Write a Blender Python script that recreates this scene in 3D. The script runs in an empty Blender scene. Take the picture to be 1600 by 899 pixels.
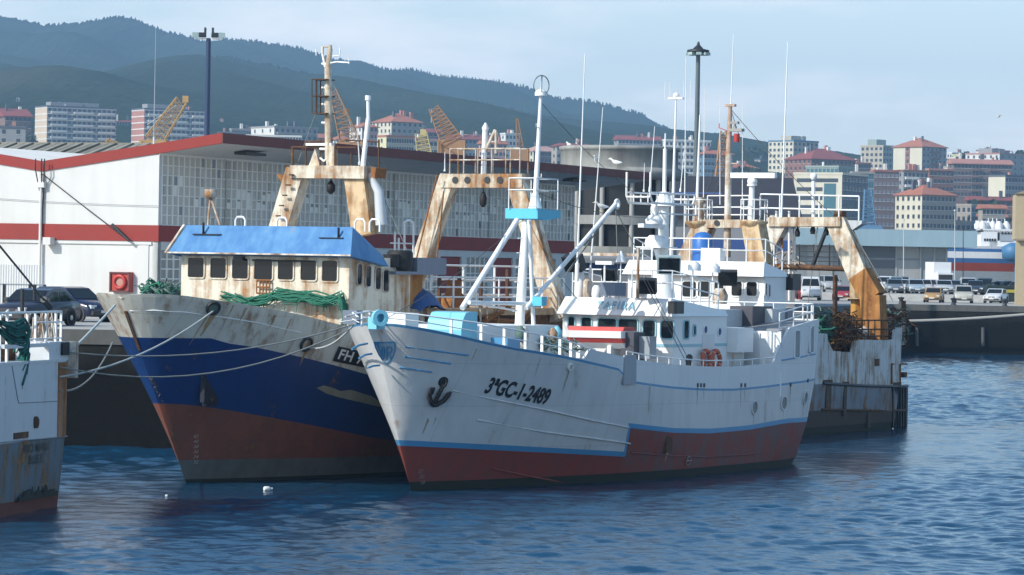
import bpy, math, random
import numpy as np
from mathutils import Vector, Matrix
R = math.radians
sin, cos, pi = math.sin, math.cos, math.pi
scene = bpy.context.scene
COL = scene.collection
# ------------------------------------------------------------------ camera model (metres; photo 1600 x 899)
F, HC, HY, ROLL = 5500.0, 6.9, 420.0, R(1.03)
QZ = 4.35                                   # quay level above the water
CAM = Vector((0, 0, HC))
def unroll(x, y):
    dx, dy = x - 800, y - 449.5
    return 800 + dx*cos(ROLL) + dy*sin(ROLL), 449.5 - dx*sin(ROLL) + dy*cos(ROLL)
def ray(x, y):
    u, v = unroll(x, y)
    return Vector(((u - 800)/F, 1.0, -(v - HY)/F))
def at(x, y, Y):
    return CAM + ray(x, y)*Y
def onz(x, y, z):
    r = ray(x, y)
    return CAM + r*((z - HC)/r.z)
class Frame:
    """a local frame: origin, turned about z so that local +X points along angle."""
    def __init__(s, o, ang):
        s.o = Vector(o); s.a = ang
        s.M = Matrix.Translation(s.o) @ Matrix.Rotation(ang, 4, 'Z'); s.I = s.M.inverted()
    def _r(s, px, py):
        c = s.I @ CAM; d = (s.I.to_3x3() @ ray(px, py)); return c, d
    def py(s, px, py, y0):
        c, d = s._r(px, py); return c + d*((y0 - c.y)/d.y)
    def px(s, px, py, x0):
        c, d = s._r(px, py); return c + d*((x0 - c.x)/d.x)
    def pz(s, px, py, z0):
        c, d = s._r(px, py); return c + d*((z0 - c.z)/d.z)
    def loc(s, w): return s.I @ Vector(w)
# ------------------------------------------------------------------ object helpers
def tag(o, label=None, cat=None, group=None, kind=None):
    if label: o['label'] = label
    if cat: o['category'] = cat
    if group: o['group'] = group
    if kind: o['kind'] = kind
    return o
def empty(name, loc=(0, 0, 0), rz=0.0):
    o = bpy.data.objects.new(name, None); COL.objects.link(o)
    o.location = loc; o.rotation_euler = (0, 0, rz); o.empty_display_size = .3
    return o
def kids(o): return [c for c in bpy.data.objects if c.parent == o]
def copy_tree(o, parent=None):
    c = o.copy(); COL.objects.link(c); c.parent = parent
    for ch in list(o.children): copy_tree(ch, c)
    return c
class MB:
    """collects shapes; build() links them as ONE mesh object."""
    def __init__(s): s.v = []; s.f = []; s.mi = []; s.sm = []
    def add(s, vs, fs, mi=0, smooth=False):
        n = len(s.v); s.v += [tuple(p) for p in vs]
        for f in fs:
            s.f.append([i + n for i in f]); s.mi.append(mi); s.sm.append(smooth)
        return s
    def box(s, c, d, mi=0, rz=0.0, M=None):
        hx, hy, hz = d[0]/2, d[1]/2, d[2]/2
        P = [Vector((x, y, z)) for x in (-hx, hx) for y in (-hy, hy) for z in (-hz, hz)]
        if rz: m = Matrix.Rotation(rz, 3, 'Z'); P = [m @ p for p in P]
        if M is not None: P = [M @ p for p in P]
        c = Vector(c); P = [p + c for p in P]
        return s.add(P, [(0, 1, 3, 2), (4, 6, 7, 5), (0, 4, 5, 1), (2, 3, 7, 6), (0, 2, 6, 4), (1, 5, 7, 3)], mi)
    def bb(s, a, b, mi=0):
        return s.box([(a[i] + b[i])/2 for i in range(3)], [abs(b[i] - a[i]) for i in range(3)], mi)
    def beam(s, p0, p1, w, h=None, mi=0, up=(0, 0, 1), w1=None, h1=None):
        p0, p1 = Vector(p0), Vector(p1); h = w if h is None else h
        w1 = w if w1 is None else w1; h1 = h if h1 is None else h1
        d = (p1 - p0).normalized(); u = Vector(up)
        if abs(d.dot(u)) > .98: u = Vector((1, 0, 0))
        sd = d.cross(u).normalized(); u = sd.cross(d)
        P = []
        for p, ww, hh in ((p0, w, h), (p1, w1, h1)):
            P += [p + sd*(ww/2*a) + u*(hh/2*b) for a, b in ((-1, -1), (1, -1), (1, 1), (-1, 1))]
        return s.add(P, [(0, 3, 2, 1), (4, 5, 6, 7), (0, 1, 5, 4), (1, 2, 6, 5), (2, 3, 7, 6), (3, 0, 4, 7)], mi)
    def tube(s, pts, r, n=6, mi=0, r1=None, cap=True, smooth=True):
        pts = [Vector(p) for p in pts]; m = len(pts); r1 = r if r1 is None else r1
        V = []; prev = None
        for i, p in enumerate(pts):
            d = (pts[min(i + 1, m - 1)] - pts[max(i - 1, 0)])
            if d.length < 1e-9: d = Vector((0, 0, 1))
            d.normalize()
            if prev is None:
                u = Vector((0, 0, 1)) if abs(d.z) < .9 else Vector((1, 0, 0))
                a = d.cross(u).normalized()
            else:
                a = (prev - d*prev.dot(d))
                a = a.normalized() if a.length > 1e-6 else d.orthogonal().normalized()
            prev = a; b = d.cross(a)
            rr = r + (r1 - r)*i/max(m - 1, 1)
            V += [p + a*(rr*cos(2*pi*k/n)) + b*(rr*sin(2*pi*k/n)) for k in range(n)]
        fs = [(i*n + k, i*n + (k + 1) % n, (i + 1)*n + (k + 1) % n, (i + 1)*n + k) for i in range(m - 1) for k in range(n)]
        s.add(V, fs, mi, smooth)
        if cap:
            s.add(V[:n], [tuple(range(n))[::-1]], mi); s.add(V[-n:], [tuple(range(n))], mi)
        return s
    def prism(s, poly, ext, mi=0, mi_cap=None):
        poly = [Vector(p) for p in poly]; ext = Vector(ext); n = len(poly)
        V = poly + [p + ext for p in poly]
        s.add(V, [(i, (i + 1) % n, n + (i + 1) % n, n + i) for i in range(n)], mi)
        mc = mi if mi_cap is None else mi_cap
        return s.add(V, [tuple(range(n))[::-1], tuple(range(n, 2*n))], mc)
    def lathe(s, prof, c=(0, 0, 0), n=16, mi=0, M=None, smooth=True):
        c = Vector(c); V = []
        for r, z in prof:
            for k in range(n):
                p = Vector((r*cos(2*pi*k/n), r*sin(2*pi*k/n), z))
                V.append((M @ p if M is not None else p) + c)
        m = len(prof)
        s.add(V, [(i*n + k, i*n + (k + 1) % n, (i + 1)*n + (k + 1) % n, (i + 1)*n + k) for i in range(m - 1) for k in range(n)], mi, smooth)
        s.add(V[:n], [tuple(range(n))[::-1]], mi); s.add(V[-n:], [tuple(range(n))], mi)
        return s
    def ball(s, c, r, mi=0, n=12, sz=1.0):
        prof = [(max(.002, r*sin(pi*k/8)), -r*cos(pi*k/8)*sz) for k in range(9)]
        return s.lathe(prof, c, n, mi)
    def disc(s, c, nrm, r, t, mi=0, n=16, ri=0.0):
        """a disc or ring of thickness t, facing nrm."""
        q = Vector(nrm).to_track_quat('Z', 'Y').to_matrix()
        if ri <= 0: return s.lathe([(r, 0), (r, t)], c, n, mi, q, False)
        return s.lathe([(ri, 0), (r, 0), (r, t), (ri, t), (ri, 0)], c, n, mi, q, False)
    def torus(s, c, nrm, Rr, r, mi=0, n=18, m=8):
        q = Vector(nrm).to_track_quat('Z', 'Y').to_matrix(); c = Vector(c)
        pts = [c + q @ Vector((Rr*cos(2*pi*k/n), Rr*sin(2*pi*k/n), 0)) for k in range(n + 1)]
        return s.tube(pts, r, m, mi, cap=False)
    def build(s, name, mats, parent=None, smooth=None):
        me = bpy.data.meshes.new(name); me.from_pydata(s.v, [], s.f)
        mats = mats if isinstance(mats, (list, tuple)) else [mats]
        for m in mats: me.materials.append(m)
        me.polygons.foreach_set('material_index', [min(i, len(mats) - 1) for i in s.mi])
        me.polygons.foreach_set('use_smooth', [bool(b) if smooth is None else smooth for b in s.sm])
        me.update()
        o = bpy.data.objects.new(name, me); COL.objects.link(o)
        if parent is not None: o.parent = parent
        return o
def rrect(w, h, r, k=3):
    """rounded rectangle, counter-clockwise 2D points"""
    out = []
    for cx, cy, a0 in ((w/2 - r, h/2 - r, 0), (-w/2 + r, h/2 - r, 90), (-w/2 + r, -h/2 + r, 180), (w/2 - r, -h/2 + r, 270)):
        for i in range(k + 1):
            a = R(a0 + 90*i/k); out.append((cx + r*cos(a), cy + r*sin(a)))
    return out
def window(parent, c, rt, up, w, h, fm, gm, r=.08, fw=.06, proud=.035, name='window', frame_label=None):
    """frame (part) with its pane (sub-part); rt/up span the wall, pane faces rt x up"""
    c, rt, up = Vector(c), Vector(rt).normalized(), Vector(up).normalized(); nr = rt.cross(up)
    o = rrect(w + 2*fw, h + 2*fw, r + fw); i = rrect(w, h, r); n = len(o)
    P = lambda q, d: [c + rt*x + up*y + nr*d for x, y in q]
    V = P(o, -.02) + P(o, proud) + P(i, proud) + P(i, -.02)
    fs = [(a*n + k, a*n + (k + 1) % n, (a + 1)*n + (k + 1) % n, (a + 1)*n + k) for a in range(3) for k in range(n)]
    b = MB(); b.add(V, fs); fr = b.build(name, fm, parent)
    g = MB(); g.add(P(i, .006), [tuple(range(n))]); g.build('pane', gm, fr)
    return fr
def rail(parent, pts, h, mat, r=.022, rails=(1.0, .55), step=1.0, name='railing', post=None, curve=False):
    """railing along base points; posts about every step metres"""
    b = MB(); pts = [Vector(p) for p in pts]; post = post or r
    for f in rails:
        b.tube([p + Vector((0, 0, h*f)) for p in pts], r, 5)
    for p0, p1 in zip(pts[:-1], pts[1:]):
        n = max(1, round((p1 - p0).length/step))
        for i in range(n):
            q = p0.lerp(p1, i/n); b.tube([q, q + Vector((0, 0, h))], post, 5)
    b.tube([pts[-1], pts[-1] + Vector((0, 0, h))], post, 5)
    return b.build(name, mat, parent)
def text_mesh(s, size=1.0, shear=0.0, offset=0.0, spacing=1.0):
    cu = bpy.data.curves.new('lettering', 'FONT'); cu.body = s; cu.size = size; cu.shear = shear
    cu.offset = offset; cu.space_character = spacing; cu.align_x = 'CENTER'; cu.align_y = 'CENTER'; cu.resolution_u = 3
    o = bpy.data.objects.new('lettering', cu); COL.objects.link(o)
    bpy.context.view_layer.update()
    me = bpy.data.meshes.new_from_object(o.evaluated_get(bpy.context.evaluated_depsgraph_get()))
    vs = [v.co.copy() for v in me.vertices]; fs = [tuple(p.vertices) for p in me.polygons]
    bpy.data.objects.remove(o); bpy.data.curves.remove(cu); bpy.data.meshes.remove(me)
    return vs, fs
def pl(c, x):
    """piecewise linear"""
    if x <= c[0][0]: return c[0][1]
    for (a, b), (d, e) in zip(c[:-1], c[1:]):
        if x <= d: return b + (e - b)*(x - a)/(d - a)
    return c[-1][1]
def sag(p0, p1, drop, n=12):
    p0, p1 = Vector(p0), Vector(p1)
    return [p0.lerp(p1, i/n) - Vector((0, 0, drop*4*(i/n)*(1 - i/n))) for i in range(n + 1)]
class Hull:
    """a ship's shell: x aft, -y port, z up from the waterline"""
    def __init__(s, fr, zt, o, s1, B, bow_d, bow_w, st_d, st_w, flare=1.0, rake=1.0):
        s.fr, s.zt, s.o, s.s1c, s.B = fr, zt, o, s1, B
        s.bd, s.bw, s.sd, s.sw, s.rake = bow_d, bow_w, st_d, st_w, rake
    def s0(s, z):
        return -s.o*(z/s.zt)**s.rake if z > 0 else -z*.6
    def s1(s, z): return pl(s.s1c, z)
    def half(s, u, z):
        k = min(max(z/s.zt, 0), 1.15); u = min(max(u, 0), 1)
        mix = lambda a, b: [p + (q - p)*min(k, 1) for p, q in zip(a, b)]
        ub, p, q = mix(s.bw, s.bd); us, ps, qs, t0 = mix(s.sw, s.sd)
        h = pl(s.B, z)
        t = min(u/ub, 1); f = (1 - (1 - t)**p)**(1/q) if t > 0 else 0
        t = min((1 - u)/us, 1); g = t0 + (1 - t0)*((1 - (1 - t)**ps)**(1/qs) if t > 0 else 0)
        return h*f*g
    def u_of(s, x, z): return (x - s.s0(z))/(s.s1(z) - s.s0(z))
    def y(s, x, z): return s.half(s.u_of(x, z), z)
    def pt(s, x, z, side=-1, off=0.0):
        return Vector((x, side*(s.y(x, z) + off), z))
    def nrm(s, x, z):
        e = .05
        a = s.pt(x + e, z) - s.pt(x - e, z); b = s.pt(x, z + e) - s.pt(x, z - e)
        n = a.cross(b).normalized()
        return n if n.y < 0 else -n
    def hit(s, px, py, off=0.0):
        """where the pixel's ray meets the port side"""
        def g(y0):
            q = s.fr.py(px, py, y0); return s.y(q.x, q.z) + y0
        a = -s.B[-1][1]*1.15; b = a; n = 160
        while n and g(b) < 0: a = b; b += .03; n -= 1
        for i in range(30):
            m = (a + b)/2
            if g(m) < 0: a = m
            else: b = m
        p = s.fr.py(px, py, b)
        if off: p = p + s.nrm(p.x, p.z)*off
        return p
    def curve(s, pix):
        """a z(x) curve from pixels on the port side"""
        c = sorted((lambda p: (p.x, p.z))(s.hit(a, b)) for a, b in pix); return c
    def shell(s, us, rows):
        """grid of port-side points; rows are z(x) curves or numbers"""
        G = []
        for r in rows:
            line = []
            for u in us:
                z = r if isinstance(r, (int, float)) else r[0][1]
                for i in range(25):
                    x = s.s0(z) + u*(s.s1(z) - s.s0(z))
                    z = r if isinstance(r, (int, float)) else .5*z + .5*pl(r, x)
                x = s.s0(z) + u*(s.s1(z) - s.s0(z))
                line.append(Vector((x, -s.half(u, z), z)))
            G.append(line)
        return G
    def us_with(s, n, xs=(), z=1.5):
        us = [.5*(1 - cos(pi*i/n)) for i in range(n + 1)]
        for x in xs: us += [s.u_of(x, z)]
        return sorted(us)
def hull_mesh(H, us, rows, matfn, mats, parent, deck=None, name='hull', deck_mat=None, gun=.09):
    G = H.shell(us, rows); n = len(us); b = MB()
    for sd in (1, -1):
        V = [Vector((p.x, p.y*sd, p.z)) for l in G for p in l]
        for j in range(len(G) - 1):
            for i in range(n - 1):
                q = (j*n + i, j*n + i + 1, (j + 1)*n + i + 1, (j + 1)*n + i)
                b.f.append([k + len(b.v) for k in (q if sd > 0 else q[::-1])]); b.mi.append(matfn(i, j)); b.sm.append(j < len(G) - 3)
        b.v += [tuple(p) for p in V]
    top = G[-1]
    o = None
    if G[0][-1].y < -.05:                                    # a transom
        m = len(G)
        for j in range(m - 1):
            p0, p1 = G[j][-1], G[j + 1][-1]
            b.add([p0, Vector((p0.x, -p0.y, p0.z)), Vector((p1.x, -p1.y, p1.z)), p1], [(0, 1, 2, 3)], matfn(n - 2, j))
    # gunwale, inner bulwark and deck
    d = deck or (lambda x: .9)
    inn = []; 
    for p in top:
        y = max(-p.y - gun, 0.0); inn.append(Vector((p.x + (gun if y == 0 else 0), -y, p.z)))
    for i in range(n - 1):
        for sd in (1, -1):
            a, c, e, g = top[i], top[i + 1], inn[i + 1], inn[i]
            f = lambda p, dz=0: Vector((p.x, p.y*sd, p.z - dz))
            b.add([f(a), f(c), f(e), f(g)], [(0, 1, 2, 3)], matfn(i, len(G) - 2))
            lo = []
            for q in (e, g):
                z = q.z - d(q.x); lo.append(Vector((q.x, sd*-min(-q.y, max(H.y(q.x, z) - gun, 0)), z)))
            b.add([f(g), f(e), lo[0], lo[1]], [(0, 1, 2, 3)], matfn(i, len(G) - 2))
        a, c = inn[i], inn[i + 1]
        dk = []
        for q in (a, c):
            z = q.z - d(q.x); y = min(-q.y, max(H.y(q.x, z) - gun, 0)); dk.append((q.x, y, z))
        (xa, ya, za), (xc, yc, zc) = dk
        b.add([(xa, -ya, za), (xc, -yc, zc), (xc, yc, zc), (xa, ya, za)], [(0, 1, 2, 3)], len(mats) - 1)
    me = b.build(name, mats, parent)
    return me
def decal(H, vs, fs, x0, z0, dx, dz, mats, parent, name, off=.012, thick=0, mi=0):
    """flat lettering laid on the port side: text x along (1, dx) and y along (dz, 1) in hull x/z"""
    b = MB(); P = []
    for v in vs:
        x = x0 + v.x + dz*v.y; z = z0 + v.y + dx*v.x
        p = H.pt(x, z); nr = H.nrm(x, z); P.append(p + nr*off)
    b.add(P, fs, mi); return b.build(name, mats, parent)
SUN_E, SKY_S, EXPO, HAZE, WAVE = 3.5, .15, 0.50, 1.8e-4, 1.15
HAZECOL = (.42, .69, .98, 1); CLOUD = (8.1, 7.8, 7.4, 1); SKYTINT = (.84, .96, .97, 1); WATERCOL = (.004, .042, .092, 1); HORIZON = .80
# ------------------------------------------------------------------ materials
def srgb(r, g, b):
    f = lambda c: (c/255/12.92) if c <= 10 else ((c/255 + .055)/1.055)**2.4
    return (f(r), f(g), f(b), 1)
class N:
    def __init__(s, name):
        s.m = bpy.data.materials.new(name); s.m.use_nodes = True; s.t = s.m.node_tree
        s.b = s.t.nodes['Principled BSDF']
    def n(s, t, **k):
        o = s.t.nodes.new(t)
        for a, v in k.items():
            if hasattr(o, a): setattr(o, a, v)
            else: o.inputs[a.replace('_', ' ')].default_value = v
        return o
    def l(s, a, b): s.t.links.new(a, b)
    def coord(s, scale=(1, 1, 1), kind='Object'):
        c = s.n('ShaderNodeTexCoord'); m = s.n('ShaderNodeMapping'); m.inputs['Scale'].default_value = scale
        s.l(c.outputs[kind], m.inputs['Vector']); return m.outputs[0]
    def noise(s, vec, scale, detail=5, rough=.55):
        o = s.n('ShaderNodeTexNoise'); o.inputs['Scale'].default_value = scale
        o.inputs['Detail'].default_value = detail; o.inputs['Roughness'].default_value = rough
        s.l(vec, o.inputs['Vector']); return o.outputs['Fac']
    def ramp(s, fac, a, b, ca=(0, 0, 0, 1), cb=(1, 1, 1, 1)):
        o = s.n('ShaderNodeValToRGB'); e = o.color_ramp.elements
        e[0].position, e[1].position = a, b; e[0].color, e[1].color = ca, cb
        s.l(fac, o.inputs[0]); return o.outputs[0]
    def math(s, op, a, b=None, clamp=False):
        o = s.n('ShaderNodeMath'); o.operation = op; o.use_clamp = clamp
        for i, v in enumerate((a, b)):
            if v is None: continue
            if isinstance(v, (int, float)): o.inputs[i].default_value = v
            else: s.l(v, o.inputs[i])
        return o.outputs[0]
    def mix(s, fac, a, b):
        o = s.n('ShaderNodeMix'); o.data_type = 'RGBA'
        for i, v in ((0, fac), (6, a), (7, b)):
            if isinstance(v, (int, float)): o.inputs[i].default_value = v
            elif isinstance(v, tuple): o.inputs[i].default_value = v
            else: s.l(v, o.inputs[i])
        return o.outputs[2]
    def bump(s, h, strength=.2, dist=.02):
        o = s.n('ShaderNodeBump'); o.inputs['Strength'].default_value = strength; o.inputs['Distance'].default_value = dist
        s.l(h, o.inputs['Height']); s.l(o.outputs[0], s.b.inputs['Normal'])
_mc = {}
def c4(c): return c if len(c) == 4 else (c[0], c[1], c[2], 1)
def paint(name, col, rough=.45, rust=0.0, streak=.35, dirt=.25, spec=.4, scale=1.0, rustcol=None, dirtcol=None, plates=False):
    """painted steel or render: mottled, with dirt streaks and rust that runs downwards (rust 0..1)"""
    if name in _mc: return _mc[name]
    k = N(name); col = c4(col)
    v = k.coord(); vs = k.coord((1, 1, .10))
    big = k.noise(v, .9*scale, 6); fine = k.noise(v, 6*scale, 6, .65); st = k.noise(vs, 3.2*scale, 5, .6)
    d = k.ramp(k.math('ADD', k.math('MULTIPLY', big, .5), k.math('MULTIPLY', st, .5)), .42, .68)
    dc = dirtcol or (col[0]*.52 + .01, col[1]*.48 + .01, col[2]*.42 + .008, 1)
    c = k.mix(k.math('MULTIPLY', d, dirt), col, dc)
    if rust > 0:
        m = k.math('ADD', k.math('MULTIPLY', big, .45), k.math('ADD', k.math('MULTIPLY', st, streak), k.math('MULTIPLY', fine, .55 - .5*streak)))
        lo = .845 - .42*rust
        mask = k.ramp(m, lo - .03, lo + .15)
        rc = k.ramp(fine, .35, .7, c4(rustcol or (.11, .036, .012)), (.40, .19, .06, 1))
        c = k.mix(mask, c, rc)
        k.l(k.math('ADD', k.math('MULTIPLY', mask, .4), rough, True), k.b.inputs['Roughness'])
    else: k.b.inputs['Roughness'].default_value = rough
    k.l(c, k.b.inputs['Base Color']); k.b.inputs['Specular IOR Level'].default_value = spec
    h = k.math('ADD', big, k.math('MULTIPLY', fine, .35))
    if plates:                                    # plates dished between the frames, faint weld seams
        sp = k.n('ShaderNodeSeparateXYZ'); k.l(v, sp.inputs[0]); X, Z = sp.outputs[0], sp.outputs[2]
        dish = k.math('ABSOLUTE', k.math('SINE', k.math('MULTIPLY', X, pi/.62)))
        row = k.math('ABSOLUTE', k.math('SINE', k.math('MULTIPLY', Z, pi/1.3)))
        h = k.math('ADD', h, k.math('MULTIPLY', k.math('MULTIPLY', dish, row), k.math('MULTIPLY', big, 1.1)))
        sv = k.math('LESS_THAN', k.math('FRACT', k.math('DIVIDE', X, 2.48)), .010)
        sh = k.math('LESS_THAN', k.math('FRACT', k.math('DIVIDE', k.math('ADD', Z, k.math('MULTIPLY', X, .012)), 1.32)), .014)
        seam = k.math('MAXIMUM', sv, sh)
        c2 = k.mix(k.math('MULTIPLY', seam, .30), c, (dc[0]*.7, dc[1]*.7, dc[2]*.7, 1)); k.l(c2, k.b.inputs['Base Color'])
    k.bump(h, .34 if plates else .28, .03)
    _mc[name] = k.m; return k.m
def plain(name, col, rough=.5, metal=0.0, spec=.5, var=.12, scale=3.0):
    if name in _mc: return _mc[name]
    k = N(name); col = c4(col)
    f = k.noise(k.coord(), scale, 5)
    k.l(k.mix(k.math('MULTIPLY', f, var*2), col, (col[0]*.55, col[1]*.55, col[2]*.55, 1)), k.b.inputs['Base Color'])
    k.b.inputs['Roughness'].default_value = rough; k.b.inputs['Metallic'].default_value = metal
    k.b.inputs['Specular IOR Level'].default_value = spec
    _mc[name] = k.m; return k.m
def glass(name, col=(.010, .013, .016), rough=.06):
    return plain(name, col, rough, 0, .28, .2, .8)
M = {}
M['white'] = paint('white_paint', (.78, .79, .79), .4, .05, .4, .22)
M['white_clean'] = paint('fresh_white_paint', (.80, .81, .80), .38, 0, dirt=.12)
M['white_rusty'] = paint('stained_white_paint', (.66, .63, .56), .5, .60, .5, .6)
M['cream_rusty'] = paint('rust_streaked_cream_paint', (.66, .60, .48), .5, .62, .5, .7)
M['rust'] = paint('rusted_steel', (.26, .10, .035), .8, .75, .3, .5)
M['rust_dark'] = paint('dark_rusted_steel', (.09, .045, .025), .85, .55, .3, .5)
M['orange_rust'] = paint('orange_rust_paint', (.46, .21, .06), .75, .74, .4, .8)
M['tafira_white'] = paint('grey_white_hull_paint', (.60, .60, .59), .40, .08, .7, dirt=.36, scale=.8, dirtcol=(.36, .355, .34, 1), plates=True)
M['tafira_bulwark'] = paint('white_bulwark_paint', (.68, .69, .70), .38, 0, dirt=.16, scale=.7, plates=True)
M['trim_blue'] = paint('light_blue_trim', (.08, .27, .47), .4, 0, dirt=.15)
M['sky_blue'] = paint('sky_blue_paint', (.20, .55, .70), .4, 0, dirt=.15)
M['turq'] = paint('turquoise_paint', (.10, .48, .66), .45, 0, dirt=.15)
M['antifoul'] = paint('red_antifouling', (.24, .044, .030), .6, .0, dirt=.55, dirtcol=(.12, .055, .045, 1), plates=True)
M['antifoul_worn'] = paint('worn_red_antifouling', (.23, .050, .034), .65, 0, dirt=1.0, dirtcol=(.115, .10, .105, 1), scale=1.4, plates=True)
M['weed'] = paint('weedy_waterline', (.018, .022, .016), .7, 0, dirt=.6)
M['blue_hull'] = paint('deep_blue_hull', (.010, .042, .165), .38, .16, .5, .45, plates=True)
M['blue_white'] = paint('blue_ship_topsides', (.60, .58, .51), .45, .36, .6, .6, plates=True)
M['blue_red'] = paint('blue_ship_antifouling', (.24, .075, .042), .65, .34, .5, dirt=.9, dirtcol=(.13, .055, .04, 1), plates=True)
M['blue_boot'] = paint('grey_boot_top', (.14, .14, .13), .7, 0, dirt=.8)
M['visor_blue'] = paint('bright_blue_visor', (.030, .150, .36), .5, .16, .5, .75, scale=1.0, dirtcol=(.11, .29, .48, 1))
M['gun'] = paint('grey_deck_paint', (.25, .26, .27), .6, .1)
M['grey'] = paint('grey_paint', (.30, .33, .36), .5, .05)
M['grey_lt'] = paint('pale_grey_paint', (.50, .53, .55), .5, .05)
M['run_pale'] = paint('pale_rust_run', (.44, .36, .27), .6, .3, .8, .6)
M['run'] = paint('rust_run', (.40, .27, .14), .7, .25, .8, .6)
M['dark'] = plain('dark_fitting', (.02, .022, .026), .5)
M['black'] = plain('black_rubber', (.008, .008, .009), .7)
M['glass'] = glass('window_glass')
M['glass_teal'] = glass('wheelhouse_glass', (.018, .03, .036))
M['red'] = paint('red_paint', (.44, .045, .035), .45, 0, dirt=.3)
M['red_boat'] = paint('faded_red_paint', (.55, .07, .06), .45, 0, dirt=.35, dirtcol=(.55, .22, .2, 1))
M['orange'] = paint('orange_float', (.50, .10, .04), .5, 0, dirt=.3)
M['chain'] = plain('chain_steel', (.12, .11, .10), .6, .4)
M['rope'] = plain('pale_rope', (.48, .52, .50), .9, var=.25, scale=20)
M['rope_dk'] = plain('weathered_rope', (.26, .27, .25), .9, var=.25, scale=20)
M['net'] = plain('green_net', (.03, .19, .12), .95, var=.5, scale=14)
M['net_grey'] = plain('grey_green_net', (.14, .22, .19), .95, var=.5, scale=14)
M['net_brown'] = paint('brown_net_heap', (.12, .06, .035), .95, .65, .15, .8, scale=3)
M['tarp_blue'] = plain('blue_tarpaulin', (.03, .09, .26), .6, var=.3)
M['letter_black'] = plain('black_lettering', (.012, .012, .016), .5)
M['letter_white'] = plain('white_lettering', (.75, .75, .72), .5)
M['letter_blue'] = plain('pale_blue_lettering', (.20, .42, .52), .5)
M['letter_dull'] = plain('dull_dark_lettering', (.05, .06, .06), .6)
M['concrete'] = paint('concrete', (.36, .35, .33), .85, 0, dirt=.5, scale=.6)
M['concrete_rot'] = paint('streaked_concrete', (.30, .30, .28), .85, 0, dirt=.85, scale=.5, dirtcol=(.11, .11, .105, 1))
M['hall_white'] = paint('white_render', (.60, .60, .585), .7, 0, dirt=.25, scale=.45)
M['hall_red'] = paint('oxblood_render', (.26, .030, .024), .7, 0, dirt=.25, scale=.5)
M['soffit'] = paint('grey_soffit', (.74, .72, .67), .8, 0, dirt=.25, scale=.3)
M['mullion'] = plain('grey_mullions', (.84, .82, .77), .6)
for i, c in enumerate(((.46, .445, .40), (.30, .295, .265), (.56, .54, .49), (.11, .11, .10), (.86, .84, .78), (.26, .30, .33))):
    M['pane%d' % i] = glass('hall_pane_%s' % 'abcdef'[i], c, .35)
# ------------------------------------------------------------------ camera, sun, sky
SUN_AZ = math.atan2(-.56, -.83); SUN_EL = R(35)
SUNV = Vector((cos(SUN_AZ)*cos(SUN_EL), sin(SUN_AZ)*cos(SUN_EL), sin(SUN_EL)))
cd = bpy.data.cameras.new('camera'); cam = bpy.data.objects.new('camera', cd); COL.objects.link(cam)
cd.sensor_width = 36; cd.lens = F/1600*36; cd.clip_start = 1; cd.clip_end = 40000
cam.matrix_world = Matrix.Translation(CAM) @ Matrix.Rotation(pi/2, 4, 'X') @ Matrix.Rotation(ROLL, 4, 'Z')
dy = 449.5 - HY                       # principal point in unrolled pixels, rolled back into the frame
cd.shift_x = -(dy*sin(ROLL))/1600; cd.shift_y = -(dy*cos(ROLL))/1600
scene.camera = cam
sl = bpy.data.lights.new('sun', 'SUN'); so = bpy.data.objects.new('sun', sl); COL.objects.link(so)
sl.energy = SUN_E; sl.angle = R(.5); sl.color = (1, .95, .87)
so.rotation_euler = (-SUNV).to_track_quat('-Z', 'Y').to_euler()
wd = bpy.data.worlds.new('World'); scene.world = wd; wd.use_nodes = True
nt = wd.node_tree; bg = nt.nodes['Background']
sky = nt.nodes.new('ShaderNodeTexSky'); sky.sky_type = 'NISHITA'; sky.sun_disc = False
sky.sun_elevation = SUN_EL; sky.sun_rotation = pi/2 - SUN_AZ
sky.air_density = 1.0; sky.dust_density = 1.0; sky.ozone_density = 2.0; sky.altitude = 0
tc = nt.nodes.new('ShaderNodeTexCoord'); mp = nt.nodes.new('ShaderNodeMapping'); mp.inputs['Scale'].default_value = (9, 9, 34)
nz = nt.nodes.new('ShaderNodeTexNoise'); nz.inputs['Scale'].default_value = 1.6; nz.inputs['Detail'].default_value = 6; nz.inputs['Roughness'].default_value = .5
cr = nt.nodes.new('ShaderNodeValToRGB'); cr.color_ramp.elements[0].position = .48; cr.color_ramp.elements[1].position = .72
cr.color_ramp.elements[1].color = (1, 1, 1, 1)
mx = nt.nodes.new('ShaderNodeMix'); mx.data_type = 'RGBA'; mx.inputs[7].default_value = CLOUD
hs = nt.nodes.new('ShaderNodeMix'); hs.data_type = 'RGBA'; hs.blend_type = 'MULTIPLY'; hs.inputs[0].default_value = 1; hs.inputs[7].default_value = SKYTINT
for a, b in ((tc.outputs['Generated'], mp.inputs[0]), (mp.outputs[0], nz.inputs['Vector']), (nz.outputs['Fac'], cr.inputs[0]), (cr.outputs[0], mx.inputs[0]),
             (sky.outputs[0], hs.inputs[6]), (hs.outputs[2], mx.inputs[6]), (mx.outputs[2], bg.inputs[0])):
    nt.links.new(a, b)
sx_ = nt.nodes.new('ShaderNodeSeparateXYZ'); hr = nt.nodes.new('ShaderNodeMapRange'); ad = nt.nodes.new('ShaderNodeMath'); ad.use_clamp = True
hr.inputs[1].default_value = 0.0; hr.inputs[2].default_value = .15; hr.inputs[3].default_value = HORIZON; hr.inputs[4].default_value = 0.0
nt.links.new(tc.outputs['Generated'], sx_.inputs[0]); nt.links.new(sx_.outputs[2], hr.inputs[0]); nt.links.new(hr.outputs[0], ad.inputs[0]); 
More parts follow.
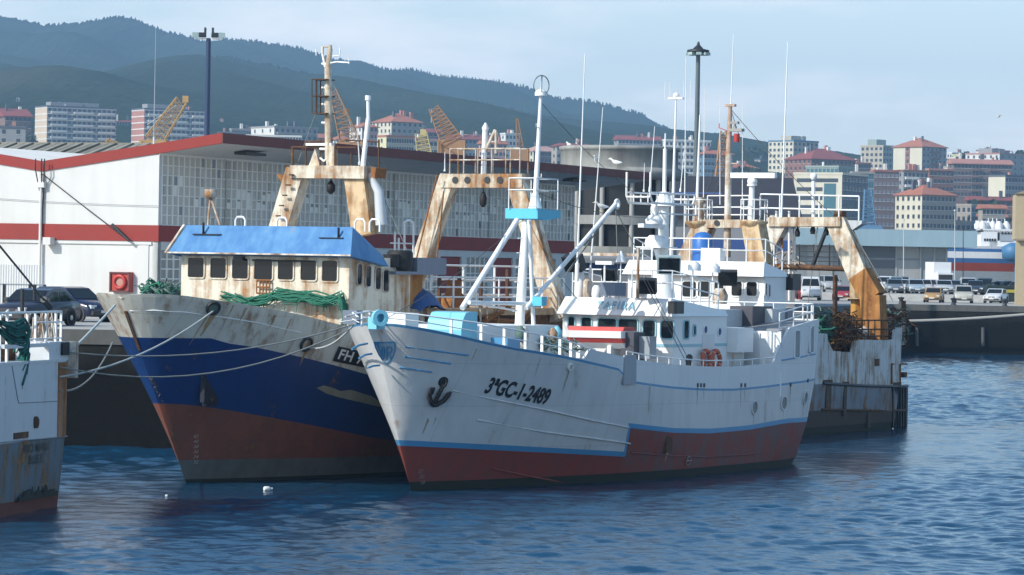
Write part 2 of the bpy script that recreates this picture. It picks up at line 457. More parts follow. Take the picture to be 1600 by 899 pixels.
gm = nt.nodes.new('ShaderNodeMath'); gm.operation = 'MULTIPLY'; gm.inputs[1].default_value = 1/HORIZON; gc = nt.nodes.new('ShaderNodeMath'); gc.operation = 'MULTIPLY'
nt.links.new(hr.outputs[0], gm.inputs[0]); nt.links.new(gm.outputs[0], gc.inputs[0]); nt.links.new(cr.outputs[0], gc.inputs[1]); nt.links.new(gc.outputs[0], ad.inputs[1]); nt.links.new(ad.outputs[0], mx.inputs[0])
bg.inputs[1].default_value = SKY_S
vs = scene.view_settings; vs.view_transform = 'Standard'; vs.look = 'None'; vs.exposure = EXPO; vs.gamma = 1; vs.use_curve_mapping = False
scene.render.engine = 'CYCLES'; cy = scene.cycles
cy.use_denoising = True; cy.max_bounces = 6; cy.diffuse_bounces = 3; cy.glossy_bounces = 4; cy.volume_bounces = 0; cy.transparent_max_bounces = 12
cy.use_adaptive_sampling = True; cy.adaptive_threshold = .012; cy.caustics_reflective = False; cy.caustics_refractive = False
try: cy.denoiser = 'OPENIMAGEDENOISE'; cy.denoising_input_passes = 'RGB_ALBEDO_NORMAL'; cy.denoising_prefilter = 'ACCURATE'
except Exception: pass
# ------------------------------------------------------------------ water
def make_water():
    rng = np.random.default_rng(5)
    rows = []; y = 55.0
    while y < 345: rows.append(y); y += .075*(y/80)**1.75
    rows = np.array(rows); t = np.linspace(-.215, .215, 380)
    Y, T = np.meshgrid(rows, t, indexing='ij'); X = T*Y
    Z = np.zeros_like(X)
    for i in range(64):
        wl = 10**rng.uniform(math.log10(.32), math.log10(2.6)); a = rng.normal(R(-75), R(34))
        am = .0092*wl**.88*rng.uniform(.5, 1.1); ph = rng.uniform(0, 2*pi); kk = 2*pi/wl
        wob = .9*np.sin(X*.05*rng.uniform(.5, 3) + Y*.04*rng.uniform(.5, 3) + rng.uniform(0, 6))
        env = .55 + .45*np.sin(X*.16*rng.uniform(.3, 1.5) + Y*.11*rng.uniform(.3, 1.5) + rng.uniform(0, 6))
        Z += am*env*np.sin(kk*(X*cos(a) + Y*sin(a)) + ph + wob)
    calm = .85 + .25*np.sin(X*.06 + Y*.045 + 1.0)*np.sin(Y*.03 - X*.02)
    # sheltered water close alongside the ships
    D = np.full_like(X, 1e9); pts = [(-14, 90), (-12.4, 99), (-10, 110), (-3, 108.5), (1.5, 113), (10.5, 127), (18, 159)]
    for (x0, y0), (x1, y1) in zip(pts[:-1], pts[1:]):
        k = np.clip(((X - x0)*(x1 - x0) + (Y - y0)*(y1 - y0))/((x1 - x0)**2 + (y1 - y0)**2), 0, 1)
        D = np.minimum(D, np.hypot(X - x0 - k*(x1 - x0), Y - y0 - k*(y1 - y0)))
    k = np.clip(D/11, 0, 1); k = k*k*(3 - 2*k)
    Z *= WAVE*calm*(.34 + .66*k)
    V = np.stack([X, Y, Z], -1).reshape(-1, 3); n, m = X.shape
    idx = np.arange(n*m).reshape(n, m)
    Q = np.stack([idx[:-1, :-1], idx[:-1, 1:], idx[1:, 1:], idx[1:, :-1]], -1).reshape(-1, 4)
    fl = np.array([(-900, -60, -.32), (900, -60, -.32), (900, 360, -.32), (-900, 360, -.32)]); k = len(V)
    V = np.concatenate([V, fl]); Q = np.concatenate([Q, [[k, k + 1, k + 2, k + 3]]])
    me = bpy.data.meshes.new('water'); me.vertices.add(len(V)); me.vertices.foreach_set('co', V.ravel().astype(np.float32))
    me.loops.add(Q.size); me.loops.foreach_set('vertex_index', Q.ravel().astype(np.int32))
    me.polygons.add(len(Q)); me.polygons.foreach_set('loop_start', np.arange(0, Q.size, 4, dtype=np.int32))
    me.polygons.foreach_set('loop_total', np.full(len(Q), 4, np.int32)); me.update(calc_edges=True); me.validate()
    me.polygons.foreach_set('use_smooth', np.ones(len(me.polygons), bool))
    k = N('harbour_water'); k.b.inputs['Base Color'].default_value = WATERCOL
    k.b.inputs['Roughness'].default_value = .10; k.b.inputs['IOR'].default_value = 1.33; k.b.inputs['Specular IOR Level'].default_value = .5
    v = k.coord((1, .9, 1)); a = k.noise(v, 5.0, 6, .65); b = k.noise(v, 1.6, 3)
    k.bump(k.math('ADD', k.math('MULTIPLY', a, .6), b), .5, .05)
    me.materials.append(k.m)
    o = bpy.data.objects.new('water', me); COL.objects.link(o); tag(o, kind='structure')
make_water()
# ------------------------------------------------------------------ quay and land
EDGE = [(-220, 131), (-12, 131), (34, 315), (420, 315)]
def quay_mats():
    k = N('quay_paving'); v = k.coord(); a = k.noise(v, .25, 6); b = k.noise(v, 2.5, 6, .7)
    c = k.mix(k.ramp(a, .35, .7), (.30, .29, .27, 1), (.42, .41, .38, 1)); c = k.mix(k.math('MULTIPLY', k.ramp(b, .45, .7), .4), c, (.19, .185, .17, 1))
    k.l(c, k.b.inputs['Base Color']); k.b.inputs['Roughness'].default_value = .9; k.bump(b, .2)
    w = N('quay_wall_weed'); v = w.coord((1, 1, 1)); g = w.n('ShaderNodeNewGeometry'); sp = w.n('ShaderNodeSeparateXYZ'); w.l(g.outputs['Position'], sp.inputs[0])
    st = w.noise(w.coord((1, 1, .12)), 1.3, 6, .6); f = w.noise(v, 3, 6, .6)
    h = w.math('ADD', sp.outputs['Z'], w.math('MULTIPLY', w.math('SUBTRACT', st, .5), 1.6))
    c = w.ramp(h, 3.1, 3.9, (.006, .007, .0065, 1), (.034, .032, .028, 1)); o = w.t.nodes.new('ShaderNodeMapRange')
    o.inputs[1].default_value = 2.5; o.inputs[2].default_value = 4.0; w.l(h, o.inputs[0])
    c = w.mix(o.outputs[0], (.003, .0035, .0035, 1), (.026, .025, .022, 1)); c = w.mix(w.math('MULTIPLY', w.ramp(f, .5, .75), .5), c, (.010, .011, .009, 1))
    w.l(c, w.b.inputs['Base Color']); w.b.inputs['Roughness'].default_value = .85; w.b.inputs['Specular IOR Level'].default_value = .15; w.bump(f, .5, .05)
    return k.m, w.m
QP, QW = quay_mats()
M['coping'] = paint('quay_coping', (.12, .118, .11), .85, 0, dirt=.6)
def make_quay():
    b = MB()
    E = [Vector((x, y, 0)) for x, y in EDGE]
    poly = [Vector((p.x, p.y, QZ)) for p in E] + [Vector((420, 470, QZ)), Vector((-220, 470, QZ))]
    b.add(poly, [tuple(range(len(poly)))], 0)
    for i in range(3):
        p, q = E[i], E[i + 1]; d = (q - p).normalized(); nr = Vector((d.y, -d.x, 0))
        b.add([(p.x, p.y, -3), (q.x, q.y, -3), (q.x, q.y, QZ - .55), (p.x, p.y, QZ - .55)], [(0, 1, 2, 3)], 1)
        # coping stones standing 60 mm proud of the wall
        a, c = p + nr*.06, q + nr*.06
        b.add([(a.x, a.y, QZ - .55), (c.x, c.y, QZ - .55), (c.x, c.y, QZ + .004), (a.x, a.y, QZ + .004)], [(0, 1, 2, 3)], 2)
        a2, c2 = p - nr*.5, q - nr*.5
        b.add([(a.x, a.y, QZ + .004), (c.x, c.y, QZ + .004), (c2.x, c2.y, QZ + .004), (a2.x, a2.y, QZ + .004)], [(0, 1, 2, 3)], 0)
        b.add([(a.x, a.y, QZ - .55), (c.x, c.y, QZ - .55), (q.x, q.y, QZ - .55), (p.x, p.y, QZ - .55)], [(3, 2, 1, 0)], 2)
    tag(b.build('quay', [QP, QW, M['coping']]), kind='structure')
make_quay()
def tz(x, y):
    """height of the land behind the quay"""
    k = min(max((y - 900)/1300, 0), 1.0)
    return QZ - .02 + 40*k*k*(3 - 2*k)*(1 + .10*sin(x*.011) + .08*sin(x*.025 + y*.005))
def grid_mesh(name, xs, ys, zf, mat):
    V = [(x*(1), y, zf(x, y)) for y in ys for x in xs]; n = len(xs)
    fs = [(j*n + i, j*n + i + 1, (j + 1)*n + i + 1, (j + 1)*n + i) for j in range(len(ys) - 1) for i in range(n - 1)]
    b = MB(); b.add(V, fs, 0, True); return b.build(name, mat)
kt = N('town_ground'); v = kt.coord(); a = kt.noise(v, .012, 8, .6); c_ = kt.noise(v, .09, 5)
c = kt.mix(kt.ramp(a, .42, .58), (.045, .065, .03, 1), (.16, .14, .11, 1)); c = kt.mix(kt.math('MULTIPLY', kt.ramp(c_, .5, .6), .6), c, (.03, .045, .022, 1))
kt.l(c, kt.b.inputs['Base Color']); kt.b.inputs['Roughness'].default_value = .95
tag(grid_mesh('terrain', [-1100 + 25*i for i in range(89)], [469.9] + [500 + 36*i for i in range(60)], tz, kt.m), kind='structure')
# ------------------------------------------------------------------ hills
RIDGE = [(-700, 60), (-300, 90), (-120, 20), (0, 29), (35, 36), (75, 43), (105, 38), (130, 38), (160, 31), (190, 29), (215, 34), (240, 46), (262, 54), (290, 59), (320, 69), (350, 65), (380, 65), (420, 70), (470, 78), (510, 92), (540, 100), (570, 102), (605, 112), (640, 110), (680, 120), (720, 124), (790, 131), (830, 141), (870, 156), (920, 160), (960, 170), (1000, 180), (1025, 196), (1060, 212), (1100, 214), (1140, 224), (1190, 234), (1240, 246), (1400, 262), (1600, 285), (1900, 300), (2400, 310)]
def hill(name, Y, depth, ridge, mat, amp, step, seed, zb=20, front=.55):
    rnd = np.random.default_rng(seed)
    xs = np.arange(ridge[0][0], ridge[-1][0], step); n = len(xs)
    top = np.array([at(x, pl(ridge, x), Y).z for x in xs]); X = np.array([at(x, 200, Y).x for x in xs])
    rows = 60; V = []
    ph = rnd.uniform(0, 6, 30); fr = rnd.uniform(.004, .05, 30); fy = rnd.uniform(.002, .02, 30)
    for j in range(rows):
        k = j/(rows - 1); y = Y - depth*k
        z = zb + (top - zb)*(1 - k)**front*(1 if k < 1 else 0)
        w = sum(np.sin(X*fr[i] + y*fy[i] + ph[i]) for i in range(30))/5.0
        z = z + w*min(k*6, 1)*(1 - k)*9
        z = z + rnd.uniform(0, 1, n)**2.2*amp*(1 if j < 2 else .10)
        V += [(X[i]*y/Y*1.0 if False else X[i], y, z[i]) for i in range(n)]
    back = [(X[i], Y + depth*.8, zb) for i in range(n)]
    V = back + V; rows += 1
    fs = [(j*n + i, j*n + i + 1, (j + 1)*n + i + 1, (j + 1)*n + i) for j in range(rows - 1) for i in range(n - 1)]
    b = MB(); b.add(V, [f[::-1] for f in fs], 0, True); return tag(b.build(name, mat), kind='structure')
def forest(name, a_, b_, c__, s=1.0):
    k = N(name); v = k.coord(); a = k.noise(v, .0035*s, 8, .6); f = k.noise(v, .11*s, 6, .8); p = k.noise(k.coord((1, .4, 1)), .0022*s, 5, .5)
    c = k.mix(k.ramp(a, .4, .62), a_, b_); c = k.mix(k.ramp(f, .42, .62), c, (a_[0]*.40, a_[1]*.45, a_[2]*.45, 1)); c = k.mix(k.math('MULTIPLY', k.ramp(p, .66, .74), .45), c, c__)
    k.l(c, k.b.inputs['Base Color']); k.b.inputs['Roughness'].default_value = 1; k.b.inputs['Specular IOR Level'].default_value = 0
    return k.m
hill('hills', 4300, 1500, RIDGE, forest('far_forest', (.022, .038, .02, 1), (.035, .055, .028, 1), (.05, .06, .04, 1)), 5.5, 1.3, 3)
R2 = [(-600, 150), (-200, 120), (0, 118), (60, 108), (110, 122), (150, 128), (200, 118), (250, 105), (300, 92), (350, 90), (420, 104), (480, 118), (560, 136), (620, 150), (700, 158), (760, 166), (840, 184), (900, 196), (980, 208), (1060, 222), (1150, 236), (1300, 270), (1700, 310), (2300, 330)]
hill('hills', 3100, 1500, R2, forest('near_forest', (.022, .040, .024, 1), (.045, .064, .036, 1), (.075, .070, .05, 1), 1.4), 4, 2.0, 8, zb=26)
tag(grid_mesh('terrain', [-2600 + 100*i for i in range(53)], [2500 + 240*i for i in range(18)], lambda x, y: 38.0, kt.m), kind='structure')
# ------------------------------------------------------------------ haze
if HAZE > 0:
    b = MB(); b.bb((-2800, -90, -4.2), (2800, 6900, 420)); hz = b.build('haze', [])
    m = bpy.data.materials.new('haze_air'); m.use_nodes = True; t = m.node_tree; t.nodes.clear()
    o = t.nodes.new('ShaderNodeOutputMaterial'); pv = t.nodes.new('ShaderNodeVolumePrincipled')
    pv.inputs['Color'].default_value = HAZECOL; pv.inputs['Density'].default_value = HAZE; pv.inputs['Anisotropy'].default_value = .1
    t.links.new(pv.outputs[0], o.inputs['Volume']); hz.data.materials.append(m); tag(hz, kind='stuff')
# ------------------------------------------------------------------ the ships
AX = Vector((.4856, .8742, 0)); ANG = math.atan2(.8742, .4856)
V3 = Vector
def arc(c, r, a0, a1, n, ax, ay):
    return [V3(c) + V3(ax)*(r*cos(R(a0 + (a1 - a0)*i/n))) + V3(ay)*(r*sin(R(a0 + (a1 - a0)*i/n))) for i in range(n + 1)]
def wheelhouse(par, x0, x1, w, z0, zv, zt, over, mats, name='wheelhouse', side_over=None, taper=.25, vis_name='visor', xr=None, zta=None):
    """walls from z0 to zv, then a flared visor up to zt (front edge leans in towards the top)"""
    so = over if side_over is None else side_over; xr = x1 if xr is None else xr; zta = zt - .02 if zta is None else zta
    b = MB(); b.bb((x0, -w, z0), (x1, w, zv)); h = b.build(name, mats[0], par)
    v = MB(); lo = [(x0 - over, -w - so, zv - .02), (xr, -w - so*.6, zv - .02), (xr, w + so*.6, zv - .02), (x0 - over, w + so, zv - .02)]
    t = taper; hi = [(x0 + t*.3, -w + t*.2, zt), (xr, -w + t*.2, zta), (xr, w - t*.2, zta), (x0 + t*.3, w - t*.2, zt)]
    v.add([V3(p) for p in lo + hi], [(0, 1, 2, 3)[::-1], (4, 5, 6, 7), (0, 4, 7, 3)[::-1], (0, 1, 5, 4), (1, 2, 6, 5), (2, 3, 7, 6)][0:6])
    v.build(vis_name, mats[1], h)
    return h
def pixwins(par, fr, plane, val, boxes, rt, up, fm, gm, r=.08, fw=.05, name='window', proud=.035):
    out = []
    for x0, y0, x1, y1 in boxes:
        f = fr.px if plane == 'x' else fr.py
        a, b = f(x0, (y0 + y1)/2, val), f(x1, (y0 + y1)/2, val); t, d = f((x0 + x1)/2, y0, val), f((x0 + x1)/2, y1, val)
        c = (a + b)/2; c.z = (t.z + d.z)/2; w = (a - b).xy.length; h = abs(t.z - d.z)
        out.append(window(par, c, rt, up, w, h, fm, gm, min(r, w*.4), fw, proud, name))
    return out
def floodlamp(par, p, d, s=.35, housing='dark'):
    b = MB(); q = V3(d).to_track_quat('X', 'Z').to_matrix()
    b.box((0, 0, 0), (s*.6, s*1.3, s), 0); b.v = [tuple(q @ V3(v) + V3(p)) for v in b.v]
    o = b.build('floodlight', M[housing], par)
    g = MB(); g.box((s*.31, 0, 0), (.02, s*1.15, s*.85), 0); g.v = [tuple(q @ V3(v) + V3(p)) for v in g.v]; g.build('lens', M['glass'], o)
    return o
def whip(par, fr, pb, ptp, y0, r=.03, name='whip_antenna', mat='white_clean', r1=None):
    a, b = fr.py(pb[0], pb[1], y0), fr.py(ptp[0], ptp[1], y0)
    m = MB(); m.tube([a, a.lerp(b, .5), b], r, 5, r1=r*.45 if r1 is None else r1); m.tube([a, a.lerp(b, .08)], r*1.8, 6); return m.build(name, M[mat], par)
# ================================================================== the white ship in front
TF = Frame((-2.98, 108.5, 0), ANG)
TH = Hull(TF, 5.2, 2.4, [(-1.2, 24.0), (0, 25.3), (1.5, 25.7), (3, 25.9), (5.3, 25.5)], [(-1.2, 2.7), (0, 3.05), (1.5, 3.25), (5.2, 3.35)],
          (.27, 2.0, 2.0), (.60, 1.7, 1.1), (.14, 2.5, 2.4, 0), (.25, 2.2, 2.0, 0), rake=.9)
tafira = empty('fishing_ship', TF.o, TF.a)
tag(tafira, 'white trawler with light blue trim and a red bottom, moored nearest the camera', 'fishing ship')
def rust_runs(H, par, items, mat):
    """tapered rust stains running down from fittings: pixel, width, length"""
    for x, y, w, L in items:
        p = H.hit(x, y); m = MB(); n = 7; V = []
        for i in range(n):
            k = i/(n - 1); z = p.z - L*k; hw = w*.5*(1 - k*.85)*(1 + .15*sin(i*2.3 + x))
            for s in (-1, 1):
                q = H.pt(p.x + s*hw + .008*sin(i*1.7 + y), z); V.append(q + H.nrm(q.x, z)*.006)
        m.add(V, [(2*i, 2*i + 1, 2*i + 3, 2*i + 2) for i in range(n - 1)]); m.build('rust_stain', M[mat], par)
def build_tafira():
    H, P = TH, tafira
    r2 = H.curve([(632, 697), (720, 701), (800, 705), (900, 710), (975, 714)]); r3 = H.curve([(630, 688), (720, 692.5), (800, 696.5), (900, 702), (975, 706)])
    r4 = H.curve([(984, 669), (1050, 676.5), (1110, 677.5), (1170, 672), (1230, 661), (1262, 652)]); r5 = H.curve([(984, 661.5), (1050, 669), (1110, 670), (1170, 665), (1230, 654), (1264, 645)])
    ra = [(545, 513), (575, 507), (610, 506), (660, 513), (700, 521), (760, 534.5), (800, 543), (880, 556), (969, 577)]
    rb = [(974, 592), (1000, 597.5), (1050, 604), (1100, 607.5), (1150, 607.5), (1200, 602.5), (1240, 597), (1270, 592)]
    cf = H.curve(ra); ca = H.curve(rb)
    xs = H.hit(976, 700).x; xk = H.hit(971, 583).x; xb = H.hit(914, 552).x; xp = H.hit(1221, 540).x
    # before the step the curves of the after body run on level, and the other way round
    r4 = [(xs - 6, r4[0][1])] + r4; r5 = [(xs - 6, r5[0][1])] + r5
    top = [(x, z) for x, z in cf if x < xk - .3] + [(xk - .01, cf[-1][1]), (xk + .01, ca[0][1])] + ca[1:]
    lo = [(x, z - .075) for x, z in top]
    bw = H.curve([(980, 559), (1000, 563), (1050, 569.5), (1100, 573), (1150, 573), (1218, 567)])
    blk = H.curve([(1223, 516), (1245, 509), (1262, 504), (1274, 500)])
    zx = H.hit(918, 546); sh = [(x, z + .012) for x, z in top if x < xb - .05] + [(xb, pl(top, xb) + .012), (xb + .25, zx.z)] + bw + [(xp, bw[-1][1]), (xp + .02, blk[0][1])] + blk[1:]
    us = H.us_with(46, [xs, xs + .13, xk - .012, xk + .012], 1.2) + [H.u_of(x, 4.2) for x in (xb, xb + .25)] + [H.u_of(x, 4.5) for x in (xp, xp + .025)]
    us = sorted(set(us)); u1, u2 = H.u_of(xs, 1.2), H.u_of(xs + .13, 1.2)
    rows = [-1.2, .28, r2, r3, r4, r5, lo, top, sh]
    def mf(i, j):
        um = (us[i] + us[i + 1])/2; aft = um > u1; step = u1 < um < u2
        if j == 0: return 0
        if j == 1: return 2 if aft else 1
        if j == 2: return (3 if step else 2) if aft else 3
        if j == 3: return (3 if step else 2) if aft else 4
        if j == 4: return 3 if aft else 4
        if j == 5: return 4
        return 3 if j == 6 else 5
    def deck(x): return .06 if (x < xb or x > xp) else 1.05
    hull = hull_mesh(H, us, rows, mf, [M['weed'], M['antifoul'], M['antifoul_worn'], M['trim_blue'], M['tafira_white'], M['tafira_bulwark'], M['gun']], P, deck)
    # bulkheads closing the raised deck and the after house
    ya = H.y(xp, 4.5)
    b = MB(); z0, z1 = bw[-1][1] - 1.2, blk[0][1] - .05
    b.bb((xp, -ya + .03, z0), (xp + .1, ya - .03, z1)); b.build('bulkhead', M['white_clean'], P)
    # rub rails and lines along the port side
    def strip(pix, r, mat, name, par=hull, off=.02):
        m = MB(); pts = [H.hit(a, c, off) for a, c in pix]; m.tube(pts, r, 6); return m.build(name, M[mat], par)
    for pix in ([(745, 656), (850, 675), (920, 684), (985, 668)][:3] + [(984, 693)], [(706, 610), (780, 626), (860, 642), (920, 656), (982, 668)]): strip(pix, .028, 'tafira_white', 'rub_rail')
    strip([(768, 732), (830, 745), (900, 757)], .03, 'antifoul', 'rub_rail')
    strip([(985, 707), (1030, 711), (1100, 714), (1170, 710), (1230, 698)], .022, 'antifoul_worn', 'rub_rail')
    strip([(1221, 563), (1250, 558), (1273, 553)], .03, 'trim_blue', 'trim_line')
    for a, c in (((633, 541.5), (731, 555)), ((632, 557), (704, 568)), ((624, 574), (674, 581))): strip([a, ((a[0] + c[0])/2, (a[1] + c[1])/2), c], .03, 'trim_blue', 'bow_stripe')
    for a, m_, c in (((549, 546), (560, 539.5), (573, 537)), ((560, 560), (570, 554.5), (580, 553)), ((573.5, 575), (582, 572), (592, 571))): strip([a, m_, c], .034, 'trim_blue', 'bow_stripe')
    # shield with the two initials
    sp = [(583, 534), (600, 534), (618, 533.5), (619, 545), (616, 556), (611, 564), (605, 570), (597, 563), (590, 554), (585, 543)]
    def flat(pix, mat, name, off, par):
        m = MB(); pts = [H.hit(a, c, off) for a, c in pix]; c = sum(pts, V3())/len(pts)
        c = V3((c.x, -H.y(c.x, c.z) - off, c.z)); n = len(pts)
        m.add(pts + [c], [(i, (i + 1) % n, n) for i in range(n)]); return m.build(name, M[mat], par)
    sh_ = flat(sp, 'trim_blue', 'shield', .012, P)
    cx, cy_ = 602, 549
    flat([(cx + (a - cx)*.86, cy_ + (c - cy_)*.86) for a, c in sp], 'shield_grey', 'shield_field', .02, sh_)
    for pix in ([(589, 540), (595, 540.5), (599.5, 541), (600, 556), (598, 560), (595, 558)], [(605, 541), (604, 560)], [(605, 541.5), (611, 541.5), (612.5, 546), (610, 550), (605, 550.5)], [(607, 550.5), (611, 559)]):
        m = MB(); m.tube([H.hit(a, c, .03) for a, c in pix], .022, 5); m.build('initial', M['trim_blue'], sh_)
    # registration
    vs, fs = text_mesh('3ªGC-1-2489', .64, .15, .022, 1.0)
    a, c = H.hit(757, 603), H.hit(858, 624); L = (c.x - a.x); w = max(v.x for v in vs) - min(v.x for v in vs); k = L/w*.97
    vs = [V3((v.x*k, v.y*1.05, 0)) for v in vs]
    decal(H, vs, fs, (a.x + c.x)/2, (a.z + c.z)/2 + .02, (c.z - a.z)/(c.x - a.x)*.95, 0, M['letter_black'], P, 'registration')
    for i, (x, y, t) in enumerate(((657, 737, '22'), (658.5, 745, '20'), (660, 754, '18'))):
        vs, fs = text_mesh(t, .17); decal(H, vs, fs, H.hit(x, y).x, H.hit(x, y).z, 0, 0, M['letter_dim'], P, 'draft_mark')
    p = H.hit(1075, 720); m = MB(); m.torus(p + H.nrm(p.x, p.z)*.02, H.nrm(p.x, p.z), .15, .018); m.beam(p + V3((-.22, -.03, 0)), p + V3((.22, -.03, 0)), .035); m.build('load_mark', M['letter_dim'], P)
    rust_runs(H, P, ((1090, 604, .05, .7), (1100, 604, .05, .5), (1158, 604, .05, .8), (1164, 604, .05, .5), (1235, 603, .06, .7), (680, 633, .16, .9), (690, 634, .08, .6), (890, 577, .07, .8), (1178, 643, .07, .5), (1224, 636, .06, .5), (1016, 600, .05, .9), (745, 545, .04, .7), (845, 560, .04, .6), (1130, 609, .05, .5), (1044, 702, .2, .4)), 'run_pale')
    # anchor in its pocket
    p = H.hit(683, 615); n = H.nrm(p.x, p.z); t = V3((1, 0, 0)); t = (t - n*t.dot(n)).normalized(); u = n.cross(t); u = u if u.z > 0 else -u
    A = lambda a, c, e=.1: p + t*a*.78 + u*c*.9 + n*e
    m = MB(); m.beam(A(.0, -.30), A(.02, .42), .11, .09); m.torus(A(.02, .46), t, .10, .035)
    m.tube([A(-.42, .12), A(-.34, -.16), A(-.12, -.36), A(0, -.40), A(.12, -.36), A(.36, -.14), A(.44, .14)], .075, 6)
    m.beam(A(-.42, .20, .13), A(-.36, -.04, .10), .17, .06); m.beam(A(.44, .22, .13), A(.37, -.02, .10), .17, .06)
    m.build('anchor', M['anchor_dark'], P)
    m = MB(); m.disc(p + u*.42 - n*.02, n, .17, .05); m.build('hawse_pipe', M['dark'], P)
    # scuppers, portholes, vents
    for x, y, rx in ((1178, 637, .26), (1224, 630, .27), (1257.5, 622, .27)):
        p = H.hit(x, y); n = H.nrm(p.x, p.z); m = MB(); m.disc(p, n, rx, .05, ri=rx*.8); f = m.build('porthole', M['tafira_white'], P)
        m = MB(); m.disc(p, n, rx*.82, .02); m.build('pane', M['porthole_grey'], f)
    for x, y in ((1090, 602), (1095, 602), (1100, 602), (1158, 602), (1164, 602), (1235, 601), (1262, 595)):
        p = H.hit(x, y); m = MB(); m.box(p, (.10, .05, .13)); m.build('scupper', M['dark'], P)
    p = H.hit(1044, 694); n = H.nrm(p.x, p.z); m = MB(); m.box(p, (.42, .10, .55)); m.build('sea_chest', M['rust_dark'], P)
    p = H.hit(890, 573); m = MB(); m.disc(p, H.nrm(p.x, p.z), .13, .08, ri=.07); m.build('fairlead', M['letter_white'], P)
    for x, y, w_, h_ in ((1245, 538, .42, .95), (1268, 530, .42, .95)):
        p = H.hit(x, y); n = H.nrm(p.x, p.z); t = V3((-n.y, n.x, 0)).normalized(); t = t if t.x > 0 else -t
        window(P, p + n*.01, t, V3((0, 0, 1)), w_, h_, M['white_clean'], M['hatch_grey'], .06, .03, name='shutter')
    # gangway notch in the bulwark
    p0, p1 = H.hit(977, 575), H.hit(990, 590); m = MB(); m.box(((p0.x + p1.x)/2, p0.y - .0, (p0.z + p1.z)/2 + .1), (.85, .06, .95)); m.build('gangway_gate', M['gate_grey'], P)
    # rails
    def edge(pix, inset=.12): 
        o = []
        for a, c in pix: q = H.hit(a, c); q.y += inset; o.append(q)
        return o
    base = edge([(547, 512), (556, 508.5), (575, 507), (610, 506), (660, 513), (700, 521), (760, 534.5), (800, 543), (880, 556), (912, 562)]); base[0].y = min(base[0].y, -.35)
    tops = edge([(545, 496), (556, 489), (575, 487), (610, 488), (660, 492), (700, 497.5), (760, 506), (800, 514), (880, 529), (935, 547)]); tops[0].y = base[0].y
    m = MB(); st = [V3((p.x, -p.y, p.z)) for p in tops[::-1]]
    m.tube(st[:-1] + [V3((tops[0].x - .2, .0, tops[0].z + .02))] + tops, .026, 6)
    mid = [a.lerp(b_, .5) for a, b_ in zip(base, tops)]; m.tube(mid, .018, 5); m.tube([V3((p.x, -p.y, p.z)) for p in mid], .018, 5); rl = m.build('bow_rail', M['white_clean'], P)
    for px_, py_, ty in ((560, 508, 489), (600, 506, 487.5), (646, 511, 490.5), (710, 523, 499), (757, 534, 506), (793, 541, 513), (826, 548, 519), (852, 552, 524), (880, 556, 529.5), (897, 559, 535)):
        a, = edge([(px_, py_)]); c, = edge([(px_, ty)])
        for sd in ((1, -1) if px_ > 700 else (-1,)):
            m = MB(); m.beam(V3((a.x, a.y*sd, a.z - .05)), V3((a.x, a.y*sd, c.z)), .09 if px_ > 630 else .05, .05, up=(1, 0, 0)); m.build('stanchion', M['white_clean'], rl)
    wr = edge([(983, 560), (1010, 565), (1060, 571), (1110, 574), (1165, 573), (1215, 568)], .1)
    m = MB()
    for sd in (1, -1):
        m.tube([V3((p.x, p.y*sd, p.z + .22)) for p in wr], .022, 5)
        for i in range(15):
            k = i/14*(len(wr) - 1.001); q = wr[int(k)].lerp(wr[int(k) + 1], k - int(k)); m.tube([(q.x, q.y*sd, q.z), (q.x, q.y*sd, q.z + .22)], .02, 5)
    m.build('waist_rail', M['white_clean'], P)
    # ---- wheelhouse
    fx, w = 13.6, 2.12
    zv = TF.px(1060, 494, fx).z; zt = TF.px(1000, 466, fx).z; xe = TF.py(1135, 530, -w).x
    wh = wheelhouse(P, fx, xe, w, 2.4, zv, zt, .30, [M['white_clean'], M['white_clean']], side_over=.10, zta=zv + .16)
    rt, up = V3((0, -1, 0)), V3((0, 0, 1))
    # seen from forward: right is to port
    pixwins(wh, TF, 'x', fx - .005, [(888.5, 495.5, 898, 514), (909, 496.5, 924, 516)], rt, up, M['trim_pale'], M['glass_teal'])
    pixwins(wh, TF, 'x', fx - .005, [(935, 498, 963, 519), (967, 499, 996, 521)], rt, up, M['trim_pale'], M['glass_teal'])
    pixwins(wh, TF, 'x', fx - .005, [(1005.5, 501, 1024, 527.5), (1033.5, 501.5, 1052.5, 529)], rt, up, M['trim_pale'], M['glass_teal'], r=.1)
    fwd = V3((1, 0, 0))
    pixwins(wh, TF, 'y', -w - .005, [(1068, 502, 1075.5, 529), (1083, 509, 1086.5, 524)], fwd, up, M['trim_pale'], M['glass_teal'])
    for x, y in ((1101.5, 515.5), (1123.5, 518.5)):
        p = TF.py(x, y, -w); m = MB(); m.disc(p, (0, -1, 0), .17, .04, ri=.13); f = m.build('porthole', M['white_clean'], wh); m = MB(); m.disc(p, (0, -1, 0), .14, .02); m.build('pane', M['tarp_blue'], f)
    a, c = TF.px(1020, 538.5, fx), TF.px(1062, 542, fx); m = MB(); z = (a.z + c.z)/2
    m.bb((fx - .02, -w - .02, z - .05), (fx, w, z + .05)); m.bb((fx, -w - .02, z - .05), (xe, -w, z + .05)); m.build('blue_band', M['trim_pale'], wh)
    d0, d1 = TF.py(1097, 535, -w), TF.py(1115, 535, -w); m = MB(); m.bb((d0.x, -w - .03, 3.0), (d1.x, -w, 4.75)); dr = m.build('door', M['tafira_bulwark'], wh); m = MB(); m.tube([(d1.x - .1, -w - .05, 3.9), (d1.x - .1, -w - .05, 4.1)], .02, 5); m.build('handle', M['grey'], dr)
    vs, fs = text_mesh('TAFIRA', .36, 0, .012, 1.3); c = TF.px(963, 478, fx - .12); k = (zt - zv)
